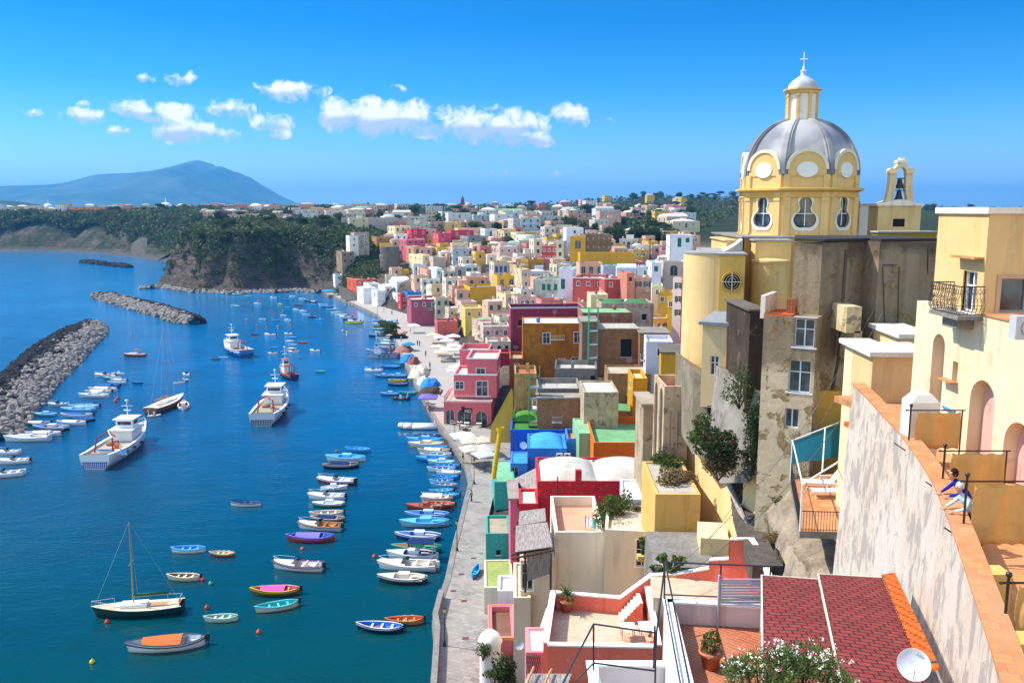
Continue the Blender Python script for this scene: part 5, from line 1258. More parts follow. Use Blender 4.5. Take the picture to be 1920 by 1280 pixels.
tb = MB(); tb.M = M; tb.box(-.05, L*.52, .1, 3.2, low_z+.003, low_z+.09); tb.build('terrace_floor', TILEM if 'TILEM' in globals() else ROOF, BT, '#c4612e')
rl = railing('railing', [(0, .15, 0), (L*.5, .15, 0)], 1.0, BT, '#c9693a'); rl.matrix_local = M@Matrix.Translation((0, 0, low_z+.09))
m = MB(); m.M = M; m.box(-.25, .02, .1, 3.0, low_z-.2, low_z+1.15); m.build('terrace_wall', PLASTER, BT, '#e3d8c4')
m = MB(); m.M = M; m.box(L*.34, L*.55, 1.2, 1.25, low_z+.09, low_z+.9); m.box(L*.36, L*.52, 1.0, 1.5, low_z+.09, low_z+.5); tb_ = m.build('wooden_bench', PAINT, None, '#8a4a20'); tb_.matrix_world = Matrix.Translation(BT.location)@tb_.matrix_world; tag(tb_, 'brown wooden bench on the small orange terrace of the tower house', 'bench')
m = MB(); dx = P(1582, 460, 50.8)-r
m.path([(dx.x, dx.y-.45, zt-.4-r.z), (dx.x-.1, dx.y-.45, 33-r.z), (dx.x-.4, dx.y-.45, 31-r.z), (dx.x-.45, dx.y-.45, 26.5-r.z)], .09, 6); m.build('drainpipe', METAL, BT, '#4a3a30')
m = MB()
for x0_, y0_, x1_, y1_ in ((1655, 497, 1745, 497), (1686, 500, 1682, 640), (1655, 500, 1660, 640), (1740, 460, 1738, 580)):
 p = P(x0_, y0_, 50.4)-r; q = P(x1_, y1_, 50.4+(.6 if x1_ > 1700 else 0))-r; m.tube(p, q, .035, n=5)
m.build('cable', METAL, BT, '#332a22')
m = MB(); m.M = Matrix.Translation((-r.x, -r.y, -r.z)); p0 = P(1577, 572, 49.2); p1 = P(1612, 582, 48.6)
m.box(p0.x, p1.x, p0.y-.9, p0.y+2.5, p0.z-1.5, p0.z); m.box(p1.x-.35, p1.x+.1, p0.y-.9, p0.y+2.5, p0.z-3.2, p0.z-1.4); m.build('broken_bracket', WORN, BT, '#d8c49a')
pb = part_block(1532, 1612, 733, 50.0, 3, 0, 22, '#d9ac4f', 'lean_to', BT, mat=PLASTER, cap='#d9ac4f', top=0)
pb = part_block(1407, 1435, 583, 53.8, 6, 0, 29, '#4a4038', 'dark_bay', BT, mat=WORN, cap='#6a6258')
o, w, d, H = house(1637, 1742, 667, 38.5, dep=2.6, yaw=-3, col='#d9ba86', roof='#dcd8ce', kind='slab', base=24, label='cream block house with a plain golden wall between tower and right facade', extra=False)
o, w, d, H = house(1600, 1640, 650, 42, dep=1.2, yaw=-3, col='#ecd2a4', roof='#dcd8ce', kind='slab', base=23, label='narrow cream wing left of the golden block house', windows=[(.78, -4.2, .5, 1.5, 'a')], extra=False)
o, w, d, H = house(1690, 1745, 633, 45, dep=4, yaw=-3, col='#e9cf9d', roof='#dcd8ce', kind='slab', base=24, label='small cream rooftop block behind the golden block house', extra=False)
TZ = 33.2; WZ = 34.25
def m_terra(name, ca, cb, mort, w, h, rot):
 t = NT(name); p = t.pos()
 br = t.n('ShaderNodeTexBrick', {'Vector': t.mapping(p, (1, 1, 1), (0, 0, rot)), 'Color1': (*ca, 1), 'Color2': (*cb, 1), 'Mortar': (*mort, 1), 'Scale': 1, 'Mortar Size': .012, 'Brick Width': w, 'Row Height': h})
 n = t.noise(1.5, 5, .65, p); n2 = t.noise(.3, 3, .5, p)
 c = t.mix(t.math('MULTIPLY', t.ramp(n, [(.35, 0), (.7, 1)]), .6), br.outputs[0], t.mix(1.0, br.outputs[0], (.62, .58, .52), 'MULTIPLY'))
 c = t.mix(t.math('MULTIPLY', t.ramp(n2, [(.45, 0), (.7, 1)]), .35), c, (.5, .3, .18))
 return t.out(c, .8, t.bump(br.outputs[1], -.3, .01), spec=.25)
TERRA = m_terra('terracotta_tiles', (.52, .20, .07), (.60, .27, .10), (.38, .22, .13), .33, .33, .35)
HERR = m_terra('terracotta_planks', (.40, .10, .04), (.46, .13, .05), (.45, .26, .18), .6, .15, .75)
PINKT = m_terra('pale_pink_tiles', (.60, .46, .33), (.64, .50, .36), (.42, .33, .25), .34, .34, 0)
wall_px = [(1600, 718), (1625, 742), (1655, 775), (1690, 812), (1722, 855), (1752, 903), (1775, 955), (1795, 1010), (1815, 1070), (1835, 1130), (1860, 1205), (1885, 1290), (1910, 1400)]
wt = [G(x, y, WZ) for x, y in wall_px]
W2 = [(p.x, p.y) for p in wt]
inn_ = offs(W2[::-1], .5)[::-1] if False else [(W2[i][0]+.5, W2[i][1]+.12) for i in range(len(W2))]
wall_root = empty('terrace_wall', (W2[5][0], W2[5][1], 22), 0, 'tall battered retaining wall with peeling whitewash below the people', 'wall'); r = wall_root.location
m = MB()
seg = 6
for i in range(len(W2)-1):
 for j in range(seg):
  z0, z1 = WZ-.06-(j+1)*2.2, WZ-.06-j*2.2; o0, o1 = -.045*(j+1)*2.2, -.045*j*2.2
  m.poly([(W2[i+1][0]+o0-r.x, W2[i+1][1]-r.y, z0-r.z), (W2[i][0]+o0-r.x, W2[i][1]-r.y, z0-r.z), (W2[i][0]+o1-r.x, W2[i][1]-r.y, z1-r.z), (W2[i+1][0]+o1-r.x, W2[i+1][1]-r.y, z1-r.z)])
for i in range(len(W2)-1): m.poly([(inn_[i][0]-r.x, inn_[i][1]-r.y, TZ-.1-r.z), (inn_[i+1][0]-r.x, inn_[i+1][1]-r.y, TZ-.1-r.z), (inn_[i+1][0]-r.x, inn_[i+1][1]-r.y, WZ-.06-r.z), (inn_[i][0]-r.x, inn_[i][1]-r.y, WZ-.06-r.z)])
m.build('wall', PEEL, wall_root)
m = MB(); e = .05
for i in range(len(W2)-1):
 a, b, c, d = (W2[i][0]-e, W2[i][1]), (W2[i+1][0]-e, W2[i+1][1]), (inn_[i+1][0]+e, inn_[i+1][1]), (inn_[i][0]+e, inn_[i][1])
 P4 = [(q[0]-r.x, q[1]-r.y) for q in (b, a, d, c)]
 m.poly([(*q, WZ-r.z) for q in P4][::-1]); m.poly([(*P4[0], WZ-.06-r.z), (*P4[1], WZ-.06-r.z), (*P4[1], WZ-r.z), (*P4[0], WZ-r.z)]); m.poly([(*P4[2], WZ-.06-r.z), (*P4[3], WZ-.06-r.z), (*P4[3], WZ-r.z), (*P4[2], WZ-r.z)])
m.build('coping', TERRA, wall_root)
for (px, py, w_, h_, d_) in ((1816, 1075, .45, .45, .6), (1868, 1205, .45, .45, .6)):   # buttress stubs on the inside
 c = G(px, py, WZ); bx = MB(); bx.box(c.x+.4-r.x, c.x+.95-r.x, c.y-r.y, c.y+.5-r.y, TZ-r.z, WZ-.02-r.z); bx.build('buttress', PLASTER, wall_root, '#d9a95a')
c = G(1690, 815, WZ); pl = MB(); hh = P(1690, 737, c.y).z-TZ
def chimney_block(x, y, w, d, z0, z1, lab, ch=.28):
 m = MB(); m.prism([(x-w/2, y), (x+w/2, y), (x+w/2, y+d), (x-w/2, y+d)], z0, z1-ch, False); k = .25
 b0 = [(x-w/2, y, z1-ch), (x+w/2, y, z1-ch), (x+w/2, y+d, z1-ch), (x-w/2, y+d, z1-ch)]; b1 = [(x-w/2+k, y+.1, z1), (x+w/2-k, y+.1, z1), (x+w/2-k, y+d-.1, z1), (x-w/2+k, y+d-.1, z1)]
 for i in range(4): j = (i+1) % 4; m.poly([b0[i], b0[j], b1[j], b1[i]])
 m.poly(b1); o = m.build('masonry_pillar', PLASTER, None, '#efeae2'); tag(o, lab, 'pillar'); return o
chimney_block(c.x+.62, c.y-.3, 1.0, .7, TZ-.5, P(1690, 737, c.y).z, 'thick white chamfered pillar standing on the terrace wall')
m = MB(); fl = [(x+.5, y+.12) for x, y in W2]+[(30, W2[-1][1]), (30, 40), (W2[0][0], 40)]
m.prism([(p[0], p[1]) for p in fl][::-1] if False else [(p[0], p[1]) for p in fl], TZ-.3, TZ); fo = m.build('terrace_paving', TERRA); tag(fo, 'orange terracotta tiled terrace floor', kind='structure')
FX = P(1850, 890, 27.6).x
fac = empty('facade_house', (FX, 24, TZ), 0, 'large cream house at the right edge with tall blind arches and an iron balcony', 'house'); r = fac.location
yb = 41.8-TZ
def Yat(px, X, y=600): 
 lo, hi = 5, 120
 for _ in range(50):
  m_ = (lo+hi)/2
  if P(px, y, m_).x < X: lo = m_
  else: hi = m_
 return lo
y_far = Yat(1757, FX, 450); y_cor = Yat(1851, FX, 450)
y_near = 16
m = MB(); Lw = y_far-y_near+1.2
ztop_low = P(1845, 590, y_cor).z-TZ
def U(px, y): return Yat(px, FX, y)-y_near
ah = lambda px, y, Yq: P(px, y, Yq).z-TZ
arches = []
for pl_, pr_, yt, yb_ in ((1816, 1864, 713, 860), (1745, 1768, 626, 800), (1886, 1945, 905, 1100)):
 u1, u0 = U(pl_, 780 if pl_ > 1800 else 700), U(pr_, 780 if pl_ > 1800 else 700); arches.append((u0, u1, .02, max(2.2, P((pl_+pr_)/2, yt, (u0+u1)/2+y_near).z-TZ), True))
sl = (U(1796, 690), U(1786, 690), P(1791, 716, U(1791, 690)+y_near).z-TZ, P(1791, 678, U(1791, 690)+y_near).z-TZ)
bw0, bw1 = U(1786, 750), U(1775, 750)
hs = [(a[0], a[1], a[2], min(a[3], ztop_low-.3), True) for a in arches]+[(*sl, False)]
hs = [h for h in hs if h[1] <= Lw and h[0] >= 0]
wall_holes(m, Lw, -6, ztop_low, hs, lambda u, d, z: (d, u+y_near-r.y, z), .5)
m.poly([(0, y_near-r.y, ztop_low), (0, y_near+Lw-r.y, ztop_low), (.35, y_near+Lw-r.y, ztop_low), (.35, y_near-r.y, ztop_low)]); m.poly([(.6, y_near-r.y, -.5), (.6, y_near+Lw-r.y, -.5), (.6, y_near+Lw-r.y, ztop_low), (.6, y_near-r.y, ztop_low)])
m.poly([(0, y_near+Lw-r.y, -6), (6, y_near+Lw-r.y, -6), (6, y_near+Lw-r.y, ztop_low), (0, y_near+Lw-r.y, ztop_low)])
m.build('lower_wall', PLASTER, fac, '#e4cfab')
for h in hs:
 b = MB(); b.poly([(.45, h[0]+y_near-r.y-.1, h[2]-.1), (.45, h[1]+y_near-r.y+.1, h[2]-.1), (.45, h[1]+y_near-r.y+.1, h[3]+.1), (.45, h[0]+y_near-r.y-.1, h[3]+.1)]); b.build('blind_arch', PLASTER, fac, '#cfa69c' if h[4] else '#c9a04e')
m = MB(); s0 = ztop_low; N = 12
uz0 = ztop_low-.01; uz1 = P(1851, 401, y_cor).z-TZ
m = MB(); Lu = y_far-y_cor
dz = P(1815, 604, Yat(1815, FX, 600)).z-TZ
du0, du1 = Yat(1829, FX, 560)-y_cor, Yat(1803, FX, 560)-y_cor
du0, du1 = max(.3, du0), min(Lu-.3, du1)
dth = P(1815, 508, Yat(1815, FX, 520)).z-TZ
hs2 = [(du0, du1, max(dz, uz0+.02), dth, False)]
wall_holes(m, Lu, uz0, uz1, hs2, lambda u, d, z: (d, u+y_cor-r.y, z), .3)
fw = 9.0; wx0 = 1880; 
zw0, zw1 = P(1885, 585, y_cor).z-TZ, P(1885, 522, y_cor).z-TZ; wxa = P(1875, 550, y_cor).x-FX; wxb = wxa+1.9
wall_holes(m, fw, uz0-1.5, uz1, [(wxa, wxb, zw0, zw1, False)], lambda u, d, z: (u, d+y_cor-r.y, z), .3)
m.poly([(0, y_far-r.y, uz0), (fw, y_far-r.y, uz0), (fw, y_far-r.y, uz1), (0, y_far-r.y, uz1)]); m.poly([(0, y_cor-r.y, uz1), (fw, y_cor-r.y, uz1), (fw, y_far-r.y, uz1), (0, y_far-r.y, uz1)])
m.build('upper_wall', PLASTER, fac, '#e2bd82')
m = MB(); m.box(-.1, fw, y_cor-.1-r.y, y_far+.1-r.y, uz1+.003, uz1+.22); m.build('cornice', PLASTER, fac, '#efe6d6')
def lwin(root, u, z, w, h, st, X=0, sc=None, fc='#f2f2f0'):
 ob = None
 for nm, me, par in window_parts(w, h, st, False):
  if par is None: ob = mobj(nm, me, root, fc, loc=(X+.08, u, z), rot=(0, 0, -PI/2))
  else: mobj(nm, me, ob, sc or fc)
 return ob
dw = lwin(fac, (du0+du1)/2+y_cor-r.y, max(dz, uz0+.02), du1-du0, dth-max(dz, uz0+.02), 'w', fc='#eef0f2'); dw['label'] = 'balcony door with blue grey glass'
for nm, me, par in window_parts(wxb-wxa, zw1-zw0, 's', False):
 if par is None: ob = mobj(nm, me, fac, '#8f8a84', loc=((wxa+wxb)/2, y_cor-r.y+.1, zw0))
 else: mobj(nm, me, ob, '#8f8a84')
m = MB(); e = .14
for b in ((wxa-e, wxa, zw0-e, zw1+e), (wxb, wxb+e, zw0-e, zw1+e), (wxa, wxb, zw1, zw1+e), (wxa, wxb, zw0-e, zw0)): m.box(b[0], b[1], y_cor-r.y-.05, y_cor-r.y-.002, b[2], b[3])
m.build('window_surround', PLASTER, fac, '#c9a583')
m = MB(); m.box(-.35, -.003, du0+y_cor-r.y-.35, du1+y_cor-r.y+.35, dth+.45, dth+.52); m.build('canopy', TERRA, fac)
bz = max(dz, uz0+.02)-.05; b0, b1 = du0+y_cor-r.y-.55, du1+y_cor-r.y+.55
m = MB(); m.box(-.85, -.002, b0, b1, bz-.13, bz); m.box(-.6, -.002, b0+.5, b1-.5, bz-.5, bz-.14); bo = m.build('balcony', CONC, fac)
m = MB()
def brail(z, bulge): return [(-.02, b0, z), (-.8-bulge, b0, z), (-.8-bulge, b1, z), (-.02, b1, z)]
m.path(brail(bz+1.0, 0), .022, 5); m.path(brail(bz+.05, 0), .018, 5); m.path(brail(bz+.35, .12), .012, 4); m.path(brail(bz+.75, .02), .012, 4)
def bars(p, q, n):
 for i in range(n+1):
  t_ = i/n; x = p[0]+(q[0]-p[0])*t_; y = p[1]+(q[1]-p[1])*t_; ox = -1 if p[0] == q[0] else 0; oy = 0 if ox else (-1 if p[1] == b0 else 1)
  m.path([(x, y, bz+.03), (x+ox*.12, y+oy*.12, bz+.35), (x+ox*.02, y+oy*.02, bz+.75), (x, y, bz+1)], .009, 4)
  if i < n:
   x2 = x+(q[0]-p[0])/n/2; y2 = y+(q[1]-p[1])/n/2
   for cz in (.22, .55, .85):
    rr = .065; pts = [(x2+(rr*math.cos(a) if not ox else ox*.1), y2+(rr*math.cos(a) if ox else oy*.1), bz+cz+rr*math.sin(a)) for a in [2*PI*k/8 for k in range(9)]]; m.path(pts, .007, 3)
bars((-.8, b0), (-.8, b1), 14); bars((-.02, b0), (-.8, b0), 6); bars((-.8, b1), (-.02, b1), 6)
m.build('railing', METAL, bo, '#2c2a2a')
u = Yat(1781, FX, 755)-r.y; z = P(1781, 765, u+r.y).z-TZ
lwin(fac, u, z, .55, .8, 'w', fc='#3d8fb0'); m = MB(); m.box(-.3, -.003, u-.45, u+.45, z+1.0, z+1.05); m.build('canopy', TERRA, fac)
m = MB(); za = ztop_low
m.box(.36, .9, y_near-r.y, y_cor-r.y-.02, za-.3, za+.0); m.build('roof_terrace_edge', PLASTER, fac, '#e4cfab')
m = MB(); m.box(-.05, .95, y_near-r.y, y_cor-r.y-.05, za+.003, za+.07); m.build('coping', TERRA, fac)
m = MB(); m.box(.36, 10, y_near-r.y, y_cor-r.y-.02, za-.9, za-.7); m.build('terrace_floor', TERRA, fac)
c = P(1905, 612, 25); m = MB(); m.box(c.x, c.x+.8, c.y, c.y+.35, c.z-.4, c.z+.3); o = m.build('cooling_unit', PAINT, None, '#b9babb'); m2 = MB()
for i in range(20):
 a, b = 2*PI*i/20, 2*PI*(i+1)/20; m2.tube((c.x+.4+.24*math.cos(a), c.y-.02, c.z-.05+.24*math.sin(a)), (c.x+.4+.24*math.cos(b), c.y-.02, c.z-.05+.24*math.sin(b)), .012, n=3)
o2_ = m2.build('fan_grille', METAL, o, '#6a6a6a'); tag(o, 'grey outdoor cooling unit on the upper terrace at the right edge', 'air conditioner')
def m_canvas():
 t = NT('canvas'); c = t.ocol(); p = t.pos(); n = t.noise(2.0, 5, .6, p); w = t.noise(1.2, 3, .6, t.mapping(p, (2, 2, .5)))
 cc = t.mix(t.ramp(n, [(.45, 0), (.7, .5)]), c, t.mix(1.0, c, (.8, .74, .66), 'MULTIPLY'))
 b = t.n('ShaderNodeBsdfPrincipled', {'Base Color': cc, 'Roughness': .85, 'Specular IOR Level': .1, 'Normal': t.bump(w, .8, .15)})
 tr = t.n('ShaderNodeBsdfTranslucent', {'Color': cc}); t.n('ShaderNodeOutputMaterial', {'Surface': t.n('ShaderNodeMixShader', {0: .35, 1: b, 2: tr})}); return t.mat
CANVAS = m_canvas()
def screen(pxl, pxr, pyt, pyb, Y, lab, arm=True):
 A = P(pxl, pyt, Y); B = P(pxr, pyt, Y); x0, x1 = A.x, B.x; zb = P(pxl, pyb, Y).z; zt = A.z
 o = empty('canvas_screen', (x0, Y, TZ), 0, lab, 'windbreak', 'canvas windbreaks on the terrace'); zb = max(zb-TZ, .12); zt -= TZ
 m = MB(); nx, nz_ = 16, 8; b0 = len(m.v); pts = []
 for j in range(nz_+1):
  for i in range(nx+1):
   u, v = i/nx, j/nz_; sag = .05*abs(math.sin(u*PI*4))*(1 if j in (0, nz_) else 0)*(1 if j == 0 else -1)
   pts.append(((x1-x0)*u, .07*math.sin(u*PI*3+1)*math.sin(v*PI), zb+(zt-zb-.06)*v+sag))
 m._a(pts); m.sm = True
 for j in range(nz_):
  for i in range(nx): a = b0+j*(nx+1)+i; m.face((a, a+1, a+nx+2, a+nx+1))
 c = m.build('canvas', CANVAS, o, '#e2b874'); md = c.modifiers.new('thick', 'SOLIDIFY'); md.thickness = .01
 m = MB(); m.tube((-.22, 0, 0), (-.22, 0, zt+.12), .03); m.tube((x1-x0+.05, 0, 0), (x1-x0+.05, 0, zt), .025); m.tube((-.32, 0, zt), (x1-x0+.15, 0, zt), .025); m.sm = True; m.lathe([(0, -.06), (.05, -.04), (.065, 0), (.05, .04), (0, .06)], 10, (-.22, 0, zt+.17)); m.lathe([(0, -.045), (.05, 0), (0, .045)], 8, (-.36, 0, zt)); m.sm = False
 m.tube((-.22, 0, .62), (-.75, -.1, .98), .02)
 m.build('frame', METAL, o, '#22201f'); return o
screen(1720, 1802, 769, 842, 28.2, 'golden canvas windbreak farthest along the terrace beside the white pillar')
screen(1786, 1885, 845, 938, 24.0, 'golden canvas windbreak behind the two people')
screen(1830, 1935, 902, 1022, 20.4, 'large golden canvas windbreak in front of the two people')
screen(1912, 1960, 1092, 1190, 15.6, 'golden canvas windbreak cut by the right edge of the photo')
DZ = P(1260, 1165, 25).z
dk = empty('sun_deck', (P(1250, 1200, 23).x, 22, DZ), 0, 'roof deck with reddish plank tiles, white parapet and black railing', 'roof deck'); r = dk.location
m = MB(); fl = [P(1256, 1166, 25), P(1440, 1180, 24.6), (9.5, 24.5, 0), (9.5, 8, 0), (3.2, 8, 0)]
fl = [(p[0]-r.x, p[1]-r.y) for p in fl][::-1]
m.prism(fl, -.25, 0); m.build('floor', HERR, dk)
m = MB(); m.prism([(p[0]*.995, p[1]) for p in fl], -9, -.26); m.build('wall', PLASTER, dk, '#e6dccb')
def pwall(pts, z0, z1, th, mat, col, root, name, cap=None, capc='#f0ede8', caph=.07, ov=.05):
 """parapet along a list of world xy points; z1 may be a list"""
 r_ = root.location if root else Vector((0, 0, 0)); m = MB(); n = len(pts); zt = z1 if hasattr(z1, '__len__') else [z1]*n; zb = z0 if hasattr(z0, '__len__') else [z0]*n
 A = [(p[0]-r_.x, p[1]-r_.y) for p in pts]; B = offs(A, -th)
 mc = MB()
 for i in range(n-1):
  m.poly([(*A[i], zb[i]-r_.z), (*A[i+1], zb[i+1]-r_.z), (*A[i+1], zt[i+1]-r_.z), (*A[i], zt[i]-r_.z)]); m.poly([(*B[i+1], zb[i+1]-r_.z), (*B[i], zb[i]-r_.z), (*B[i], zt[i]-r_.z), (*B[i+1], zt[i+1]-r_.z)]); m.poly([(*A[i], zt[i]-r_.z), (*A[i+1], zt[i+1]-r_.z), (*B[i+1], zt[i+1]-r_.z), (*B[i], zt[i]-r_.z)])
 for i in (0, n-1): m.poly([(*A[i], zb[i]-r_.z), (*B[i], zb[i]-r_.z), (*B[i], zt[i]-r_.z), (*A[i], zt[i]-r_.z)])
 o = m.build(name, mat, root, col)
 if cap:
  A2 = offs(A, ov); B2 = offs(A, -th-ov)
  for i in range(n-1):
   a, b, c, d = (*A2[i], zt[i]-r_.z+.003), (*A2[i+1], zt[i+1]-r_.z+.003), (*B2[i+1], zt[i+1]-r_.z+.003), (*B2[i], zt[i]-r_.z+.003); up = lambda p: (p[0], p[1], p[2]+caph)
   mc.poly([up(a), up(b), up(c), up(d)]); mc.poly([a, b, up(b), up(a)]); mc.poly([c, d, up(d), up(c)])
  for i in (0, n-1):
   a, d = (*A2[i], zt[i]-r_.z+.003), (*B2[i], zt[i]-r_.z+.003); mc.poly([a, d, (d[0], d[1], d[2]+caph), (a[0], a[1], a[2]+caph)])
  mc.build('coping', PLASTER, o, capc)
 return o
bx0, bx1 = P(1250, 1165, 25.1), P(1440, 1180, 24.75)
pwall([(bx1.x, bx1.y), (bx0.x, bx0.y)][::-1], DZ, P(1260, 1128, 25).z, .2, PLASTER, '#ded2cc', dk, 'parapet', cap=True)
lx = P(1232, 1200, 23)
pwall([(3.55, 9), (bx0.x-.1, 25.1)], DZ-2, [P(1260, 1128, 25).z]*2, .22, PLASTER, '#ded2cc', dk, 'parapet', cap=True)
zr0 = P(1260, 1128, 25).z-DZ+.08; zr1 = P(1260, 1056, 25).z-DZ
def blk(x, y): return (x-r.x, y-r.y)
m = MB()
top = [(*blk(3.5, 12), zr1), (*blk(bx0.x-.1, 25.1), zr1), (*blk(bx1.x, 24.8), zr1)]
low = [(*blk(3.5, 12), zr0+.12), (*blk(bx0.x-.1, 25.1), zr0+.12), (*blk(bx1.x, 24.8), zr0+.12)]
m.path(top, .028, 6); m.path(low, .024, 6)
for p in (top[1], (*blk(bx0.x+(bx1.x-bx0.x)*.52, 24.95), zr1), top[2], (*blk(3.75, 21), zr1), (*blk(3.65, 17), zr1)): m.tube((p[0], p[1], zr0), p, .026)
m.build('railing', METAL, dk, '#2a2e36')
pa, pb_ = P(1346, 1070, 24.9), P(1427, 1080, 24.8); zt_ = P(1346, 1075, 24.9).z-DZ-.05; zb_ = .75
m = MB(); nn = 9
for i in range(nn):
 z = zb_+(zt_-zb_)*i/nn; m.M = None; m.box(pa.x-r.x, pb_.x-r.x, 24.66-r.y, 24.70-r.y, z+.012, z+(zt_-zb_)/nn-.02)
for x in (pa.x-r.x-.03, pb_.x-r.x): m.box(x, x+.05, 24.63-r.y, 24.73-r.y, 0, zt_+.1)
m.build('slatted_panel', PAINT, dk, '#aab0bf')
SHIN = m_brick('red_felt_shingles', (.21, .034, .028), (.27, .048, .038), (.035, .012, .012), 1, .22, .34, .85, .022, .5, 'pos', .5, .1)
m = MB()
def quadroof(p, name, th=.06):
 o = empty_root; 
def shed(pts, lab, name='felt_roof'):
 m = MB(); P0 = [Vector(q) for q in pts]; dn = Vector((0, 0, -.07)); m.poly(P0); m.poly([q+dn for q in P0][::-1])
 for i in range(4): j = (i+1) % 4; m.poly([P0[i]+dn, P0[j]+dn, P0[j], P0[i]])
 o = m.build('roof_panel', SHIN, None); 
 fr = MB()
 for i in (0, 3) if True else (): pass
 fr.tube(P0[0]+Vector((0, 0, .0)), P0[3], .035, n=4); fr.tube(P0[0], P0[1], .03, n=4); fr.build('edge_strip', PAINT, o, '#d9cdb9')
 for q in (P0[0]*.98+P0[1]*.02, P0[1]*.98+P0[0]*.02): 
  s_ = MB(); s_.tube((q.x, q.y-.1, DZ), (q.x, q.y-.1, q.z-.07), .04, n=6); s_.build('post', METAL, o, '#cfc9c0')
 tag(o, lab, 'shed roof', 'red shingle roofs beside the deck'); return o
yf = 24.4
shed([P(1428, 1078, yf), P(1533, 1086, yf), P(1578, 1300, 16.3), P(1430, 1300, 16.3)][::1], 'left dark red shingled lean-to roof beside the roof deck')
shed([P(1534, 1076, yf+.2), P(1654, 1083, yf+.6), P(1745, 1300, 16.6), P(1581, 1300, 16.2)], 'right dark red shingled lean-to roof against the whitewashed wall')
m = MB(); p0, p1 = P(1654, 1082, yf+.6), P(1728, 1262, 17.4); N = 34
for i in range(N):
 c = p0+(p1-p0)*((i+.5)/N); m.sm = True
 for k in range(6):
  a0, a1 = PI*k/6, PI*(k+1)/6; rr = .11; d = (p1-p0).normalized(); sd_ = Vector((d.y, -d.x, 0)).normalized()*-1
  f_ = lambda a, s_: c+d*rr*math.cos(a)*1.0+Vector((0, 0, rr*math.sin(a)+.02))+sd_*s_
  m.poly([f_(a0, -.02), f_(a1, -.02), f_(a1, .34)+Vector((0, 0, .12)), f_(a0, .34)+Vector((0, 0, .12))])
o = m.build('ridge_tiles', TILES, None, '#d9762e'); tag(o, 'row of orange barrel tiles where the shingle roof meets the wall', 'roof tiles')
def dish(c, aim, R, col, lab, arm=None, name='satellite_dish', logo=False):
 o = empty(name, c, 0, lab, 'satellite dish'); m = MB(); m.sm = True; q = Vector(aim).normalized().to_track_quat('Z', 'Y').to_matrix().to_4x4(); m.M = q
 m.lathe([(.001, .0), (R*.4, R*.04), (R*.75, R*.14), (R, R*.25)], 28); m.lathe([(R, R*.25), (R*1.01, R*.23), (R*.75, R*.11), (.001, -.03)], 28); m.build('reflector', PAINT, o, col)
 m = MB(); m.M = q; m.tube((0, -R*.9, R*.15), (0, -R*.2, R*1.1), .012); m.box(-.05, .05, -R*.25, -R*.1, R*1.05, R*1.3); m.tube((0, 0, 0), (0, 0, -R*.5), .03); m.build('feed_arm', METAL, o, '#d8d8d6')
 m = MB(); m.tube((q@Vector((0, 0, -R*.5))), (q@Vector((0, 0, -R*.5)))+Vector(arm or (0, .0, -R)), .025); m.build('bracket', METAL, o, '#5a5a5a'); return o
dc = P(1713, 1245, 15.8)
dish(dc, (-.35, -.9, .42), .31, '#d9dee2', 'large white satellite dish on the whitewashed wall at bottom right', (.55, .1, .0))
md_ = [o_ for o_ in KIDS.get(KIDS and [k_ for k_ in KIDS if k_.startswith('satellite_dish')][0], [])][0]
m = MB(); q_m = Vector((-.35, -.9, .42)).normalized().to_track_quat('Z', 'Y').to_matrix().to_4x4(); m.M = q_m
for a_, b_ in (((.02, .26), (.09, .25)), ((.09, .25), (.04, .2)), ((.04, .2), (.20, .15)), ((.11, .23), (.12, .19)), ((.14, .22), (.14, .18)), ((.17, .21), (.17, .17)), ((.20, .2), (.2, .15))): m.tube((*a_, .05), (*b_, .05), .004, n=3)
m.build('printed_mark', PAINT, md_, '#3f5f7a')
def pot_plant(c, s, lab, leaves=FOL[1], name='potted_plant', pc='#b56a48', kind='bush', n=260):
 o = empty(name, c, rnd.uniform(0, 6), lab, 'potted plant'); m = MB(); m.sm = True
 m.lathe([(.001, 0), (.20*s, 0), (.30*s, .42*s), (.34*s, .42*s), (.34*s, .52*s), (.28*s, .52*s), (.27*s, .46*s), (.001, .45*s)], 24); m.build('pot', PAINT, o, pc)
 if kind == 'bush': me = leaf_mesh('foliage', [(0, 0, .75*s, .26*s, .26*s, .28*s), (.08*s, .05*s, .95*s, .16*s, .16*s, .2*s)], n, .055*s, leaves, int(c[0]*10) % 99)
 else:
  m = MB(); q = random.Random(4)
  for i in range(46):
   a = q.uniform(0, 6.28); el = q.uniform(.1, 1.35); L = s*q.uniform(.6, .95); h0 = .75*s
   p = [Vector((0, 0, h0))+Vector((math.cos(a)*math.cos(el)*L*t_, math.sin(a)*math.cos(el)*L*t_, math.sin(el)*L*t_-.45*L*t_*t_)) for t_ in (0, .35, .7, 1)]
   w_ = .035*s; sd_ = Vector((-math.sin(a), math.cos(a), 0))*w_
   for k in range(3):
    wa, wb = (1-k/3.2), (1-(k+1)/3.2) if k < 2 else .03; m.poly([p[k]-sd_*wa, p[k]+sd_*wa, p[k+1]+sd_*wb, p[k+1]-sd_*wb])
  m.tube((0, 0, .4*s), (0, 0, .8*s), .04*s); me = m.mesh('foliage', leaves)
 mobj('foliage', me, o); return o
pc_ = P(1333, 1215, 22.3); pot_plant((pc_.x, pc_.y, DZ), 1.0, 'round terracotta pot with a small green bush on the roof deck', n=420)
ol = empty('oleander_bush', (P(1480, 1300, 14.6).x, 14.6, 29.3), 0, 'large flowering oleander bush with white and magenta blossoms at the bottom edge', 'shrub')
oc = P(1480, 1262, 14.6)-ol.location
m = MB(); q = random.Random(5)
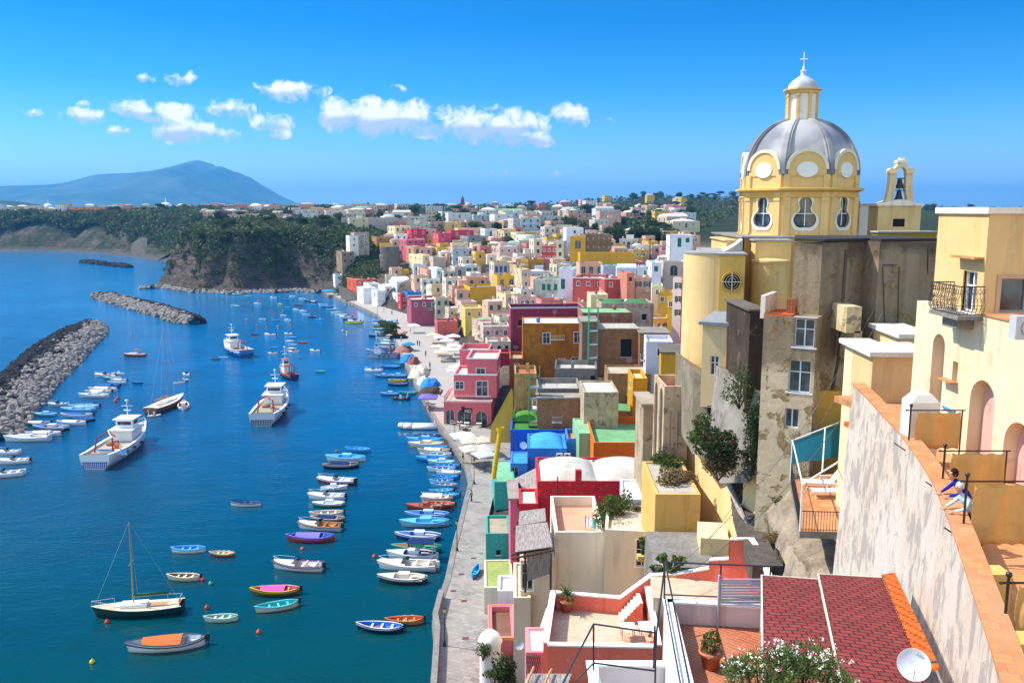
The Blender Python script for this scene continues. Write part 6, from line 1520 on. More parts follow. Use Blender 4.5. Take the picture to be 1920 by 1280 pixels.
for i in range(26):
 a = q.uniform(0, 6.28); e_ = Vector((oc.x+math.cos(a)*q.uniform(.2, 1.0), math.sin(a)*q.uniform(.2, .8), oc.z+q.uniform(-.2, .35))); m.path([(0, 0, 0), (e_.x*.4, e_.y*.4, oc.z*.5), e_], .018, 4)
m.build('branches', BARK, ol)
def narrow_leaves(name, ctrs, n, L, wd, mat, seed):
 q = np.random.RandomState(seed); m = MB()
 for i in range(n):
  c = ctrs[q.randint(len(ctrs))]; d = q.normal(size=3); d /= np.linalg.norm(d); p = Vector(c[:3])+Vector(d*np.array(c[3:6])*q.uniform(.5, 1.05))
  g_ = Vector((d[0]*.6+q.normal()*.4, d[1]*.6+q.normal()*.4, .5+q.normal()*.4)).normalized(); s_ = g_.cross(Vector(q.normal(size=3))).normalized()*wd; l = L*q.uniform(.6, 1.2)
  m.poly([p, p+g_*l*.5+s_, p+g_*l, p+g_*l*.5-s_])
 return m.mesh(name, mat)
q = random.Random(8); cts = []
for i in range(34):
 a = q.uniform(0, 6.28); rr = q.uniform(0, 1)**.5; x = oc.x+math.cos(a)*rr*1.12; y = math.sin(a)*rr*.8; cts.append((x, y, oc.z+.22*(1-rr*rr)+q.uniform(-.22, .12)-.55*max(0, abs(x-oc.x)-.7), .24, .24, .2))
cts += [(oc.x+q.uniform(-1, 1), q.uniform(-.6, .6), oc.z-.5, .4, .4, .3) for i in range(14)]
OLE = m_foliage('oleander_leaf', (.05, .10, .02), (.14, .20, .045), (.08, .13, .03))
mobj('leaves', narrow_leaves('leaves', cts, 9000, .12, .011, OLE, 3), ol)
FW = NT('white_petals').out((.85, .82, .68), .6); FM = NT('magenta_petals').out((.55, .02, .12), .6)
for nm, mt, n_, sd_ in (('white_flowers', FW, 150, 5), ('magenta_flowers', FM, 42, 6)):
 m = MB(); q = random.Random(sd_)
 for i in range(n_):
  c = q.choice(cts[:34]); p = Vector((c[0]+q.gauss(0, .13), c[1]+q.gauss(0, .13), c[2]+q.uniform(.1, .26)))
  for k in range(7):
   d = Vector((q.gauss(0, 1), q.gauss(0, 1), q.gauss(0, 1)+.5)).normalized(); s_ = d.orthogonal().normalized()*.014; pp = p+Vector((q.gauss(0, .02), q.gauss(0, .02), q.gauss(0, .02))); m.poly([pp, pp+d*.015+s_, pp+d*.035, pp+d*.015-s_])
 m.build(nm, mt, ol)
BZ = P(1540, 945, 43).z
bt = empty('balcony_terrace', P(1490, 1000, 41), 0, 'small terracotta balcony terrace with black railings and a white awning frame', 'terrace'); r = bt.location; bz0 = BZ-r.z
cA, cB, cC, cD = G(1500, 995, BZ), G(1577, 997, BZ), G(1600, 880, BZ), G(1482, 900, BZ)
q4 = [(p.x-r.x, p.y-r.y) for p in (cA, cB, cC, cD)]
m = MB(); m.prism(q4, bz0-.03, bz0); m.build('floor', TERRA, bt)
m = MB(); m.prism(q4, bz0-.35, bz0-.031); m.build('slab', CONC, bt)
def rp(i): return (q4[i][0], q4[i][1], bz0)
railing('railing', [rp(3), rp(0), rp(1)], 1.0, bt, '#232326', .13, .013); railing('railing', [rp(2), rp(3)], 1.0, bt, '#232326', .13, .013)
m = MB(); up = 2.35
tp = [(x, y, bz0+up) for x, y in q4]
m.path([(q4[0][0], q4[0][1], bz0), tp[0], (tp[1][0]+.6, tp[1][1]+1.5, bz0+up+.9)], .045, 6); m.tube((q4[3][0], q4[3][1], bz0), tp[3], .04); m.tube(tp[3], tp[0], .04)
c1 = Vector(tp[3]); c2 = Vector(tp[2])+Vector((0, 0, .95)); c0 = Vector(tp[0]); m.tube(c1, c2, .04); mid = c1+(c2-c1)*.5; m.tube(mid, c0+(Vector(tp[1])+Vector((.6, 1.5, .9))-c0)*.45, .035)
m.build('awning_frame', METAL, bt, '#e8e8e6')
cl = MB(); cl.sm = True; nn = 10; b0 = 0; pts = []
for j in range(6):
 for i in range(nn+1):
  u, v = i/nn, j/5; p = c1+(c2-c1)*u; zbt = bz0+1.05+.05*math.sin(u*9); pts.append((p.x, p.y-.08+.09*math.sin(u*11)*(1-v), p.z-.06+(zbt-p.z)*(1-v)))
cl._a(pts)
for j in range(5):
 for i in range(nn): a = j*(nn+1)+i; cl.face((a, a+1, a+nn+2, a+nn+1))
cl.build('side_awning', CANVAS, bt, '#2f83a0')
m = MB(); a0 = c2+Vector((.15, .1, 0)); m.poly([a0, a0+Vector((.9, -.2, .5)), a0+Vector((1.6, -3.6, -.5)), a0+Vector((.9, -3.4, -1.0))]); cc_ = m.build('roll_awning', CANVAS, bt, '#8fbad0'); md = cc_.modifiers.new('t', 'SOLIDIFY'); md.thickness = .03
def lounger(c, rz, lab):
 o = empty('sun_lounger', c, rz, lab, 'sun lounger', 'white loungers on the balcony terrace'); W_ = '#e9eaec'
 m = MB()
 for i in range(11): m.box(-.28, .28, -1.05+i*.115, -1.05+i*.115+.085, .32, .345)
 m.build('seat', PAINT, o, W_); m = MB(); m.M = Matrix.Translation((0, .24, .33))@Matrix.Rotation(math.radians(55), 4, 'X')
 for i in range(7): m.box(-.28, .28, i*.115, i*.115+.085, 0, .025)
 m.box(-.3, -.27, 0, .82, -.01, .03); m.box(.27, .3, 0, .82, -.01, .03); m.build('backrest', PAINT, o, W_)
 m = MB(); m.box(-.3, -.27, -1.05, .25, .3, .35); m.box(.27, .3, -1.05, .25, .3, .35); m.build('frame', PAINT, o, W_)
 for sx in (-1, 1):
  m = MB(); m.tube((sx*.285, -.9, .32), (sx*.285, -.98, 0), .02); m.build('leg', PAINT, o, W_); m = MB(); m.tube((sx*.285, .1, .32), (sx*.285, .4, 0), .02); m.build('leg', PAINT, o, W_)
  m = MB(); m.tube((sx*.3, -.25, .32), (sx*.3, -.2, .55), .018); m.tube((sx*.3, -.25, .55), (sx*.3, .3, .55), .022); m.build('armrest', PAINT, o, W_)
 o.scale = (1.2, 1.15, 1.15); return o
lp = G(1545, 915, BZ); lounger((lp.x+.1, lp.y, BZ), math.radians(-96), 'white slatted lounger farther from the railing on the balcony terrace'); lp = G(1552, 930, BZ); lounger((lp.x+.3, lp.y-.1, BZ), math.radians(-92), 'white slatted lounger nearer the viewer on the balcony terrace')
o, w, d, H = house(1598, 1640, 800, 39.5, dep=4, yaw=-78, col='#f0e2c8', roof='#c9693a', kind='slab', base=22, label='cream house end behind the balcony terrace with orange tile edge', extra=False)
def wallthing(pxs, zb, th, col, lab, mat=PLASTER, cap='#8f8a84', name='garden_wall'):
 pts = []; zt = []
 for px, py, Y in pxs: p = P(px, py, Y); pts.append((p.x, p.y)); zt.append(p.z)
 o = pwall(pts, zb, zt, th, mat, col, None, name, cap=True, capc=cap, caph=.05, ov=.04); tag(o, lab, 'wall'); return o
def slopewall(pl, lab, col, th=1.2, mat=PLASTER, name='stair_wall', cat='wall'):
 m = MB(); Q = [P(*p) for p in pl]; bk = Vector((.15, th, 0)); m.poly(Q); n = len(Q)
 for i in range(n): j = (i+1) % n; m.poly([Q[j], Q[i], Q[i]+bk, Q[j]+bk])
 m.poly([q+bk for q in Q][::-1]); o = m.build(name, mat, None, col); tag(o, lab, cat); return o
slopewall([(1303,832,66),(1350,870,62),(1403,1003,50),(1405,1075,50),(1318,1075,60),(1303,1000,65)], 'tall cream parapet wall left of the dark public stairs', '#dcc08a', .35)
slopewall([(1344,865,62.2),(1351,864,61.9),(1408,1001,49.6),(1401,1003,49.9)], 'grey stone coping on the tall cream stair parapet', '#9a958c', .3, name='coping', cat='coping')
def rock_sheet(rows, lab, mat, sub=7, amp=.35, seed=2):
 m = MB(); m.sm = True; R = [[P(*c_) for c_ in r_] for r_ in rows]; NR, NC = len(R), len(R[0]); pts = []; nr, nc = (NR-1)*sub, (NC-1)*sub
 for i in range(nr+1):
  for j in range(nc+1):
   a, b = min(i/sub, NR-1.0001), min(j/sub, NC-1.0001); ia, jb = int(a), int(b); fa, fb = a-ia, b-jb
   p = (R[ia][jb]*(1-fb)+R[ia][jb+1]*fb)*(1-fa)+(R[ia+1][jb]*(1-fb)+R[ia+1][jb+1]*fb)*fa
   w = noise2([p.x*1.1+seed], [p.z*1.3+p.y*.7], seed)[0]; pts.append(p+Vector((.3*w*amp, -w*amp, w*amp*.8)))
 b0 = m._a(pts)
 for i in range(nr):
  for j in range(nc): a = b0+i*(nc+1)+j; m.face((a+nc+1, a+nc+2, a+1, a))
 o = m.build('rock_outcrop', mat); tag(o, lab, kind='structure'); return o
rock_sheet([[(1412,908,55.5),(1445,896,53),(1480,885,51),(1530,890,49.5),(1610,890,48)],[(1432,950,50.5),(1458,940,49),(1490,945,47),(1540,960,46),(1610,960,45)],[(1450,1000,47),(1472,1000,45),(1500,1010,43.5),(1545,1015,43),(1610,1010,42.5)],[(1468,1060,42.5),(1490,1050,41),(1515,1075,40),(1560,1060,39.5),(1615,1070,39)],[(1440,1160,41),(1480,1160,38),(1520,1160,37),(1560,1160,36.5),(1620,1160,36)]], 'pale weathered rock slope beside the dark stairs', TUFA)
wallthing([(1352, 868, 64), (1393, 868, 62.5)], 12, .3, '#e0b765', 'short golden wall at the head of the dark stairs')
slopewall([(1392,872,60),(1424,878,58),(1424,905,58),(1392,905,60)], 'squat cream pier at the head of the dark stairs', '#dcc08a')
wallthing([(1402, 886, 54.5), (1478, 866, 50)], 17, .3, '#ebcf97', 'cream wall sloping up towards the balcony terrace')
o, w, d, H = house(1229, 1314, 926, 58, dep=8, yaw=-2, col='#dcae62', roof='#b8b0a0', base=8, par=.12, label='golden plastered house with a debris covered round roof', extra=False)
wallthing([(1228, 1008, 58), (1338, 1006, 57)], 10, .25, '#dcae5c', 'golden garden wall along the cactus terrace')
wallthing([(1228, 1009, 57.9), (1250, 1056, 51)], 10, .25, '#e3c58a', 'short cream garden wall beside the cactus')
o = part_block(1228, 1345, 1062, 51, 6, -3, 8, '#8f867a', 'terrace_floor_slab', None, mat=CONC, top=0)[0]; o.name = 'cactus_terrace'; tag(o, 'grey paved terrace between the golden garden walls', 'terrace')
o = part_block(1314, 1367, 1008, 53, 3, -8, 8, '#ead4a4', 'cream_pier', None, top=0)[0]; o.name = 'masonry_pier'; tag(o, 'cream masonry pier behind the coral parapet', 'pier')
STAIRM = m_rock('shade_darkened_steps', (.10, .085, .07), (.16, .14, .115), 1.5)  # stone darkened so the shade over the steps sits in its colour
st = MB(); a = P(1440, 1060, 44.5); b = P(1386, 897, 60.5); n_ = 26
for i in range(n_):
 t0 = i/n_; p = a+(b-a)*t0; q = a+(b-a)*((i+1)/n_); z = a.z+(b.z-a.z)*t0; dx = .85
 st.box(p.x-dx, p.x+dx, p.y, q.y, z-1.2, z+(b.z-a.z)/n_)
so_ = st.build('stone_stairs', STAIRM); tag(so_, 'long flight of stone steps, colour darkened for shade, between cream wall and rock', 'stairs')
def slabwall(pl, lab, mat=CONC, col='#8a867e', name='retaining_wall', th=2.0):
 m = MB(); Q = [P(*p) for p in pl]; bk = Vector((.4, th, 0)); m.poly(Q); n = len(Q)
 for i in range(n): j = (i+1) % n; m.poly([Q[j], Q[i], Q[i]+bk, Q[j]+bk])
 m.poly([q+bk for q in Q][::-1]); o = m.build(name, mat, None, col); tag(o, lab, 'wall'); return o
slabwall([(1298, 850, 61), (1352, 870, 57), (1352, 728, 59.5), (1300, 694, 61.5)], 'grey streaked concrete retaining wall under the cream annex', WORN, '#8f8674', th=9)
slabwall([(1350, 905, 54), (1405, 905, 52.3), (1436, 870, 52), (1440, 742, 52.5), (1355, 697, 57)], 'slanting grey buttress wall beside the climbing shrub', WORN, '#9a958c', th=6)
slabwall([(1262, 905, 74), (1312, 915, 70), (1312, 838, 70), (1262, 812, 74)], 'dark grey concrete wall below the broken arch house', CONC)
o, w, d, H = house(1246, 1292, 724, 67, dep=5, yaw=0, col='#c9b090', roof='#c86f46', mat=WORN, base=11, par=.9, lw=[(.26, 9, 1.5, 7.6, 'A'), (.74, 9, 1.5, 7.6, 'A')], label='tall stained house with two slender arches on its side', extra=False, fc='#c9b79a')
dp = MB(); dp.tube((w*.25, -.08, 2), (w*.25, -.08, H-2), .06, n=6); dp.tube((w*.55, -.08, 4), (w*.55, -.08, H-2), .06, n=6); dp.build('drainpipe', METAL, o, '#a58f8a')
o, w, d, H = house(1207, 1228, 760, 78, dep=5, yaw=0, col='#b5a58a', roof='#a59a88', mat=WORN, base=8, label='narrow worn pier house left of the slender arches', extra=False, kind='slab')
def HN(px0, px1, py, Y, lab, **k):
 k.setdefault('extra', False); k.setdefault('small', False)
 return house(px0, px1, py, Y, label=lab, **k)
HN(832,921,752,160,'rose pink quayside house storey with arcade openings and a railed terrace',dep=12,yaw=-3,col='#dd7076',roof='#cbb9a8',base=1.0,par=.1,windows=[(.13,.1,1.7,3.0,'A'),(.43,.1,2.8,3.2,'A'),(.79,.1,2.3,2.7,'a')],trim='#e9a6a6')
p = HN(851,931,701,162.5,'rose pink middle storey with white trim above the quayside arcade',dep=9,yaw=-3,col='#dd7076',roof='#e9e2da',base=5.9,par=.5,windows=[(.13,-3.0,1.6,1.5,'w'),(.14,.25,1.7,2.6,'w'),(.66,.25,2.2,3.0,'w')],trim=TR)
HN(876,932,671,163,'rose pink top storey with a white framed balcony door',dep=10,yaw=-3,col='#dd7076',roof='#dcd0c4',base=10.1,par=.6,windows=[(.45,-5.0,1.7,3.0,'w')],trim=TR)
HN(862,916,655,173,'rear rose pink block with a grey parapet behind the quayside arcade house',dep=8,yaw=-3,col='#dd7076',roof='#c9c2b8',base=4,par=1,trim='#b9b2ac')
c = P(870,768,159.9); m = MB(); m.prism([(c.x-.2, c.y-.25), (c.x+1.6, c.y-.25), (c.x+1.6, c.y-.18), (c.x-.2, c.y-.18)], c.z-.7, c.z+.35); m.box(c.x-.5, c.x+.1, c.y-.25, c.y-.18, c.z-.3, c.z+.7); o = m.build('cafe_sign', PAINT, None, '#3a1f14'); tag(o, 'dark brown sign with white letters in the middle arch of the pink house', 'sign')
tc = bpy.data.curves.new('lettering', 'FONT'); tc.body = 'MO.'; tc.size = .8; tc.extrude = .01; tc.materials.append(PAINT); tmp = bpy.data.objects.new('lettering', tc); COL.objects.link(tmp); bpy.context.view_layer.update(); tme = bpy.data.meshes.new_from_object(tmp.evaluated_get(bpy.context.evaluated_depsgraph_get())); bpy.data.objects.remove(tmp); to = mobj('lettering', tme, o, '#f0f0f0', loc=(c.x+.1, c.y-.27, c.z-.5), rot=(PI/2, 0, 0))
o = HOUSES[-4][0]; A_ = HOUSES[-4]; railing('railing', [(0.1, 8, A_[4]), (.1, .1, A_[4]), (A_[2]-.1, .1, A_[4])], 1.1, o, '#e2c0c0', .35, .03)
slopewall([(919,828,137),(921,797,137),(958,729,138.5),(961,740,138.5),(961,830,137)], 'sloping yellow stair wall between the pink arcade house and the block house', '#d9a940')
o=HN(957,1063,805,131,'cobalt blue back wall house with two grass green vaults',dep=9,yaw=-1,col='#1c63cf',roof='#3f7a26',kind='flat',par=.5,base=1)[0]
HN(962,1066,789,137,'grass green double vaulted roof behind the cobalt blue wall',dep=7,yaw=-1,col='#2f5a2a',roof='#4d8a2c',kind='domes',par=.15,base=1)
HN(989,1063,840,121,'sky blue house with a bright blue domed roof',dep=8.5,yaw=-1,col='#3a7fd9',roof='#3f9be6',kind='dome',par=.12,base=1)
HN(1063,1096,822,124,'cornflower blue house wing under a small brick edged roof',dep=6,yaw=-1,col='#4a80cf',roof='#c98a66',base=1)
HN(957,989,868,118,'lower blue house with a white door and arched window',dep=6,yaw=-1,col='#3f82dc',roof='#3f9be6',base=1,par=.15,windows=[(.25,-1.8,1.1,1.3,'a'),(.75,.2,1.0,2.6,'w')])
c = P(1043,853,120.7)
for dx in (0, 1.15):
 m = MB(); m.box(c.x+dx, c.x+dx+.9, c.y-.35, c.y, c.z-.35, c.z+.3); o = m.build('cooling_unit', PAINT, None, '#d9dbd8'); m = MB(); m.tube((c.x+dx+.4, c.y-.37, c.z), (c.x+dx+.4, c.y-.36, c.z), .24, n=12); m.build('fan_grille', METAL, o, '#55585a')
 tag(o, '%s of two white cooling units on the blue house front' % ('left' if dx == 0 else 'right'), 'air conditioner', 'air conditioners on the blue house')
HN(1086,1112,812,120,'pale green sloping roof strip between the blue and orange houses',dep=9,yaw=2,col='#86b58c',roof='#86b58c',base=1,par=.1)
HN(1113,1228,829,114,'bright orange house with a mint green roof terrace',dep=15,yaw=-1,col='#e0700f',roof='#6fa878',base=2,par=1.1)
HN(1127,1206,771,133,'green flat roof with a dark oval stain behind the orange house',dep=10,yaw=-1,col='#d9a95e',roof='#5f9a68',base=3,par=.2)
HN(1222,1246,778,108,'narrow ochre stained pier beside the orange house',dep=12,yaw=-1,col='#b39a74',roof='#a39074',base=4,mat=WORN,kind='slab')
HN(1008,1237,902,88,'cherry red house with two large white vaulted roofs',dep=9,yaw=0,col='#c92a34',roof='#c6c1b6',kind='domes',par=.25,base=1,windows=[(.5,-5.2,1.2,1.4,'d')])
o = HOUSES[-1][0]; m = MB(); w_, H_ = HOUSES[-1][2], HOUSES[-1][4]; m.box(w_*.31, w_*.36, -.05, .55, H_-.5, H_+1.2); m.build('chimney', PLASTER, o, '#c92a34')
HN(973,1009,944,86,'low cherry red annex with a white roof left of the vaulted red house',dep=5,yaw=0,col='#c92a34',roof='#ded9d0',par=.3,base=1)
HN(957,970,936,88,'narrow mauve pink house end between red annex and turquoise roof',dep=6,yaw=2,col='#c76a86',roof='#9a8f86',kind='slab',base=1)
HN(927,966,903,113,'teal house with a pale green roof by the quay',dep=10,yaw=3,col='#3fa69a',roof='#7db58c',par=.1,base=1)
HN(911,956,1000,94,'turquoise house with a small dark window and a stone roof',dep=6,yaw=2,col='#37a795',roof='#a89c88',par=.3,base=1,windows=[(.52,-2.6,.5,.6,'d')])
HN(956,978,1000,90,'turquoise rear wing beside the reed pergola',dep=4,yaw=2,col='#3fb0a0',roof='#9fb5a0',par=.2,base=1)
HN(908,963,1101,82,'cream quay house with an olive green flat roof',dep=7,yaw=2,col='#d6ccb4',roof='#93a55e',par=.12,base=1)
HN(933,968,1107,76,'small white house with a grey window above the quay',dep=3.5,yaw=0,col='#e6e8ea',roof='#e9e6e0',base=1,par=.3,windows=[(.6,-3,.8,1.5,'w')])
HN(918,965,1195,68,'pink house with orange tile edging and a round white turret',dep=6,yaw=2,col='#e07a86',roof='#7a5a48',base=1,par=.5,windows=[(.3,-2.6,.8,1.2,'w')],trim='#d98a5e')
m = MB(); c = P(919,1200,67); m.sm = True; m.lathe([(.9,-4),(.9,-.3),(1.05,0),(.8,.5),(.4,.85),(0,.95)], 20, (c.x, c.y, c.z)); o = m.build('turret', PLASTER, None, '#efe9e2'); tag(o, 'round white shell domed turret on the pink tiled house', 'turret')
HN(963,995,1120,64.8,'tall cream house end with a drainpipe beside the red roofed pink house',dep=7,yaw=0,col='#d9cbb2',roof='#cfc7b8',base=1,par=.2)
HN(1041,1134,997,67,'large whitewashed cream house with a pink tiled laundry terrace',dep=9,yaw=0,col='#e3d8c4',roof='#d99a7c',base=4,par=.95,windows=[(.7,-6.6,.9,.8,'d')])
HN(1134,1232,992,64,'cream house with green shuttered door behind the coral stairs',dep=6,yaw=-8,col='#dfd2ba',roof='#c9bda8',base=5,par=.3,mat=PLASTER,windows=[(.72,-2.9,.9,2.2,'w'),(.32,-9.2,1.1,2.4,'g')])
HN(1165,1232,935,76,'white terrace corner with a leaning board roof right of the garden',dep=6,yaw=-6,col='#e9e6df',roof='#e6e4de',base=8,par=.2)
HN(976,1041,1050,65.5,'cream house front under the reed pergola',dep=6,yaw=0,col='#d8cbb4',roof='#a3623c',base=1,par=.1,windows=[(.2,-2.5,.9,2.2,'w')])
dp = HOUSES[-4][0]; m = MB(); m.path([(7.4, -.1, .5), (7.4, -.1, 6.6), (8.0, -.1, 7.2), (8.6, -.1, 7.2), (8.6, -.1, 9)], .07, 6); m.build('drainpipe', METAL, dp, '#d5cfc4')
REED = NT('reed_mat'); _v = REED.pos(); _w = REED.noise(2.0, 6, .7, REED.mapping(_v, (6, .5, .5)))
REED = REED.out(REED.ramp(_w, [(.3, (.10, .085, .075)), (.7, (.42, .37, .33))]), .95, REED.bump(_w, .8, .03))
pg = empty('reed_pergola', P(966,1045,64), 0, 'rustic pergola roofed with two grey reed mats on wooden poles', 'pergola'); r = pg.location
for q4_ in (((966,1034,63),(1036,1024,63),(1026,978,69),(967,985,69)), ((972,984,69),(1024,976,69),(1022,952,74),(974,958,74))):
 m = MB(); Q = [P(*q)-r for q in q4_]; m.poly(Q); m.poly([q-Vector((0,0,.08)) for q in Q][::-1])
 for i in range(4): j = (i+1) % 4; m.poly([Q[i]-Vector((0,0,.08)), Q[j]-Vector((0,0,.08)), Q[j], Q[i]])
 m.build('reed_mat', REED, pg)
for a, b in (((960,1047,62.8),(1040,1030,62.8)), ((958,1040,63.3),(1030,1026,63.3)), ((963,990,69),(1028,979,69))):
 m = MB(); m.tube(P(*a)-r, P(*b)-r, .09, n=6); m.build('beam', BARK, pg)
for px_ in (985, 1033):
 p0 = P(px_, 1037, 63)-r; m = MB(); m.tube(p0, p0-Vector((0,0,3.2)), .08, n=6); m.build('post', BARK, pg)
m = MB(); a = P(988,1036,62.9)-r; b = P(1033,1030,62.9)-r; m.poly([a, b, b-Vector((0,-.1,2.0)), a-Vector((0,-.1,2.4))]); m.build('blind', REED, pg)
slopewall([(740+222,833+70,95),(962,925,95),(1010,925,90),(1008,880,95)], 'grey reed fence left of the white vaulted roof', '#ffffff', mat=REED, name='reed_fence', cat='fence')
Zt = P(1100,1115,50).z; Zf = Zt-1.0; CO = '#e4745e'
k1, k2, k3, k4 = G(1041,1109,Zt), G(1162,1119,Zt), G(1230,1210,Zt), G(1027,1206,Zt)
ct = empty('coral_terrace_house', (k4.x, k4.y, 4), 0, 'coral red house with a tiled roof terrace, white coping and steps', 'house'); r = ct.location
def l2(p): return (p.x-r.x, p.y-r.y)
k5 = Vector((k3.x+.3, k2.y+.3, 0))
m = MB(); m.prism([l2(k4), l2(k3), (k5.x-r.x, k5.y-r.y), l2(k1)], 0, Zf-4.05); m.build('wall', PLASTER, ct, CO)
m = MB(); m.prism([l2(k4), l2(k3), (k5.x-r.x, k5.y-r.y), l2(k1)], Zf-4.04, Zf-4); m.build('floor', PINKT, ct)
def W3(pts, zt_, zb_=None, root=ct, col=CO, th=.25): return pwall([(p.x, p.y) for p in pts], Zf-1 if zb_ is None else zb_, zt_, th, PLASTER, col, root, 'parapet', cap=True, caph=.09, ov=.06)
W3([k1, k4], Zt); W3([k4, k3], Zt)
up = G(1219,1077,Zt+1.4); u2 = Vector((k3.x+.25, k2.y, 0)); W3([k1, k2, P(1219,1077,50.2)], [Zt, Zt, P(1219,1077,50.2).z])
W3([k3, Vector((k3.x+.35, k2.y+.2, 0))], [Zt, P(1225,1100,49.8).z])
ns = 7; s0 = Vector((k2.x-.1, k2.y-1.5, 0)); rise = (P(1219,1077,50.2).z-.9-Zf)/ns; run = (k3.x-.1-s0.x)/ns
m = MB()
for i in range(ns): m.box(s0.x+i*run-r.x, k3.x-.05-r.x, s0.y-r.y, s0.y+1.35-r.y, Zf-r.z+i*rise, Zf-r.z+(i+1)*rise)
m.build('steps', PLASTER, ct, '#e3d3b8')
m = MB(); m.poly([(s0.x-r.x, s0.y-r.y-.01, Zf-r.z), (k3.x-.06-r.x, s0.y-r.y-.01, Zf-r.z), (k3.x-.06-r.x, s0.y-r.y-.01, Zf-r.z+ns*rise), (k3.x-run-r.x, s0.y-r.y-.01, Zf-r.z+ns*rise)]+[]); m.build('stair_side', PLASTER, ct, CO)
up_ = [(1219,1077,50.2),(1262,1075,50),(1330,1064,49.5),(1331,1048,49.5),(1368,1046,49),(1369,1010,49),(1412,1010,48.5),(1436,1048,46),(1447,1085,43)]
pts = [P(*q) for q in up_]; W3(pts, [p.z for p in pts], Zf-3)
m = MB(); q_1 = [l2(P(1225,1125,47)), l2(P(1345,1120,46)), l2(P(1440,1110,43.5)), l2(pts[6]), l2(pts[2]), l2(pts[0])]; m.prism(q_1, 0, P(1280,1112,47.5).z-r.z); m.build('upper_terrace', PINKT, ct)
slopewall([(1001,1213,47),(1024,1140,52),(1041,1138,52),(1027,1206,47)], 'whitewashed sloping tile roof beside the coral terrace', '#f0ece2', th=.3, name='lean_to_roof', cat='lean-to roof')
m = MB(); a = P(986,1228,45.6); b = P(1014,1228,45.6); hh_ = 1.15
for i in range(8):
 t0 = i/7; m.tube((a.x+(b.x-a.x)*t0, a.y, a.z), (a.x+(b.x-a.x)*min(1, t0+.3), a.y, a.z-hh_*min(1, (1-t0)/.3)), .02, n=4); m.tube((a.x+(b.x-a.x)*t0, a.y, a.z), (a.x+(b.x-a.x)*max(0, t0-.3), a.y, a.z-hh_*min(1, t0/.3)), .02, n=4)
o = m.build('lattice', METAL, None, '#3a2a28'); tag(o, 'dark diamond lattice on the pink wall below the white lean-to', 'lattice')
HN(986,1030,1222,46,'pink house corner carrying the dark diamond lattice',dep=3,yaw=0,col='#e58a90',roof='#efe9e0',base=2,par=.1)
shp = [P(990,1262,38), P(1072,1262,38), P(1058,1300,35), P(975,1300,35)]
m = MB(); m.poly(shp[::-1]); m.poly([q-Vector((0,0,.1)) for q in shp]); o = m.build('reed_canopy', REED, None); tag(o, 'grey reed canopy with wooden battens at the bottom edge', 'canopy')
for a, b in (((1001,1252,37.9),(985,1290,35)), ((1034,1256,37.9),(1018,1290,35))):
 m = MB(); m.tube(P(*a)+Vector((0,0,.06)), P(*b)+Vector((0,0,.06)), .06, n=5); w_ = m.build('batten', PAINT, None, '#c9955e'); w_.parent = o
def table(px, py, w_, d_, lab, cloth='#efefec'):
 c = G(px, py, Zf+.75); o = empty('garden_table', (c.x, c.y, Zf), 0, lab, 'table'); m = MB(); m.box(-w_/2, w_/2, -d_/2, d_/2, .7, .75); m.build('table_top', PAINT, o, cloth)
 for sx in (-1, 1):
  for sy in (-1, 1): m = MB(); m.tube((sx*(w_/2-.08), sy*(d_/2-.08), 0), (sx*(w_/2-.08), sy*(d_/2-.08), .7), .03); m.build('leg', PAINT, o, '#c9a07a')
 return o
table(1177, 1172, .85, .8, 'small white table on the coral terrace left of the long table'); table(1212, 1172, .85, 1.1, 'long white table with things on it beside the pink parapet')
def stool(px, py, lab):
 c = G(px, py, Zf+.45); o = empty('stool', (c.x, c.y, Zf), .3, lab, 'stool', 'wooden stools on the coral terrace'); m = MB(); m.box(-.18, .18, -.18, .18, .42, .46); m.build('seat', PAINT, o, '#d9a888')
 for sx in (-1, 1):
  for sy in (-1, 1): m = MB(); m.tube((sx*.14, sy*.14, .42), (sx*.17, sy*.17, 0), .018); m.build('leg', PAINT, o, '#c98a6a')
stool(1178, 1190, 'wooden stool under the small white table'); stool(1218, 1198, 'pink wooden stool in front of the long white table')
pc_ = G(1062, 1145, Zf); pot_plant((pc_.x, pc_.y, Zf), 1.45, 'spiky dracaena palm in a clay pot on the coral terrace corner', leaves=FOL[1], kind='palm')
c = G(1049, 1140, Zf); m = MB(); m.sm = True; m.lathe([(.001,0),(.25,0),(.33,.3),(.2,.5),(.001,.52)], 16, (c.x, c.y, Zf)); o = m.build('clay_urn', PAINT, None, '#c98f80'); tag(o, 'round pink clay urn beside the dracaena palm', 'urn')
fr = empty('stair_railing', P(1113,1240,24), 0, 'black iron railing around the lavender stairwell at the bottom edge', 'railing'); r = fr.location
m = MB()
P_ = lambda x, y, Y: P(x, y, Y)-r
for seg_ in ([(1040,1310,19.5),(1113,1169,24),(1231,1186,23.6),(1247,1056,24.9)], [(1050,1310,20.5),(1113,1242,24),(1229,1257,23.6)]): m.path([P_(*q) for q in seg_], .028, 6)
for a, b in (((1113,1169,24),(1113,1262,24)), ((1231,1186,23.6),(1228,1285,23.6))): m.tube(P_(*a), P_(*b), .028)
m.build('rail', METAL, fr, '#23272f')
o = empty('stairwell', P(1117,1250,24.3), 0, 'lavender shaded white stairwell block at the bottom edge', 'stairwell'); r = o.location
m = MB(); a, b = P(1117,1246,24.3)-r, P(1232,1258,24.3)-r; m.box(a.x, b.x+.3, 0, .2, -5, .0); m.box(a.x-.2, a.x, -7, .2, -5, 0); m.build('wall', PLASTER, o, '#e6e0e4'); m = MB(); m.box(a.x-.28, b.x+.35, -.06, .26, .003, .08); m.box(a.x-.28, a.x+.06, -7, -.07, .003, .08); m.build('coping', PLASTER, o, '#f2f0ec')
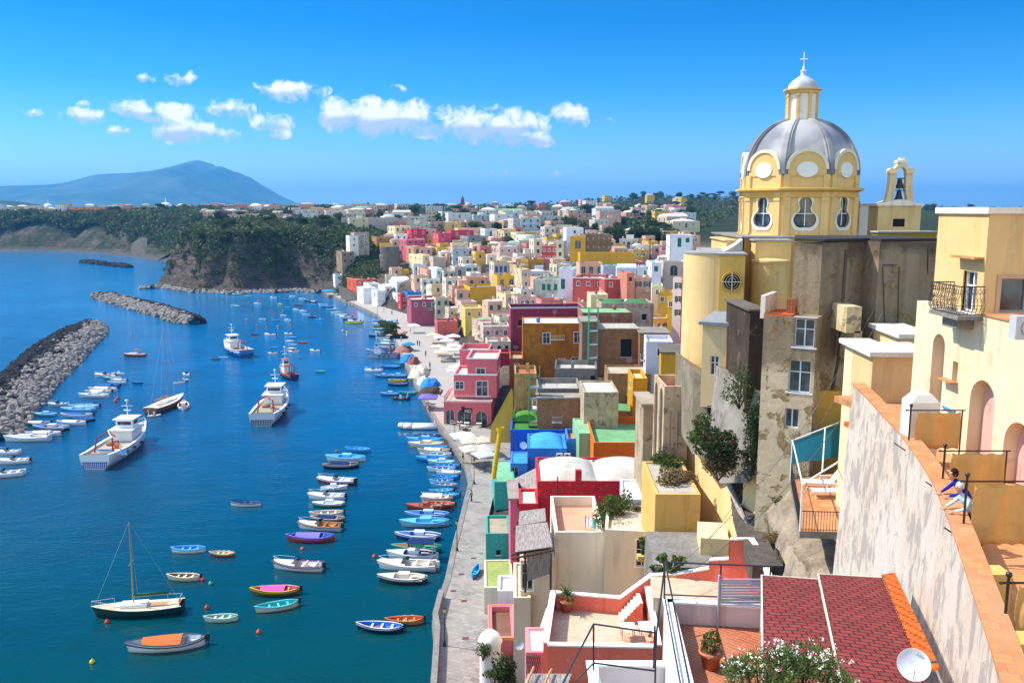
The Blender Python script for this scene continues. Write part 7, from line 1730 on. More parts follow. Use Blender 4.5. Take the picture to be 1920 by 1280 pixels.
def laundry(a, b, n, lab, cols, h=.8, w=.5, posts=True):
 a = Vector(a); b = Vector(b); o = empty('washing_line', a, 0, lab, 'washing line'); m = MB(); m.tube((0,0,0), b-a, .012, n=4); 
 if posts: m.tube((0,0,-1.8), (0,0,.1), .03); m.tube(b-a+Vector((0,0,-1.8)), b-a+Vector((0,0,.1)), .03)
 m.build('line', METAL, o, '#888888')
 for i in range(n):
  p = (b-a)*((i+.6)/(n+.2)); d = (b-a).normalized()*w/2; m = MB(); hh = h*rnd.uniform(.8, 1.15); k = 5
  for j in range(k):
   f_ = lambda u: p-d+d*2*u+Vector((0, .04*math.sin(u*8), 0)); u0, u1 = j/k, (j+1)/k; m.poly([f_(u0), f_(u1), f_(u1)-Vector((0,.05,hh)), f_(u0)-Vector((0,.05,hh))])
  m.build('garment', CLOTH, o, cols[i % len(cols)])
 return o
fz = P(1090,1000,67).z+.3
laundry(P(1098,968,70), P(1130,975,69), 5, 'washing line with white and turquoise clothes on the pink laundry terrace', ['#cfd2dc', '#e6e6ea', '#35b5a5', '#dfe3ea', '#cfd6e6'], .95, .55)
laundry(P(845,536,338), P(882,540,332), 7, 'line of white sheets drying above the worn houses', ['#e9ecf2'], 1.6, 1.3, False)
def bush(px, py, Y, rx, rz_, n, mat, lab, leaf=.12, name='bush', flowers=None, ry=None):
 c = P(px, py, Y); o = empty(name, (c.x, c.y, c.z-rz_), 0, lab, 'bush'); q = random.Random(px); ry = ry or rx*.8
 lobes = [(q.uniform(-.6, .6)*rx, q.uniform(-.6, .6)*ry, rz_+q.uniform(-.95, .5)*rz_, rx*.5, ry*.5, rz_*.5) for i in range(13)]
 mobj('leaves', leaf_mesh('leaves', lobes, n, leaf, mat, px), o); m = MB()
 for i in range(7): l = lobes[i]; m.tube((0, 0, -.6), (l[0], l[1], l[2]), .05, .015, 5)
 m.build('branches', BARK, o)
 if flowers: mobj('flowers', leaf_mesh('flowers', [(l[0], l[1], l[2]+rz_*.2, l[3], l[4], l[5]) for l in lobes], flowers[1], leaf*.6, flowers[0], px+1), o)
 return o
bush(1350, 830, 52, 1.55, 1.25, 4200, FOL[0], 'big dark green bush with small red flowers against the buttress', .11, flowers=(FM, 90)); bush(1415, 798, 51.6, .85, 2.5, 3600, FOL[0], 'climbing green shrub hanging between buttress and brown tower', .1)
bush(1322, 800, 53, 1.1, .9, 2000, FOL[1], 'lighter green shoots above the big flowering bush', .1); bush(1388, 715, 53.5, 1.1, 1.2, 700, FOL[1], 'sparse light green creeper high on the buttress', .1); bush(1348, 866, 52, 1.0, .6, 900, DRY, 'dry yellow grass tuft below the big bush', .12)
bush(1145, 955, 68, 1.9, 1.3, 2600, FOL[1], 'tangle of leafy potted shrubs on the laundry terrace', .12, flowers=(FM, 40)); bush(1160, 935, 70, 1.2, 1.2, 1500, FOL[1], 'bright climbing shrub above the laundry terrace', .12); bush(1200, 955, 69, .8, .6, 900, FOL[2], 'round grey green bush beside the white terrace corner', .1)
bush(1165, 985, 66.4, 1.3, .5, 900, FOL[2], 'dry trailing plants along the terrace edge', .1)
bush(1268, 893, 61, 1.6, .7, 1700, DRY, 'heap of dry brush on the round debris roof', .13); bush(1262, 868, 65, 1.2, .6, 1200, FOL[1], 'light green weeds below the arch house', .12); bush(1243, 862, 66, .9, .8, 900, FOL[1], 'small green bush at the foot of the slender arches', .12)
bush(1465, 940, 49, .5, .3, 260, FOL[1], 'small green weed growing on the pale rock', .08); bush(1452, 1003, 46, .7, .25, 420, DRY, 'patch of brown dry grass on the pale rock', .08)
bush(905, 1215, 66, .7, .5, 700, FOL[1], 'green weeds by the pink house on the quay', .09); bush(925, 1260, 60, .9, .4, 800, FOL[1], 'long green weeds growing at the quay wall foot', .09); bush(945, 1255, 52, .8, 1.2, 1500, FOL[0], 'dark leafy bush at the bottom edge beside the cream wall', .12)
bush(813, 1185, 84, .35, .9, 900, FOL[1], 'upper yellow green plant hanging on the quay wall', .08); bush(815, 1230, 78, .35, .8, 900, FOL[1], 'middle yellow green plant hanging on the quay wall', .08); bush(818, 1270, 74, .35, .9, 900, FOL[1], 'lowest yellow green plant hanging on the quay wall', .08)
bush(727, 667-55, 272, 3.0, 2.0, 1500, FOL[1], 'round green tree bush beside the white umbrellas on the far quay', .4, 'bush'); bush(872, 806, 147, 1.0, .5, 500, FOL[1], 'small round green bush on the quay by the lamp', .12)
def cactus(px, py, Y, s, lab):
 c = P(px, py, Y); o = empty('prickly_pear', (c.x, c.y, c.z-.9*s), 0, lab, 'cactus'); q = random.Random(px); m = MB(); m.sm = True
 def pad(base, d, sz, lev):
  d = d.normalized(); M_ = Matrix.Translation(base)@d.to_track_quat('Z', 'Y').to_matrix().to_4x4()@Matrix.Rotation(q.uniform(0, 3), 4, 'Z'); m.M = M_
  m.lathe([(.001, 0), (sz*.25, sz*.15), (sz*.42, sz*.55), (sz*.4, sz*.8), (sz*.2, sz*1.02), (.001, sz*1.05)], 10, rfun=lambda a: .25+.75*abs(math.cos(a))); m.M = None
  if lev < 3:
   for i in range(2 if lev else 3): pad(base+d*sz*.95, d+Vector((q.gauss(0, .6), q.gauss(0, .6), .3)), sz*.85, lev+1)
 for i in range(4): pad(Vector((q.uniform(-.2, .2)*s, q.uniform(-.2, .2)*s, 0)), Vector((q.gauss(0, .5), q.gauss(0, .5), 1)), .45*s, 0)
 m.build('pads', FOL[1], o); m = MB(); m.box(-.45*s, .45*s, -.3*s, .3*s, -.35*s, .02); m.build('planter', PLASTER, o, '#d9b46a'); return o
cactus(1207, 1018, 58, 1.0, 'prickly pear cactus in front of the blue white door'); cactus(1262, 1048, 50, 1.0, 'prickly pear cactus in a square planter behind the black rail'); cactus(1232, 1066, 51, .6, 'low prickly pear beside the cream garden wall')
dish(P(1235,888,84), (.2,-1,.3), .5, '#e9e9e7', 'white satellite dish at the right end of the white vaults'); dish(P(974,1208,58), (-.2,-1,.3), .35, '#b9bcbe', 'small grey satellite dish on the cream wall corner'); dish(P(981,835,122), (.3,-1,.5), .55, '#cfe0f2', 'pale dish on the blue roof')
sc_ = empty('scaffold', P(1002,786,134), 0, 'green netted scaffold tower in front of the block house', 'scaffold'); r = sc_.location; m = MB(); t_ = P(1002,702,140)-r; H_ = 10.5
for x in (0, 1.6):
 for y in (0, 1.2): m.tube((x-.8, y, -3), (x-.8, y, H_-2), .05, n=4)
for k in range(6): 
 for a, b in (((-.8,0),(.8,0)), ((-.8,1.2),(.8,1.2)), ((-.8,0),(-.8,1.2)), ((.8,0),(.8,1.2))): m.tube((*a, k*1.9-2.5), (*b, k*1.9-2.5), .04, n=4)
m.build('frame', METAL, sc_, '#8a8f8c'); m = MB(); m.box(-.95, -.9, -.1, 1.3, -2.5, H_-2); m.box(.85, .9, -.1, 1.3, -2.5, H_-2); m.build('net', CLOTH, sc_, '#1f8a62')
for k in range(5): m = MB(); m.box(-.8, .8, 0, 1.2, k*1.9-2.45, k*1.9-2.38); m.build('deck_board', PAINT, sc_, '#c9d0cc')
s2 = copy_tree(sc_); s2.location = P(1112,690,158); s2['label'] = 'narrow green netted scaffold against the brown rendered house'; s2.scale = (1, 1, 1.35)
m = MB(); a, b = P(938,806,104), P(925,896,103); N = 9
for i in range(N):
 p = a+(b-a)*(i/N); q = a+(b-a)*((i+1.08)/N); m.tube(p, q, .36, .27, 12, False)
m.tube(a+Vector((0,0,-.1)), a+Vector((0,0,.35)), .48, .52, 12, False); o = m.build('rubble_chute', PAINT, None, '#d9b81c'); tag(o, 'yellow segmented builders rubble chute beside the cafe umbrellas', 'rubble chute')
m = MB()
for (a, b) in (((1780,300+20,51),(1330,1010,40)),((1655,585,46),(1390,990,52)),((1640,700,44),(1290,1075,46)),((1430,850,55),(1255,1070,47))): 
 A_, B_ = P(*a) if a[1] > 330 else P(1650,560,50), P(*b); pts = [A_+(B_-A_)*(i/10)-Vector((0,0,1.2*math.sin(PI*i/10))) for i in range(11)]; m.path(pts, .018, 4)
o = m.build('overhead_cables', METAL, None, '#6a6660'); tag(o, 'thin overhead cables slung from the brown tower across the stairs', 'cables')
m = MB(); a = P(1045,950,84); m.tube(a-Vector((0,0,2)), a+Vector((0,0,3.2)), .06); m.tube(a+Vector((-.5,0,1.4)), a+Vector((.4,0,1.4)), .04); o = m.build('utility_pole', METAL, None, '#2a2624'); tag(o, 'dark utility pole in front of the cherry red wall', 'pole')
def hw_(t, B, pt):      # half width along the boat, t from stern 0 to bow 1
 if pt: s = min(1, (t/.28))**.6 if t < .28 else 1.0
 else: s = .82+.18*min(1, t/.3)
 b = 1-max(0, (t-.45)/.55)**2.2
 return max(.012, B/2*s*b)
def sheer(t, f): return f*(1+.38*max(0, (t-.35)/.65)**2+.14*max(0, (.3-t)/.3)**2)
BM = {}
def hull_meshes(L, B, f, pt, flat=False):
 key = (round(L, 1), round(B, 2), round(f, 2), pt)
 if key in BM: return BM[key]
 n = 16; ho = MB(); ho.sm = True; hi = MB(); rm = MB(); st = MB()
 S = []
 for i in range(n+1):
  t = i/n; w = hw_(t, B, pt); z = sheer(t, f); x = (t-.5)*L
  S.append((x, w, z, t))
 def ring(s, outer):
  x, w, z, t = s
  if outer: return [(x+.04*L*max(0, t-.8)/.2*1, -w, z), (x, -w*.93, z*.45), (x-.02*L*t, -w*.62, -.12), (x-.03*L*t, 0, -.3), (x-.02*L*t, w*.62, -.12), (x, w*.93, z*.45), (x+.04*L*max(0, t-.8)/.2, w, z)]
  return [(x, -w*.86, z-.01), (x, -w*.72, z*.45), (x, -w*.45, .10), (x, 0, .06), (x, w*.45, .10), (x, w*.72, z*.45), (x, w*.86, z-.01)]
 for mb, o in ((ho, True), (hi, False)):
  R = [ring(s, o) for s in (S if o else S[1:-1])]; b = mb._a([p for q in R for p in q])
  for i in range(len(R)-1):
   for j in range(6):
    a = b+i*7+j; mb.face((a, a+1, a+8, a+7) if not o else (a, a+7, a+8, a+1))
  mb.sm = False
  for e in (0, len(R)-1): mb.face(tuple(b+e*7+j for j in range(7)))
  mb.sm = True
 for sg in (-1, 1):
  for i in range(n):
   x0, w0, z0, t0 = S[i]; x1, w1, z1, t1 = S[i+1]; e0 = .04*L*max(0, t0-.8)/.2; e1 = .04*L*max(0, t1-.8)/.2
   a, b_, c, d = (x0+e0, sg*(w0+.025), z0), (x1+e1, sg*(w1+.025), z1), (x1, sg*w1*.84, z1), (x0, sg*w0*.84, z0); u = .045
   rm.poly([tuple((p[0], p[1], p[2]+u)) for p in (a, b_, c, d)]); rm.poly([a, b_, (b_[0], b_[1], b_[2]+u), (a[0], a[1], a[2]+u)]); rm.poly([d, c, (c[0], c[1], c[2]+u), (d[0], d[1], d[2]+u)])
   q = [(x0+e0*.8, sg*(w0*.985+.012), z0*.86), (x1+e1*.8, sg*(w1*.985+.012), z1*.86), (x1+e1*.6, sg*(w1*.965+.012), z1*.68), (x0+e0*.6, sg*(w0*.965+.012), z0*.68)]; st.poly(q)
 dk = MB()                        # foredeck
 for i in range(11, n): 
  x0, w0, z0, _ = S[i]; x1, w1, z1, _ = S[i+1]; dk.poly([(x0, -w0*.86, z0+.03), (x0, w0*.86, z0+.03), (x1, w1*.86, z1+.03), (x1, -w1*.86, z1+.03)])
 r = BM[key] = tuple(m.mesh(nm, HULL) for m, nm in ((ho, 'hull'), (hi, 'interior'), (rm, 'gunwale'), (st, 'stripe'), (dk, 'foredeck'))); return r
def flatdeck(root, L, B, f, t0, t1, up, col, name='cover', arch=.0, mat=None):
 m = MB(); n = 8; m.sm = True
 for i in range(n):
  a, b = t0+(t1-t0)*i/n, t0+(t1-t0)*(i+1)/n
  for k in range(4):
   y0, y1 = -1+k/2, -1+(k+1)/2
   g = lambda t, y: ((t-.5)*L, hw_(t, B, False)*.9*y, sheer(t, f)+up+arch*(1-y*y))
   m.poly([g(a, y0), g(b, y0), g(b, y1), g(a, y1)])
 return m.build(name, mat or HULL, root, col)
def boat(px, py, lp, hd, ty, hc, ic, rc, desc, z=0.0, name=None):
 c = G(px, py, z); a = proj(c)[2]; h = math.radians(hd); L = lp*a/F/max(.45, abs(math.cos(h))); L = min(max(L, 2.6), 24)
 B = L*(.34 if L < 8 else .27); f = .16*L**.75+.05; pt = ty in 'ogtc'
 if ty == 'T': B = L*.3; f = .085*L+.5
 if ty == 'S': B = L*.28; f = .085*L+.1
 far = lp < 24
 nm = name or {'T': 'fishing_trawler', 'S': 'sailing_boat', 'm': 'motorboat', 'r': 'inflatable_boat'}.get(ty, 'rowing_boat')
 o = empty(nm, (c.x, c.y, z), h); o['category'] = 'boat'
 if len(desc.split()) > 6: o['label'] = desc
 else: autolabel(o, desc, (c.x, c.y, z))
 H_, I_, R_, S_, D_ = hull_meshes(L, B, f, pt)
 if ty == 'r':
  m = MB(); m.sm = True; tb = B*.17; pts = [(-.5*L, -B/2+tb, f*.55), (.15*L, -B/2+tb, f*.6), (.38*L, -B*.28, f*.75), (.5*L, 0, f*.95), (.38*L, B*.28, f*.75), (.15*L, B/2-tb, f*.6), (-.5*L, B/2-tb, f*.55)]; m.path(pts, tb, 12); m.build('tube', HULL, o, hc)
  m = MB(); m.prism([(-.47*L, -B/2+tb), (.15*L, -B/2+tb), (.38*L, -B*.2), (.46*L, 0), (.38*L, B*.2), (.15*L, B/2-tb), (-.47*L, B/2-tb)], .02, .2); m.build('floor', HULL, o, ic)
  m = MB(); m.box(-.05*L, .05*L, -.3, .3, .2, .95); m.build('console', PAINT, o, '#d8dade'); m = MB(); m.path([(-.38*L, -B*.35, .4), (-.42*L, -B*.3, 1.5), (-.42*L, B*.3, 1.5), (-.38*L, B*.35, .4)], .05); m.build('roll_bar', METAL, o, '#e8e8ea')
  m = MB(); m.box(-.58*L, -.5*L, -.2, .2, .1, .85); m.build('outboard_engine', PAINT, o, '#26282c'); return o
 mobj('hull', H_, o, hc)
 mobj('interior', I_, o, ic); mobj('gunwale', R_, o, rc)
 if not far and ty not in 'S': mobj('stripe', S_, o, rc if rc != hc else ic)
 def eng(col='#25272b'):
  m = MB(); m.box(-.56*L, -.5*L-.02, -.13, .13, f*.5, f+.35); m.tube((-.54*L, 0, f*.5), (-.54*L, 0, -.2), .05); m.build('outboard_engine', PAINT, o, col)
 if ty in 'oc':
  for k, t in enumerate((.25, .47, .68)[:2 if far else 3]): w = hw_(t, B, pt)*.84; m = MB(); m.box((t-.5)*L-.11, (t-.5)*L+.11, -w, w, sheer(t, f)*.72, sheer(t, f)*.72+.04); m.build('thwart', HULL, o, rc)
  if ty == 'c': flatdeck(o, L, B, f, .3, .8, .07, '#7a70c9' if 'violet' in desc else '#d4589a' if 'pink' in desc else '#1c2f5a' if 'navy' in desc else '#d86a3a' if 'orange' in desc else '#2c5f9e' if 'blue' in desc else '#cdd2d5', 'tarpaulin', .12*B, CLOTH)
  if not far and rnd.random() < .6: eng()
  if not far:
   for k in range(3): m = MB(); x = (rnd.uniform(.3, .7)-.5)*L; y = rnd.uniform(-.25, .25)*B; m.sm = True; m.lathe([(.001, 0), (.16, .03), (.13, .16), (.001, .19)], 8, (x, y, .12)); m.build('rope_coil', CLOTH, o, rnd.choice(['#c9b48a', '#d4602f', '#3f7fae', '#e6e2d8', '#3b4a3a']))
 if ty in 'gt':
  mobj('foredeck', D_, o, ic if ty == 'g' else rc)
  m = MB(); x = .02*L; m.box(x-.13*L, x+.06*L, -B*.2, B*.2, f*.6, f+.42); m.box(x-.15*L, x+.08*L, -B*.23, B*.23, f+.42, f+.48); m.build('cuddy', HULL, o, rc if rc != hc else '#e6e8ea')
  if not far:
   for s_ in (-1, 1): w = hw_(.3, B, pt)*.82; m = MB(); m.box(-.4*L, -.14*L, *sorted((s_*w*.45, s_*w)), f*.62, f*.62+.05); m.build('bench', HULL, o, rc)
  if ty == 't': 
   m = MB(); zt = f+1.5; m.box(-.42*L, .1*L, -B*.42, B*.42, zt, zt+.06); m.build('awning', CLOTH, o, ic)
   for x_ in (-.4, .08):
    for s_ in (-1, 1): m = MB(); m.tube((x_*L, s_*B*.38, f*.7), (x_*L, s_*B*.38, zt), .025); m.build('awning_post', METAL, o, '#d9d9d9')
 if ty == 'm':
  flatdeck(o, L, B, f, .52, .98, .06, hc if lin(hc)[0] > .5 else ic, 'foredeck', .1*B)
  m = MB(); x0 = .0*L; m.poly([(x0, -B*.34, f+.1), (x0+.14*L, -B*.28, f+.12), (x0+.02*L, -B*.26, f+.6), (x0-.04*L, -B*.32, f+.55)]); m.poly([(x0, B*.34, f+.1), (x0+.14*L, B*.28, f+.12), (x0+.02*L, B*.26, f+.6), (x0-.04*L, B*.32, f+.55)]); m.poly([(x0+.14*L, -B*.28, f+.12), (x0+.14*L, B*.28, f+.12), (x0+.02*L, B*.26, f+.6), (x0+.02*L, -B*.26, f+.6)]); m.build('windscreen', GLASS, o)
  for k in (-.12, -.34): m = MB(); m.box(k*L-.25, k*L+.25, -B*.34, B*.34, .15, f*.8); m.box(k*L-.32, k*L-.22, -B*.34, B*.34, f*.8, f+.2); m.build('seat', CLOTH, o, rc if lin(rc)[0] > .2 else '#d9d4c8')
  if not far: m = MB(); m.path([(.1*L, -B*.36, f+.5), (.38*L, -B*.2, f+.75), (.5*L, 0, f+.8), (.38*L, B*.2, f+.75), (.1*L, B*.36, f+.5)], .018, 5); m.build('bow_rail', METAL, o, '#d6d8da')
  eng('#d8d8d8' if rnd.random() < .5 else '#25272b')
 if not far and ty not in 'rT' and rnd.random() < .6:
  for k in (.3, .5, .68): w = hw_(k, B, pt); m = MB(); m.sm = True; m.lathe([(.001, 0), (.07, .04), (.07, .38), (.001, .42)], 8, ((k-.5)*L, -w-.1 if hd > 0 else w+.1, f*.25)); m.build('fender', HULL, o, '#ecebe6')
 if ty == 'S':
  flatdeck(o, L, B, f, .03, .99, .03, ic, 'deck', .05); cab = MB(); cab.box(-.1*L, .2*L, -B*.24, B*.24, f+.03, f+.45); cab.box(-.06*L, .28*L, -B*.17, B*.17, f+.03, f+.33); cab.build('cabin', HULL, o, '#e9e6df')
  m = MB(); m.box(-.42*L, -.12*L, -B*.2, B*.2, f+.08, f+.1); m.build('cockpit', HULL, o, '#b98a5a'); mh = L*1.05*(1 if lp > 60 else 1.2); m = MB(); m.tube((.06*L, 0, f), (.06*L-.1, 0, f+mh), .08, .05, 8); m.tube((.06*L, -.8, f+mh*.52), (.06*L, .8, f+mh*.52), .025); m.build('mast', METAL, o, '#b9964f' if lp > 60 else '#8a7a6a')
  m = MB(); m.tube((.06*L, 0, f+1.1), (-.36*L, 0, f+1.2), .06); bo = m.build('boom', METAL, o, '#b9964f'); m = MB(); m.sm = True; m.tube((.04*L, 0, f+1.28), (-.34*L, 0, f+1.32), .17, .12, 8); m.build('furled_sail', CLOTH, o, '#1d5a44' if lp > 100 else '#24406e' if lp > 60 and px < 100 else '#d98a5a')
  m = MB(); top = (.06*L-.1, 0, f+mh)
  for e in ((.5*L, 0, f*1.3), (-.48*L, 0, f), (.04*L, -B*.46, f), (.04*L, B*.46, f)): m.tube(top, e, .012, n=3)
  m.build('rigging', METAL, o, '#9aa5a5')
  if lp > 60:
   m = MB(); k = [( .3*L, -B*.3, f+.75), (.44*L, -.25, f+.85), (.53*L, 0, f+.9), (.44*L, .25, f+.85), (.3*L, B*.3, f+.75)]; m.path(k, .018, 5); [m.tube(q, (q[0], q[1], f), .015, n=4) for q in k]; k = [(-.3*L, -B*.42, f+.7), (-.47*L, -B*.36, f+.7), (-.47*L, B*.36, f+.7), (-.3*L, B*.42, f+.7)]; m.path(k, .018, 5); [m.tube(q, (q[0], q[1], f), .015, n=4) for q in k]; m.build('pulpit', METAL, o, '#cfd2d4')
   m = MB(); 
   for i in range(14): a0, a1 = 2*PI*i/14, 2*PI*(i+1)/14; m.tube((-.48*L, B*.25+.28*math.cos(a0), f+.6+.28*math.sin(a0)), (-.48*L, B*.25+.28*math.cos(a1), f+.6+.28*math.sin(a1)), .06, n=6)
   m.build('lifebuoy', PAINT, o, '#d8502a')
 if ty == 'T':
  flatdeck(o, L, B, f, .02, .99, -.35, ic, 'deck', 0); hx = .12*L
  m = MB(); m.box(hx-.1*L, hx+.12*L, -B*.3, B*.3, f-.3, f+1.7); m.box(hx-.03*L, hx+.1*L, -B*.24, B*.24, f+1.7, f+3.3); wh = m.build('wheelhouse', HULL, o, '#e8e8e4')
  m = MB(); m.box(hx-.13*L, hx+.14*L, -B*.36, B*.36, f+1.7, f+1.8); m.box(hx-.06*L, hx+.13*L, -B*.3, B*.3, f+3.3, f+3.4); m.build('roof', HULL, wh, rc)
  for s_ in (-1, 1): m = MB(); m.box(hx-.0*L, hx+.08*L, *sorted((s_*B*.242, s_*B*.246)), f+2.3, f+2.9); m.build('window', GLASS, wh)
  m = MB(); m.box(hx-.032*L, hx-.031*L, -B*.2, B*.2, f+2.3, f+2.9); m.build('window', GLASS, wh)
  m = MB(); m.tube((hx+.05*L, 0, f+3.4), (hx+.05*L, 0, f+6.2), .08); m.tube((hx+.05*L, -1, f+5.4), (hx+.05*L, 1, f+5.4), .05); m.tube((hx+.05*L, -.6, f+4.6), (hx+.05*L, .6, f+4.6), .12); m.sm = True; m.lathe([(.001, 0), (.3, .1), (.3, .25), (.001, .35)], 10, (hx+.05*L, 0, f+6.2)); m.build('mast', METAL, o, '#e6e6e2')
  gc = '#a32a20' if rc != '#2b3c52' else '#2b2f38'
  m = MB(); m.path([(-.33*L, -B*.25, f-.3), (-.30*L, -B*.22, f+2.0), (-.22*L, 0, f+2.7), (-.30*L, B*.22, f+2.0), (-.33*L, B*.25, f-.3)], .14, 6); m.tube((-.22*L, 0, f+2.7), (-.1*L, 0, f+1.2), .1); m.build('gantry', METAL, o, gc)
  for k in range(3): m = MB(); m.box(-.2*L+k*.06*L, -.2*L+k*.06*L+.5, -B*.2+k*.5, -B*.2+k*.5+.6, f-.3, f+.3); m.build('fish_crate', PAINT, o, rnd.choice(['#3f6a9e', '#c9c4b8', '#46505a', '#c4632e']))
  m = MB(); m.sm = True; m.lathe([(.001, 0), (.9, .05), (.8, .4), (.001, .6)], 12, (-.08*L, B*.15, f-.32)); m.build('net_pile', CLOTH, o, '#8a6a5a')
  m = MB(); m.path([(.2*L, -B*.42, f+.9), (.42*L, -B*.2, f+1.3), (.52*L, 0, f+1.5), (.42*L, B*.2, f+1.3), (.2*L, B*.42, f+.9)], .04, 5); m.build('bow_rail', METAL, o, '#dfe2e2')
  for s_ in (-1, 1):
   for k in range(3): m = MB(); m.sm = True; x_ = -.25*L+k*.16*L; w = hw_(x_/L+.5, B, False); m.lathe([(.12, -.35), (.28, -.28), (.28, .0), (.12, .07)], 10, (x_, s_*(w+.12), f*.75)); m.build('tyre_fender', PAINT, o, '#1c1c1e')
 if ty == 'T' and L > 16:
  m = MB(); x_ = -.5*L-.03; bw = hw_(0, B, False)*.9; m.box(x_, x_+.02, -bw, bw, f*.52, f*.58)
  for k in range(13): y_ = -bw*.85+bw*1.7*k/12; m.box(x_, x_+.02, y_-.09, y_+.09, .12, f*.52)
  m.build('stern_stripes', PAINT, o, '#1f4f9a' if lp > 90 else '#16264e')
 return o
WH, LB_, BL, NV, CRM, BRN, TQ = '#e4e6e8', '#3aa0d8', '#1f5fb0', '#16264e', '#d9cfb8', '#7a4226', '#35b0a8'
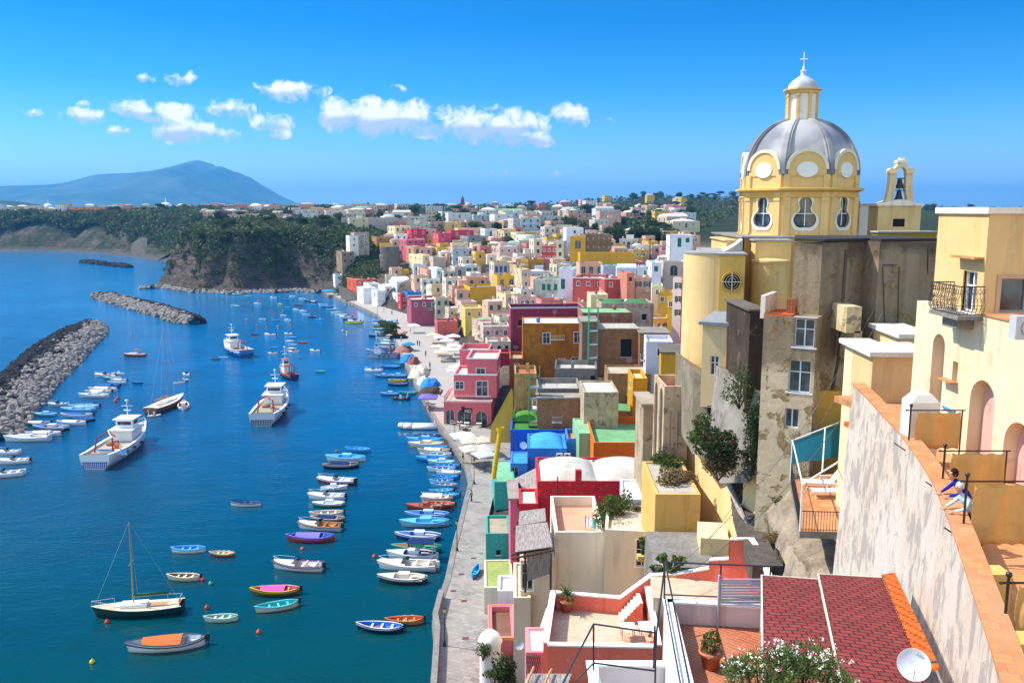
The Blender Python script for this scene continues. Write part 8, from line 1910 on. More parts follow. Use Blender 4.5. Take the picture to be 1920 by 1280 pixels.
BO = [(672,846,48,168,'o',LB_,'#3a9fd6','#4fb0e2','light blue open boat with yellow waterline at the top of the middle row'),(649,863,74,176,'g',WH,LB_,'#79c4e6','white boat with light blue deck and small cuddy in the middle row'),(640,877,65,190,'c',NV,'#6a5a4a','#b9aa94','dark navy boat with a covered deck in the middle row'),
 (631,906,72,172,'m','#7a1f22',WH,WH,'white motorboat with dark red waterline and raised canopy'),(626,918,48,8,'g',WH,'#d5dade',WH,'small white boat tucked behind the red waterline motorboat'),(613,935,69,176,'m',WH,'#e0e0dc',WH,'white decked boat with a yellow flag in the middle row'),(617,949,59,184,'g','#2f7a58',WH,'#e9ebea','white boat with centre console and green waterline'),
 (613,967,61,188,'o',CRM,'#b9a888','#e0d8c6','cream open boat above the navy tarpaulin boat'),(615,977,63,178,'c','#5a3a30','#7a6a5a','#d5c8b4','brown boat with navy tarpaulin in the middle row'),(600,991,82,172,'m',WH,'#c98f52','#b0764a','white boat with wooden trim and tan cushions'),(583,1013,89,182,'c','#b5432a','#2f7fd0','#7a70c9','orange hulled boat with blue inside and violet tarpaulin'),
 (559,1066,95,173,'m','#e9e6ec',WH,'#7a2a4a','white speedboat with a maroon stripe and bow rail'),(517,1113,89,184,'c','#6a5a2a','#d4589a','#e6b41f','yellow rimmed boat with pink cover'),(520,1141,72,203,'o',CRM,TQ,'#4fc0c8','turquoise flat punt pointing up right beside the pink boat'),(417,1042,47,178,'o','#9a3f2a','#d4c39a','#d9c49a','small brown boat full of coloured nets'),
 (461,947,57,180,'o',WH,'#3a7fae',NV,'navy and white open boat alone in mid harbour'),(713,1181,87,175,'o',NV,'#1f74d0','#c9cdd2','navy rowing boat with bright blue inside by the near quay'),(759,1168,70,186,'o','#c98a5a','#c9602a','#d9783a','orange rowing boat moored beside the bright blue one'),(354,1034,62,184,'o',WH,'#2f86d6','#59b8ea','white open boat with bright blue inside left of the net boat'),
 (345,1086,62,178,'o',CRM,'#8a6a4a','#e3dab8','cream rowing boat with a red buoy at its end'),(415,1163,61,187,'o','#cfd8c8','#8fae9a','#b5d8c4','pale green boat cluttered with fishing gear'),(262,1150,155,189,'S','#12382e','#c9b490','#d8d2c4','dark green hulled sailing yacht with furled green sail'),(313,1214,135,192,'c','#dcdfe2','#c9cfd4','#3a3f4a','white launch with orange and white tarpaulins at bottom left'),
 (26,868,55,190,'m',WH,'#d9d4c8','#e6e6e4','white cabin cruiser cut by the left edge'),(8,893,62,200,'m','#dfe3e6','#c9cdd2',WH,'grey covered motorboat lowest at the left edge'),(14,851,45,184,'m',WH,WH,'#e6e6e4','white motorboat farthest back at the left edge'),
 (785,803,72,180,'r','#d9dce0','#c9ccd2',WH,'large white inflatable boat near the quay corner'),(801,820,50,184,'o',NV,'#2a4a8a','#8fa5c4','navy open boat just below the inflatable boat'),(797,829,67,178,'g','#7ab8e0',LB_,'#5fb4ea','light blue boat with cuddy below the navy open boat'),(800,837,65,184,'g',CRM,'#d0c3a8','#e6dcc6','cream boat with white cuddy near the quay lamp'),(816,843,50,182,'o',BL,LB_,'#5aa5d8','bright blue open boat'),
 (814,849,60,178,'c','#d8c8a8','#b9a07a','#e0cfae','tan covered boat'),(818,857,58,184,'o',WH,'#8aa0b0','#dfe3e6','white open boat'),(812,864,62,180,'g','#1f74b8','#3a90d4','#57a9e0','bright blue boat with cuddy'),(828,870,50,176,'g','#7cc4e4','#9fd4ec','#b9e2f2','pale blue boat with cuddy'),(840,877,44,182,'o',LB_,BL,'#5ab4e6','light blue open boat'),(828,883,52,178,'o',WH,'#3a6fc0','#c4d8ec','white and blue open boat'),
 (842,890,46,182,'c',WH,'#d9dde0','#e0e3e8','small white covered boat'),(836,898,48,180,'o','#2f8fd6',LB_,'#3fa0e0','sky blue open boat'),(828,905,44,184,'o','#9fd0ea',BL,'#8fc8ea','white and sky blue boat'),(833,913,50,176,'o','#5ab0d8','#d8643a','#6fc0e4','light blue boat with an orange floor mat'),(828,924,45,190,'o','#3fa0d4','#5ab8e2','#6fc4e8','light blue boat tilted upward'),(842,931,40,178,'o',LB_,LB_,'#4fb0e0','tiny light blue boat'),
 (818,938,56,186,'m','#d9cbb4','#cbb89a','#d9cfbc','beige speedboat with outboard near the quay'),(826,949,55,176,'o','#c9532a','#d8632e','#dfa080','orange open boat with white lower hull near the quay'),(799,955,72,178,'t','#8a3a22','#e0c8a8','#b5532f','rust brown boat under a cream awning'),(802,970,80,180,'g','#3a8fc8','#2a5fc0','#9fc8e6','blue and white boat with a dark blue hatch'),
 (797,985,90,184,'g','#9fc4d0','#5fb4e4','#6ac0ea','long light blue gozzo with a pale cuddy'),(785,1010,84,177,'g','#1c3270','#3a5fb0','#e4e6ea','navy and white gozzo with a small orange wheelhouse'),(782,1033,92,180,'g','#1f7a66','#8a5a3a','#3fae94','teal rimmed boat with white hatch'),(775,1046,95,176,'t',WH,'#1c2f5a','#d9dde4','white boat under a navy sunshade'),(764,1066,108,176,'m',WH,'#d8d2c2','#e6e2d6','large white motorboat with grey cover and lifebuoy'),(756,1090,92,178,'g','#3a3a40','#d0cbbc','#e0dccc','dark grey gozzo with cream deck nearest the parapet'),
 (716,671,56,180,'T','#b9bfc0','#8a8478','#3a6fae','pale grey fishing boat with a small wheelhouse by the quay'),(749,683,13,170,'o',TQ,TQ,'#59c8c0','tiny turquoise dinghy'),(700,697,32,182,'m',WH,WH,'#e6e6e6','white motorboat'),(733,690,38,176,'o',BL,LB_,'#7ab8e0','blue boat'),(719,707,32,180,'g','#2a5f9a','#5a8fb8','#8fb8d4','blue cuddy boat'),(746,707,36,182,'g','#3f7fc0','#5fa0d0','#a0c4de','pale blue cuddy boat'),(746,716,34,180,'o','#d8b41f','#8a7a3a','#e6c42f','yellow open boat'),(746,723,38,182,'o','#1c2f66','#a88a6a','#5f7fb8','navy boat'),
 (731,741,35,178,'g','#2f6fa8','#4f90c4','#9fc8dc','blue striped boat'),(767,739,34,184,'o','#2f8a9a','#3fa0a0','#7fc4c0','green blue boat'),(751,749,33,174,'r','#2a2d33','#4a4f58','#222222','black inflatable boat'),
 (443,663,68,127,'T','#2a78b8','#b9a48a','#dfe3e6','blue fishing trawler with dark gantry left of the moored dinghies'),(540,708,40,125,'T','#182c58','#7a5a4a','#c9602a','small dark blue fishing trawler with orange cabin details'),(512,776,84,94,'T','#c4cad0','#a89878','#d8dada','striped white trawler with red gantry in mid harbour'),(228,848,96,91,'T','#dfe2e4','#b5a590','#e8e8e8','big white trawler with a red crane and blue stripe'),
 (507,629,22,176,'m',WH,'#2a5fae',WH,'white motorboat with blue sunshade'),(541,627,16,175,'m',WH,CRM,WH,'small white motorboat'),(543,641,16,185,'c',WH,CRM,WH,'small white covered boat'),(547,634,12,180,'o',LB_,LB_,WH,'tiny pale blue boat'),(567,643,17,178,'o','#b5652f','#d8803a','#e0a070','orange boat'),(549,648,12,182,'o','#8fc8dc',WH,WH,'tiny pale boat'),(547,655,18,186,'c',WH,'#c9c4b8',WH,'white covered boat'),(550,661,19,176,'m',WH,CRM,'#c9a86a','white boat with yellow stripe'),
 (513,653,16,192,'o','#5fb8dc',LB_,'#8fd0e6','sky blue boat'),(511,664,16,180,'m',WH,'#c9b89a','#d9c48a','white and tan boat'),(591,659,20,170,'m',WH,'#b08a5f',WH,'white boat with brown deck'),(601,698,20,178,'o',TQ,'#6fc0a8','#8fd4c0','pale green dinghy alone off the quay'),(477,629,8,180,'o','#b5502f',NV,NV,'tiny red dinghy'),(404,674,11,175,'o','#5a5f6a','#3a3f4a','#8a9098','tiny grey dinghy'),(419,672,14,185,'o','#7fbcdc','#5fa8d0',WH,'tiny blue tender'),
 (258,719,14,186,'o','#2a5fa8','#7ab0d8','#5a90c8','small blue rowing dinghy right of the moored row'),(253,668,42,180,'S','#a8431f','#d9d4c8','#c9653a','red hulled sailing boat with one tall mast'),(313,764,52,82,'S','#8a5a3a','#d8cdb8','#e6e2da','white and wood ketch pointing away with furled tan sails'),(289,781,15,20,'r','#c9c4b4','#b5b0a0','#c9c4b4','small beige inflatable tender behind the ketch'),(344,764,26,110,'g','#dfe0dc','#9a4f2a','#e6e2d8','white fishing boat with red brown deck beside the ketch'),
 (350,704,18,150,'m',WH,WH,WH,'small white cabin boat'),(348,714,14,140,'o','#4a5a6a','#8a98a4',WH,'small grey boat'),(336,719,14,20,'o',WH,'#4a5058',WH,'small white dinghy'),
 (197,706,37,184,'m',WH,'#c93a4a','#c9d0d0','white motorboat with red canopy'),(222,703,24,180,'g',WH,'#c9c4b8',WH,'white boat'),(212,711,34,180,'g','#2f8a6a','#5fae8f','#d8e0da','green and white boat'),(223,715,30,182,'c',WH,'#dfe3e3',WH,'white covered boat'),(220,720,34,178,'o','#8fb8cc','#7ab0cc',WH,'pale blue and white boat'),(200,727,48,182,'c','#1f4a9a','#3a6fc0','#5a8fd0','dark blue covered boat'),(194,733,52,180,'c',WH,'#dfd8cc',WH,'long cream covered boat'),
 (185,738,48,182,'c',CRM,'#d9d4c8','#e9e6de','white tarpaulin covered boat'),(177,745,57,178,'g','#cfd4d0','#b9c0bc','#e6e8e6','long white boat with green waterline'),(109,761,36,184,'m',WH,'#2f3a48',WH,'white speedboat'),(160,761,34,182,'o',NV,'#4a86b8','#7aa8c8','navy boat'),(158,766,56,182,'o','#8fb8d0','#a8d0e0','#b8d8e6','pale blue long boat'),(148,772,64,180,'g','#3a8fd0','#5fb0e4','#a8d4ee','sky blue boat with white waterline'),(86,780,42,182,'g','#5a9fc8','#8fc0d8','#a4d0e0','light blue boat'),
 (145,782,58,182,'c','#a8c8d8','#8fb8cc','#dfe6ea','white and blue covered boat'),(158,789,40,184,'o',NV,'#3a70a8','#5f90c0','deep blue boat'),(70,797,48,187,'c','#5a6a7a','#8a94a0','#c4ccd4','grey covered boat'),(135,796,54,180,'c',WH,'#dfe3e6','#e6e8ea','white tarped boat'),(97,806,68,178,'g',NV,'#2f5fa8','#d4d8dc','navy and white boat with blue cuddy'),(83,817,62,186,'c','#d9dde0','#e0e3e6',WH,'white launch with pale cover'),(52,826,82,184,'S','#cfd6d8','#dcdfdf','#e6e6e4','white sailing boat with blue furled sail beside the breakwater')]
far_l = [(417,551,13),(443,553,16),(454,548,13),(466,557,13),(478,550,11),(500,551,13),(513,559,12),(537,563,10),(540,577,13),(555,581,12),(560,573,16),(568,584,14),(574,590,14),(585,595,16),(600,601,15),(492,599,9),(517,602,16),(539,601,12),(531,592,10),(438,573,9),(445,575,8),(567,561,14),(577,565,15),(588,567,16),(585,573,16),(606,572,18),(613,577,20),(621,582,20),(630,587,20),(640,592,24),(648,596,24),(656,600,26),(664,604,24),(595,564,14),(548,556,12),(525,571,10),
   (712,604,26),(712,609,26),(715,614,28),(714,619,30),(716,625,26),(709,631,34),(722,636,28),(728,641,30),(724,647,32),(722,653,34),(720,659,36),(724,664,34),(734,633,22),(736,646,24)]
fq = random.Random(11)
for i, (x, y, lp) in enumerate(far_l):
 hc, ic, rc, d = fq.choice([(WH, '#8fb8cc', WH, 'white boat with blue inside'), (LB_, BL, '#8fd0ea', 'light blue boat'), (BL, LB_, '#7ab8e0', 'royal blue boat'), (WH, CRM, WH, 'white and cream boat'), (NV, '#3a6fa8', '#9fb8d0', 'dark navy boat'), ('#6a2a22', '#8a6a4a', '#c9b8a0', 'dark red boat'), (WH, WH, '#e6e6e6', 'plain white boat'), (TQ, '#7fd0c0', WH, 'sea green boat')])
 if (x, y) == (525, 571): hc, ic, rc, d = '#d8c02a', '#8a7a3a', '#e0d060', 'yellow boat'
 boat(x, y, lp, fq.uniform(170, 190), fq.choice('oogcm'), hc, ic, rc, 'small '+d)
boat(483, 570, 14, 180, 'S', WH, '#d0d4d8', WH, 'small white sailing boat with a bare mast near the cliff')
boat(664, 607, 32, 184, 'o', '#d8c83a', '#8a6a2a', '#e6d860', 'long yellow boat at the head of the harbour')
for b_ in BO: boat(*b_)
boat(197, 848, 24, 186, 'o', WH, '#3a6a9e', '#4f9ad4', 'small blue and white dinghy on the left of the big trawler stern deck', 1.9); boat(224, 851, 26, 184, 'o', WH, '#3a7fc0', '#3f9be0', 'small bright blue dinghy on the right of the big trawler stern deck', 1.9)
boat(502, 780, 19, 186, 'o', WH, '#4f8fb8', '#3f8fd0', 'small blue dinghy on the striped trawler near its stern', 1.9); boat(519, 770, 18, 186, 'o', WH, '#2f6fb0', '#3f8fd0', 'small blue dinghy on the striped trawler beside its wheelhouse', 1.9)
o = boat(892, 1075, 22, 80, 'o', '#1f7fae', '#2f9fd0', '#3fb0dc', 'bright blue boat leaning against the house on the quay', 1.3); o.scale = (1, .8, 1)
for nm, x, y in (('the blue trawler', 443, 655), ('the red-masted sailing boat', 253, 660), ('the near breakwater', 110, 700), ('the moored dinghy cluster', 550, 645), ('the inflatable boat', 785, 800), ('the grey quay fishing boat', 716, 665), ('the rust brown boat', 799, 955), ('the cliff headland foot', 470, 550), ('the striped trawler', 512, 770), ('the white ketch', 311, 760), ('the navy boat by the quay bend', 801, 820), ('the fishing nets', 790, 700), ('the light blue gozzo', 797, 985), ('the far quay tip', 610, 560), ('the yellow quay boat', 664, 607), ('the white sailing boat', 52, 826)): landmark(nm, x, y)
def buoy(px, py, col, lab, s=.22):
 c = G(px, py, 0); m = MB(); m.sm = True; m.lathe([(.001, -.5*s), (.7*s, -.3*s), (s, .3*s), (.75*s, .95*s), (.25*s, 1.25*s), (.2*s, 1.5*s), (.001, 1.52*s)], 12, (c.x, c.y, .02)); o = m.build('mooring_buoy', PAINT, None, col); tag(o, None, 'buoy')
 if len(lab.split()) > 4: o['label'] = lab
 else: autolabel(o, lab, c)
for b_ in ((388,1140,'#c9442a','red buoy near the pale green gear boat'),(485,1186,'#d4502a','orange buoy below the turquoise punt'),(395,1095,'#4fae8a','green float right of the cream rowing boat'),(173,1242,'#d9c42a','yellow buoy alone at the bottom left'),(702,1044,'#d4502a','orange buoy left of the navy sunshade boat'),(567,1030,'#d4602a','orange buoy under the violet tarpaulin boat'),(631,847,'#c94a3a','upper red buoy left of the light blue boat'),(637,855,'#c94a3a','lower red buoy left of the light blue boat'),(201,1167,'#d4402a','red buoy at the bow of the green yacht'),(380,1088,'#c9302a','round red buoy touching the cream rowing boat'),(240,752,'#e6e2dc','small white buoy right of the long boats')): buoy(*b_, s=.26)
for x, y, c_ in ((450,575,'r'),(468,568,'r'),(475,590,'r'),(506,584,'r'),(482,612,'r'),(500,614,'r'),(521,613,'o'),(545,611,'r'),(530,583,'o'),(515,590,'r'),(643,621,'y'),(651,624,'y'),(651,629,'y'),(217,753,'r'),(221,748,'r'),(462,600,'o')): buoy(x, y, {'r': '#c9402f', 'o': '#d8702a', 'y': '#e0b83a'}[c_], {'r': 'tiny red buoy', 'o': 'tiny orange buoy', 'y': 'tiny yellow buoy'}[c_], .42)
def rocks(name, path, n, size, mat, lab, h, seed, edge=None, mat2=None, side=1):
 """path: (px, py, halfwidth m) centre line"""
 q = np.random.RandomState(seed); C = [(G(x, y, 0), w) for x, y, w in path]; m = MB()
 seg = [((C[i+1][0]-C[i][0]).length*(C[i][1]+C[i+1][1]), i) for i in range(len(C)-1)]; tot = sum(s for s, _ in seg); pr = [s/tot for s, _ in seg]
 ico = bmesh.new(); bmesh.ops.create_icosphere(ico, subdivisions=1, radius=1); bv = np.array([v.co[:] for v in ico.verts]); bf = [tuple(v.index for v in f.verts) for f in ico.faces]
 for k in range(n):
  i = q.choice(len(seg), p=pr); t_ = q.rand(); A_, wa = C[i]; B_, wb = C[i+1]; p = A_+(B_-A_)*t_; w = wa+(wb-wa)*t_; d = (B_-A_).normalized(); nn = Vector((-d.y, d.x, 0)); u = q.uniform(-1, 1); pos = p+nn*u*w
  z = h*(1-abs(u)**2.4)+q.uniform(-.25, .2); s = size*q.uniform(.55, 1.35); R = np.array(Matrix.Rotation(q.rand()*6.28, 3, 'Z')@Matrix.Rotation(q.rand()*3, 3, 'X'))
  v = bv*(1+q.uniform(-.28, .28, (len(bv), 1)))*np.array([1.0, q.uniform(.6, .9), q.uniform(.45, .75)])*s; v = np.sign(v)*np.abs(v)**.85*s**.15; v = v@R.T+np.array([pos.x, pos.y, z])
  b = len(m.v); m.v += v.tolist(); m.mi = 1 if (mat2 and (u*side+q.normal()*.22 > (edge if edge is not None else 0))) else 0
  for f in bf: m.face(tuple(b+j for j in f))
 o = m.build(name, [mat, mat2 or mat]); tag(o, lab, None, kind='stuff'); return o
rocks('boulder_breakwater', [(-60,830,8),(0,765,8.2),(40,725,8),(80,690,8.4),(115,655,9),(150,628,8.5),(172,614,5)], 3300, .85, PALEROCK, 'pile of pale and black boulders forming the near breakwater', 2.6, 3, -.1, BASALT, 1)
rocks('boulder_breakwater', [(180,559,3),(205,561,5),(240,570,6.5),(280,580,6.5),(320,592,6),(350,602,6),(367,608,3.5)], 1500, 1.0, PALEROCK, 'pile of dark boulders forming the middle breakwater', 2.5, 5, .1, BASALT, 1)
rocks('boulder_reef', [(152,491,3),(180,494,5),(215,498,5),(243,502,3)], 260, 1.8, BASALT, 'low line of black rocks off the beach', 1.0, 6)
rocks('shore_rocks', [(262,541,2),(285,541,4),(310,538,4),(335,543,3.5),(370,548,3.5),(405,548,3.5),(440,551,3.5),(480,548,3.5),(520,549,3.5),(548,545,4),(575,546,4),(597,549,3)], 1500, 1.0, PALEROCK, 'band of pale boulders along the foot of the cliff', .9, 7, 0, BASALT)
FOL2 = FOL
def auto_tree(kind, x, y, s, desc, group, z=None, sz=1.0):
 o = tree(kind, x, y, s, None, z, group=group, sz=sz); autolabel(o, desc, (x, y, o.location.z+5*s)); return o
TD = {'round0': 'dark green round tree', 'round1': 'bright green round tree', 'round2': 'olive green tree', 'round3': 'bushy dark tree', 'round4': 'wide dark tree', 'pine0': 'umbrella pine', 'pine1': 'spreading umbrella pine', 'cypress0': 'slim dark cypress'}
q = random.Random(77)
def clear(x, y, r=3): return all(math.hypot(f[0]-x, f[1]-y) > f[2]*.8+r for f in FP)
def scatter(n, pxr, Yr, sr, kinds, grp, free=True, h=0):
 k = t_ = 0
 while k < n and t_ < n*14:
  t_ += 1; px = q.uniform(*pxr); Y = Yr[0]*Yr[1]/q.uniform(*Yr); x = (px-960)/F*(Y*cp+8*sp)
  if free and not clear(x, Y): continue
  if hz(x, Y) < 5: continue
  kd = q.choice(kinds); auto_tree(kd, x, Y, q.uniform(*sr), TD[kd], grp, sz=q.uniform(.8, 1.1)); k += 1
RD = ['round0', 'round1', 'round2', 'round3', 'round4']; MX = RD+['pine0', 'pine1', 'round0', 'round4']
scatter(30, (1140, 1262), (330, 470), (.9, 1.5), ['round0', 'round3', 'round1', 'round4'], 'trees in the grove')
scatter(9, (868, 975), (385, 412), (.6, .95), ['round1', 'round2', 'round0'], 'trees in the walled garden')
scatter(40, (640, 1300), (480, 640), (.7, 1.3), MX, 'trees on the plateau')
scatter(42, (560, 1330), (640, 1050), (1.0, 1.9), MX, 'trees on the plateau')
scatter(24, (380, 700), (455, 640), (.9, 1.5), MX, 'trees on the headland')
scatter(28, (1180, 1400), (1180, 1400), (1.1, 1.9), MX, 'trees on the far hilltop')
scatter(14, (1720, 1830), (1200, 1300), (1.2, 2.0), MX, 'trees on the right horizon')
scatter(30, (-20, 640), (850, 1010), (1.0, 1.7), MX, 'trees on the far shore')
def scrub(name, poly, n, size, seed, lab, mats, zmax=1e9, zmin=1.6, k=20, cut=None, rock=.1, slw=.35):
 rs = np.random.RandomState(seed); P0 = np.array(poly); lo, hi = P0.min(0), P0.max(0); pts = []
 X = rs.uniform(lo[0], hi[0], n*8); Y = rs.uniform(lo[1], hi[1], n*8); ok = inside_poly(X, Y, poly); X, Y = X[ok], Y[ok]; Z = height(X, Y)
 sl = np.abs(height(X+2, Y)-Z)+np.abs(height(X, Y+2)-Z); nn = noise2(X/22, Y/22, seed)+.8*noise2(X/9, Y/9, seed+3)
 hN = np.clip(Z/28, 0, 1)
 ok = (Z > zmin) & (nn+hN*1.5-slw*np.clip(sl, 0, 3) > rock-.55); X, Y, Z = X[ok][:n], Y[ok][:n], Z[ok][:n]; m_ = len(X)
 s = size*rs.uniform(.5, 1.5, m_)*(0.55+.6*np.clip(Z/28, 0, 1))
 C = np.repeat(np.stack([X, Y, Z+s*.5], 1), k, 0); S = np.repeat(s, k)[:, None]; N = len(C)
 d = rs.normal(size=(N, 3)); d /= np.linalg.norm(d, axis=1)[:, None]; d[:, 2] = d[:, 2]*.75+.15; ctr = C+d*S*rs.uniform(.6, 1.05, (N, 1))
 a = rs.normal(size=(N, 3)); a /= np.linalg.norm(a, axis=1)[:, None]; b = np.cross(a, rs.normal(size=(N, 3))); b /= np.linalg.norm(b, axis=1)[:, None]
 L = S*.34; a *= L; b *= L*.7; v = np.stack([ctr-a, ctr-b, ctr+a, ctr+b], 1).reshape(-1, 3)
 me = bpy.data.meshes.new(name); me.vertices.add(N*4); me.vertices.foreach_set('co', v.ravel()); me.loops.add(N*4); me.loops.foreach_set('vertex_index', np.arange(N*4, dtype=np.int32)); me.polygons.add(N); me.polygons.foreach_set('loop_start', np.arange(0, N*4, 4, dtype=np.int32)); me.polygons.foreach_set('loop_total', np.full(N, 4, dtype=np.int32))
 for m in mats: me.materials.append(m)
 me.polygons.foreach_set('material_index', np.repeat(rs.choice(len(mats), m_, p=[.5, .28, .22][:len(mats)]), k).astype(np.int32)); me.update(calc_edges=True); o = mobj(name, me); tag(o, lab, kind='stuff')
xy = lambda px, Y: ((px-960)/F*(Y*cp+8*sp), Y)
scrub('headland_scrub', [xy(285, 450), xy(480, 440), xy(640, 405), xy(700, 420), xy(740, 470), xy(660, 640), xy(300, 690), xy(270, 560)], 8500, 1.9, 1, 'dense scrub and trees covering the cliff headland', [FOL[0], FOL[1], FOL[2]], slw=.2)
scrub('far_shore_scrub', [xy(-60, 930), xy(60, 925), xy(180, 890), xy(240, 830), xy(300, 740), xy(330, 690), xy(420, 640), xy(640, 700), xy(640, 960), xy(-60, 1000)], 8000, 3.6, 2, 'green scrub over the far cliffs behind the beach', [FOL[0], FOL[1], FOL[2]], k=16, slw=0, rock=.05)
scrub('beach_cliff_scrub', [xy(-60, 918), xy(60, 915), xy(180, 885), xy(235, 825), xy(300, 738), xy(330, 692), xy(350, 725), xy(265, 865), xy(200, 935), xy(-60, 985)], 2600, 3.0, 9, 'patchy scrub on the cliff face above the far beach', [FOL[0], FOL[1], FOL[2]], k=16, slw=0, rock=-.25)
scrub('plateau_scrub', [xy(640, 520), xy(1320, 520), xy(1420, 1420), xy(1800, 1300), xy(1860, 1220), xy(2000, 1800), xy(560, 1800), xy(560, 900)], 4600, 3.2, 3, 'orchards and gardens between the plateau houses', [FOL[0], FOL[1], FOL[2]], k=12)
scrub('cove_scrub', [xy(622, 402), xy(700, 398), xy(742, 430), xy(745, 470), xy(660, 440)], 420, 1.6, 4, 'green scrub in the shaded cleft beside the cliff house', [FOL[0], FOL[2]] if False else [FOL[0], FOL[1], FOL[2]], k=20, rock=-2)
def FH(px0, px1, py, Y, lab, **k): k.setdefault('small', True); k.setdefault('extra', False); return house(px0, px1, py, Y, label=lab, **k)
FH(640,772,408,560,'long grey villa with a row of tall windows above the cliff scrub',dep=12,yaw=6,col='#b9ada2',roof='#8a857c',front='9w1',trim='#c9c0b4')
FH(125,262,388,985,'long orange terrace of houses on the far shore ridge',dep=14,yaw=8,col='#e0894f',roof='#c9a48a',front='9w2')
FH(262,272,392,980,'small mauve house at the right end of the orange terrace',dep=12,yaw=8,col='#b98aa0',roof='#c9c0b4',front='2w2')
FH(84,108,404,930,'small white house in the trees above the far beach',dep=12,yaw=8,col='#e9edf0',roof='#e0e3e4',front='2w1')
def dome_thing(name, lab, px, py, Y, r, hb, col, dc, n=20, tower=False):
 c = P(px, py, Y); o = empty(name, (c.x, c.y, hz(c.x, c.y)-1), 0, lab, 'church'); H = c.z-o.location.z
 m = MB(); m.box(-r*1.5, r*1.5, -r*1.3, r*2, 0, H-r*1.5); m.build('wall', PLASTER, o, col); m = MB(); m.lathe([(r, H-r*1.5), (r, H-r*.95), (r*1.1, H-r*.93), (r*1.1, H-r*.85), (r, H-r*.84)], 16); m.build('drum', PLASTER, o, col)
 m = MB(); m.sm = True; m.lathe([(r*math.cos(a), H-r*.84+r*math.sin(a)) for a in [i*PI/16 for i in range(9)]], n); m.tube((0, 0, H+r*.1), (0, 0, H+r*.75), r*.12, r*.04); m.build('dome', GDOME, o, dc); return o
dome_thing('domed_church', 'far white domed church on the ridge at left', 90, 383, 1150, 7, 0, '#dfe3e6', '#d9dee4')
dome_thing('domed_church', 'far pink church with a pale dome beyond the beach', 311, 381, 1050, 8, 0, '#c98a8f', '#cfd6da')
dome_thing('abbey_church', 'ochre abbey with a dark dome above the headland', 545, 401, 640, 8, 0, '#c9a870', '#4a3f44'); dome_thing('abbey_church', 'small round chapel with a brown dome left of the abbey', 520, 405, 625, 4.5, 0, '#c2a06c', '#5a4a48')
dome_thing('domed_church', 'rose domed church beside the far clock tower', 878, 380, 900, 4.5, 0, '#a05a60', '#b58a8a')
c = P(867, 372, 890); o = empty('clock_tower', (c.x, c.y, 32), 0, 'slim dark red clock tower on the skyline', 'tower'); m = MB(); H = c.z-32; m.box(-2.2, 2.2, -2.2, 2.2, 0, H-5); m.box(-2.8, 2.8, -2.8, 2.8, H-5, H-4.5); m.box(-1.6, 1.6, -1.6, 1.6, H-4.5, H-.8); m.build('shaft', PLASTER, o, '#8a4a4c'); m = MB(); m.lathe([(1.8, H-.8), (1.2, H+.6), (.1, H+2.6)], 8); m.build('spire', PLASTER, o, '#6a4a4c')
slabwall([(246,482,770),(275,484,765),(276,448,785),(262,446,785),(246,458,780)], 'tall grey ribbed concrete bastion on the far cliff', WORN, '#6a665e', th=8); slabwall([(228,474,830),(258,476,825),(258,440,830),(226,436,835)], 'pale stepped concrete retaining wall beside the bastion', CONC, th=6)
o = part_block(124, 142, 462, 890, 5, 10, 0, '#c9ccd0', 'boat_house', None, top=.3, cap='#dfe2e4')[0]; tag(o, 'small white boathouse on the far beach below the cliff', 'boathouse')
cw_px = [(800,470,424),(820,474,416),(838,478,410),(852,480,406),(880,486,398),(905,494,390),(925,500,386)]
pts = [P(*a_) for a_ in cw_px]; cw = empty('crenellated_wall', pts[0], 0, 'long grey garden wall with upright merlons and buttresses', 'wall')
pwall([(p_.x, p_.y) for p_ in pts], 6, [p_.z for p_ in pts], .9, WORN, '#a8a295', cw, 'wall')
Lt = 0
for A_, B_ in zip(pts[:-1], pts[1:]):
 n_ = max(1, int((B_-A_).length/2.0))
 for i in range(n_): c = A_+(B_-A_)*((i+.5)/n_)-pts[0]; m = MB(); m.box(c.x-.3, c.x+.3, c.y-.1, c.y+.7, c.z+.01, c.z+1.6); m.build('merlon', WORN, cw, '#b3ad9f')
m = MB(); c = P(731, 462, 415); m.lathe([(5.2, -22), (4.6, 0), (0, .1)], 20, (c.x, c.y, c.z)); o = m.build('bastion', STONEW); tag(o, 'round rubble stone bastion below the low ochre house', 'bastion')
slopewall([(633,535,392),(640,560,382),(668,566,384),(668,548,394)], 'rubble stone ramp wall beside the coral far house', '#8a8070', mat=STONEW, name='ramp_wall', cat='wall')
def umbrella(px, py, col, lab, R=1.7, h=2.5, sq=True, grp='cafe umbrellas'):
 c = G(px, py, 1.2+h); o = empty('cafe_umbrella', (c.x, c.y, 1.2), rnd.uniform(-.2, .5), lab if len(lab.split()) > 5 else None, 'umbrella', grp)
 if not o.get('label'): autolabel(o, lab, c)
 m = MB(); n = 4 if sq else 8; a0 = PI/4; ap = (0, 0, h+.75); rim = [(R*1.35*math.cos(a0+2*PI*i/n), R*1.35*math.sin(a0+2*PI*i/n), h) for i in range(n)]
 for i in range(n): a, b = rim[i], rim[(i+1) % n]; md_ = tuple((a[k]+b[k])/2-(0, 0, -.1)[k] for k in range(3)); m.poly([a, md_, ap]); m.poly([md_, b, ap]); m.poly([a, (a[0], a[1], h-.18), (md_[0], md_[1], h-.14), md_]); m.poly([md_, (md_[0], md_[1], h-.14), (b[0], b[1], h-.18), b])
 m.build('canopy', CANVAS, o, col); m = MB(); m.tube((0, 0, 0), (0, 0, h+.7), .04); m.box(-.3, .3, -.3, .3, 0, .08); m.build('pole', METAL, o, '#8a7a68'); return o
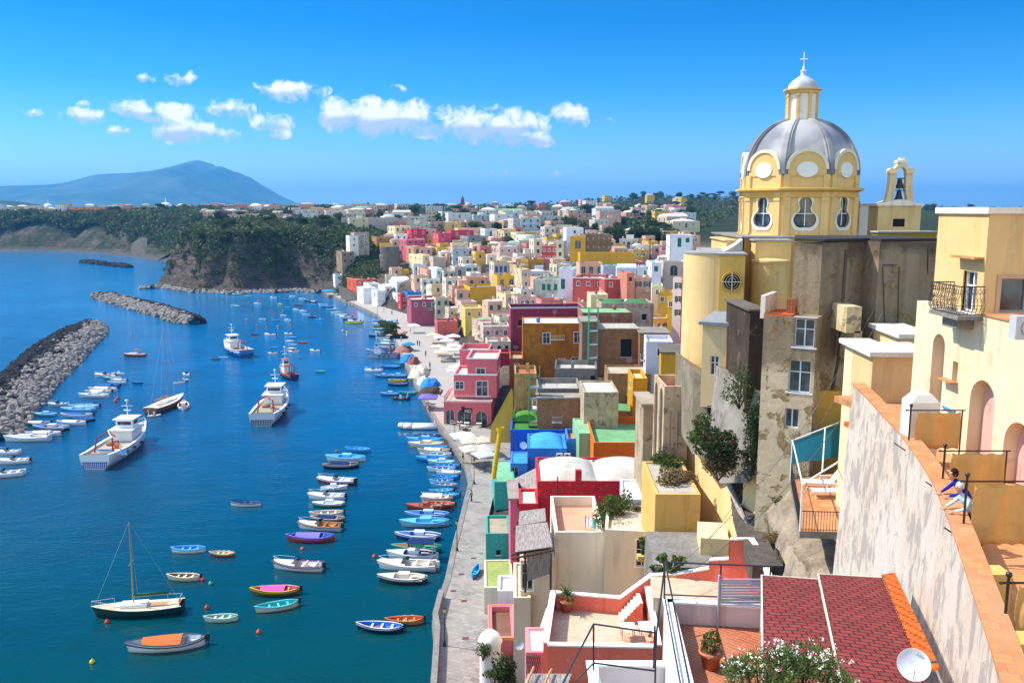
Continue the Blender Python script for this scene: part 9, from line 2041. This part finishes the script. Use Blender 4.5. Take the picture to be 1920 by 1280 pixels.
for i, a_ in enumerate([(812,628),(826,632),(838,638),(850,630),(822,650),(838,655),(852,648),(862,655),(828,660)]): umbrella(*a_, '#e9e9ea' if i % 4 else '#e0d2b8', 'white cafe umbrella' if i % 4 else 'cream cafe umbrella', 2.1)
for a_ in [(858,688),(870,684),(852,694)]: umbrella(*a_, '#ecebe8', 'bright white cafe umbrella', 1.9)
umbrella(803,744,'#8a7ac4','violet market umbrella at the corner of the pink arcade house',2.0); umbrella(868,816,'#ecebe6','large white umbrella left of the cream ones by the yellow chute',2.0)
for x, y, d in ((883,826,'back left'),(906,825,'back right'),(884,841,'front left'),(908,840,'front right')): umbrella(x, y, '#e3d9c4', d+' one of four cream square umbrellas by the chute', 1.75)
umbrella(908,851,'#e4eaee','pale white umbrella over dark chairs nearest the viewer',1.7); umbrella(766,645,'#2f9fc8','sky blue umbrella near the fishing nets on the quay',1.5,1.9,False); umbrella(616,545,'#3aa8dc','blue umbrella beside the boats at the far end',2.6,2.2,False); umbrella(776,610,'#e8e8ea','white umbrella beside the bushy tree on the quay',2.0)
def cafe_table(px, py, lab, col='#dfe0de'):
 c = G(px, py, 1.95); o = empty('cafe_table', (c.x, c.y, 1.2), 0, None, 'table', 'cafe tables on the quay'); autolabel(o, lab, c); m = MB(); m.box(-.5, .5, -.4, .4, .72, .76); m.build('table_top', PAINT, o, col); m = MB(); m.tube((0, 0, 0), (0, 0, .72), .05); m.build('leg', METAL, o, '#555555')
 for s_ in (-1, 1):
  t_ = MB(); t_.box(-.5, .5, s_*.8-.15, s_*.8+.15, .42, .46); t_.tube((-.4, s_*.8, 0), (-.4, s_*.8, .42), .03); t_.tube((.4, s_*.8, 0), (.4, s_*.8, .42), .03); t_.build('bench', PAINT, o, col if col != '#dfe0de' else '#c9c4b8')
for x, y in ((850,788),(862,790),(875,792),(898,793),(868,797)): cafe_table(x, y, 'white bench table')
for x, y in ((818,645),(832,668),(845,668),(852,672),(838,648),(898,868),(912,866),(905,874),(803,755),(812,757)): cafe_table(x, y, 'dark cafe table', '#5a3d28' if y < 800 else '#26304a')
def mound(px, py, rx, ry, h, col, lab, mat=CLOTH, n=22):
 c = G(px, py, 1.2); m = MB(); m.sm = True; q_ = random.Random(px); b = len(m.v); pts = []
 for j in range(n+1):
  for i in range(n+1):
   u, v = -1+2*i/n, -1+2*j/n; r2 = math.hypot(u, v); k = max(0, 1-r2**2.2)**.5; w = noise2([u*6+px], [v*6], 3)[0]; pts.append((c.x+rx*u+.15*w, c.y+ry*v, 1.2+h*k*(1+.22*w)+.0))
 m._a(pts)
 for j in range(n):
  for i in range(n): a = b+j*(n+1)+i; m.face((a, a+1, a+n+2, a+n+1))
 o = m.build('fishing_net_pile', mat, None, col); tag(o, lab, 'fishing net')
for a_ in ((757,657,2.6,4,1.3,'#9a6a5a','rust red heap of fishing nets and floats'),(765,675,2.0,4,1.6,'#2a78c9','crumpled bright blue tarpaulin over nets'),(775,680,1.6,3,1.6,'#8a5a4a','brown net pile between the two blue tarpaulins'),(787,700,2.4,6,1.7,'#c9bba8','long beige heap of fishing nets'),(806,722,2.2,3.5,1.6,'#2f7fd4','blue tarpaulin heap nearest the pink arcade house'),(793,717,1.3,3.2,1.4,'#d5dee6','coils of white net beside the blue tarpaulin heap'),(808,735,2.6,2.5,1.2,'#4a4038','dark clutter of crates and nets at the quay steps'),(733,607,2.6,3.4,1.6,'#8fa8b8','pale blue covered boat heap on the quay'),(737,616,2.6,2.5,1.2,'#2a3a3a','dark green covered heap behind the lamp'),(744,625,3.2,4,1.3,'#c9a08a','peach and white heap of nets on the quay'),(748,633,3.0,2.5,1.1,'#1f2a2c','black heap of nets beside the quay lamp')): mound(*a_)
def lamp(px, py, lab, h=3.75):
 c = G(px, py, 1.2); o = empty('street_lamp', c, 0, lab, 'street lamp', 'iron lamps along the quay'); m = MB(); m.lathe([(.16, 0), (.16, .25), (.09, .4), (.06, .6), (.045, h-.5), (.08, h-.45), (.04, h-.42)], 10); m.build('post', METAL, o, '#2e3328')
 m = MB(); m.lathe([(.09, h-.4), (.17, h-.02), (.001, h-.02)], 6); m.build('lantern', PAINT, o, '#c9b264'); m = MB(); m.lathe([(.21, h-.02), (.15, h+.1), (.03, h+.22), (.001, h+.3)], 6); m.build('cap', METAL, o, '#2e3328')
lamp(857,1032,'iron lamp on the quay opposite the turquoise house'); lamp(834,1210,'iron lamp behind the parapet nearest the viewer'); lamp(889,907,'iron lamp on the quay below the pale umbrella'); lamp(853,826,'iron lamp on the quay by the small round bush'); lamp(741,642,'iron lamp beside the black net heap',4.2); lamp(708,596,'iron lamp in front of the yellow stair on the far quay',4.5); lamp(663,575,'farthest iron lamp near the coral house',4.5)
for i, (x, y) in enumerate(((870,1126),(865,1076),(888,1076-30),(873,1196),(850,1107))): c = G(x, y, 1.2); m = MB(); m.box(c.x-.3, c.x+.3, c.y-.25, c.y+.25, 1.202, 1.215); o = m.build('drain_cover', PAINT, None, '#6a4038'); tag(o, None, 'drain cover', 'rusty drain covers in the quay paving'); autolabel(o, 'small rusty drain cover', c)
def skin_body(name, joints, edges, root, mat, col, sub=2):
 me = bpy.data.meshes.new(name); me.from_pydata([j[:3] for j in joints], edges, []); o = mobj(name, me, root, col)
 bm = bmesh.new(); bm.from_mesh(me); ly = bm.verts.layers.skin.verify()
 for v, j in zip(bm.verts, joints): v[ly].radius = (j[3], j[4] if len(j) > 4 else j[3]); v[ly].use_root = (v.index == 0)
 bm.to_mesh(me); bm.free(); a = o.modifiers.new('s', 'SKIN'); a.use_smooth_shade = True; b = o.modifiers.new('u', 'SUBSURF'); b.levels = b.render_levels = sub; me.materials.append(mat); return o
SK = NT('skin'); SK = SK.out(SK.ocol(), .55, spec=.35)
def figure(px, py, lab, top, legs, z=1.2, s=1.0):
 c = G(px, py, z); o = empty('person', c, rnd.uniform(0, 6), lab, 'person', 'people walking on the quay'); h = 1.0
 J = [(0, 0, .95, .13, .1), (0, 0, 1.2, .13, .1), (0, 0, 1.42, .15, .1), (0, 0, 1.52, .055), (0, 0, 1.62, .09), (0, 0, 1.74, .08), (.09, 0, .9, .09), (.1, .08, .48, .06), (.1, .0, .06, .045), (.1, -.12, .03, .035), (-.09, 0, .9, .09), (-.1, -.06, .48, .06), (-.1, .12, .06, .045), (-.1, 0, .03, .035), (.2, 0, 1.4, .06), (.26, .03, 1.12, .042), (.27, -.08, .86, .03), (.27, -.1, .78, .025), (-.2, 0, 1.4, .06), (-.26, .03, 1.12, .042), (-.27, -.08, .86, .03), (-.27, -.1, .78, .025)]
 E = [(0,1),(1,2),(2,3),(3,4),(4,5),(0,6),(6,7),(7,8),(8,9),(0,10),(10,11),(11,12),(12,13),(2,14),(14,15),(15,16),(16,17),(2,18),(18,19),(19,20),(20,21)]
 skin_body('body', J, E, o, SK, '#b07a5a', 1); m = MB(); m.sm = True; m.lathe([(.18, .9), (.175, 1.15), (.2, 1.38), (.1, 1.5)], 12, rfun=lambda a: 1-.25*abs(math.sin(a))); m.build('shirt', CLOTH, o, top)
 for s_ in (-1, 1): m = MB(); m.tube((s_*.09, 0, .95), (s_*.1, s_*.07, .5), .1, .075, 8); m.tube((s_*.1, s_*.07, .5), (s_*.1, -s_*.02, .12), .075, .06, 8); m.build('trouser_leg', CLOTH, o, legs)
 m = MB(); m.sm = True; m.lathe([(.001, .11), (.09, .07), (.1, 0), (.09, -.06)], 10, (0, .02, 1.68)); m.build('hair', CLOTH, o, '#2a1c14')
figure(783,648,'dark dressed walker on the left of the pair on the quay','#23262c','#1c1e24'); figure(787,649,'walker in dark jacket on the right of the pair','#2e2a2c','#23242a'); figure(651,572,'walker in a white shirt near the coral house','#dfe3ea','#4a4238'); figure(657,575,'walker in red top near the coral house','#a83a34','#2a2c34')
for fx_, fy_, d_, c1_, c2_ in ((752,640,'white top','#e6e6e2','#2a3a5a'),(798,668,'orange shirt','#d8702a','#3a3a3a'),(806,690,'blue shirt','#3a6fb8','#22242a'),(770,625,'pale pink dress','#dcb0ac','#dcb0ac'),(735,590,'green shirt','#4f8a5a','#2a2a2e'),(720,585,'red shirt','#b83a34','#d0c8b8'),(826,742,'white shirt','#e9e9ea','#4a4a52'),(862,806,'yellow shirt','#dcc04a','#2f3440'),(868,868,'navy shirt','#24365f','#c9c0a8'),(884,940,'white hat and grey shirt','#8f949a','#2c2e34')): figure(fx_, fy_, 'quay stroller in '+d_+' on the pavement', c1_, c2_)
figure(745,606,'person in blue beside the bushy tree','#2f5fa8','#1c1e24')
def leaner(px, py, lab, shirt, trouser, hairc, bald=False, hand=True, dz=0.0):
 c = G(px, py, WZ); o = empty('person', (c.x+.30, c.y, TZ), math.radians(96), lab, 'person'); fwd = 1
 Jt = [(0, -.32, .92, .15, .12), (0, -.22, 1.12, .15, .115), (0, -.06, 1.30, .16, .12), (0, .04, 1.42, .13, .1), (0, .10, 1.50, .06), (0, .14, 1.56, .055)]
 Jt += [(.19, .02, 1.38, .06), (.27, .16, 1.20, .048), (.2, .38, 1.12, .036), (-.19, .02, 1.38, .06), (-.27, .16, 1.20, .048), (-.16, .38, 1.12, .036)]
 E = [(0,1),(1,2),(2,3),(3,4),(4,5),(3,6),(6,7),(7,8),(3,9),(9,10),(10,11)]
 skin_body('shirt', Jt, E, o, CLOTH, shirt)
 L = [(0, -.32, .90, .14, .12), (.1, -.33, .84, .1), (.11, -.26, .46, .07), (.11, -.34, .10, .05), (-.1, -.33, .84, .1), (-.11, -.38, .46, .07), (-.11, -.48, .10, .05)]
 skin_body('trousers', L, [(0,1),(1,2),(2,3),(0,4),(4,5),(5,6)], o, CLOTH, trouser)
 for sx, y_ in ((.11, -.34), (-.11, -.48)): skin_body('shoe', [(sx, y_, .05, .05), (sx, y_+.18, .035, .042)], [(0, 1)], o, PAINT, '#2a1f1a', 1)
 H = [(0, .13, 1.55, .05), (0, .19, 1.66, .082, .075), (0, .21, 1.76, .088, .085), (0, .27, 1.64, .045), (0, .298, 1.69, .018)]
 hd = skin_body('head', H, [(0,1),(1,2),(1,3),(2,4)], o, SK, '#c98f70')
 for s_ in (-1, 1): m = MB(); m.sm = True; m.lathe([(.001, -.02), (.02, 0), (.012, .03), (.001, .035)], 8, (s_*.085, .19, 1.68)); m.build('ear', SK, hd, '#c48a6a')
 m = MB(); m.sm = True; m.lathe([(.001, .125), (.06, .11), (.098, .055), (.105, 0), (.10, -.07 if not bald else -.04), (.09, -.10 if not bald else -.05)], 14, (0, .165, 1.735)); m.build('hair', CLOTH, hd, hairc)
 for s_ in (-1, 1):
  hx = .2 if s_ > 0 else -.16; pz = 1.085; J = [(hx, .38, 1.115, .03, .026), (hx*.92, .45, pz, .036, .016)]; E = [(0, 1)]
  for k in range(4): a = (k-1.5)*.2; L_ = (.05, .06, .055, .045)[k]; n0 = len(J); bx = hx*.92+(k-1.5)*.02; J += [(bx+a*.02, .48, pz, .0095), (bx+a*.05, .48+L_*.6, pz-.004, .0088), (bx+a*.07, .48+L_, pz-.016, .0078)]; E += [(1, n0), (n0, n0+1), (n0+1, n0+2)]
  n0 = len(J); J += [(hx*.92-s_*.035, .45, pz, .011), (hx*.92-s_*.055, .48, pz-.006, .009)]; E += [(1, n0), (n0, n0+1)]
  skin_body('hand', J, E, o, SK, '#c98f70', 1)
 return o
leaner(1786, 958, 'grey haired man in a light blue shirt leaning on the terrace wall', '#b9cfe2', '#5a3a28', '#c9c4bc', True)
leaner(1776, 930, 'dark haired person in a deep blue top leaning on the wall behind the man', '#1f2fa0', '#2a2c3a', '#2a1c18')
resolve_labels()
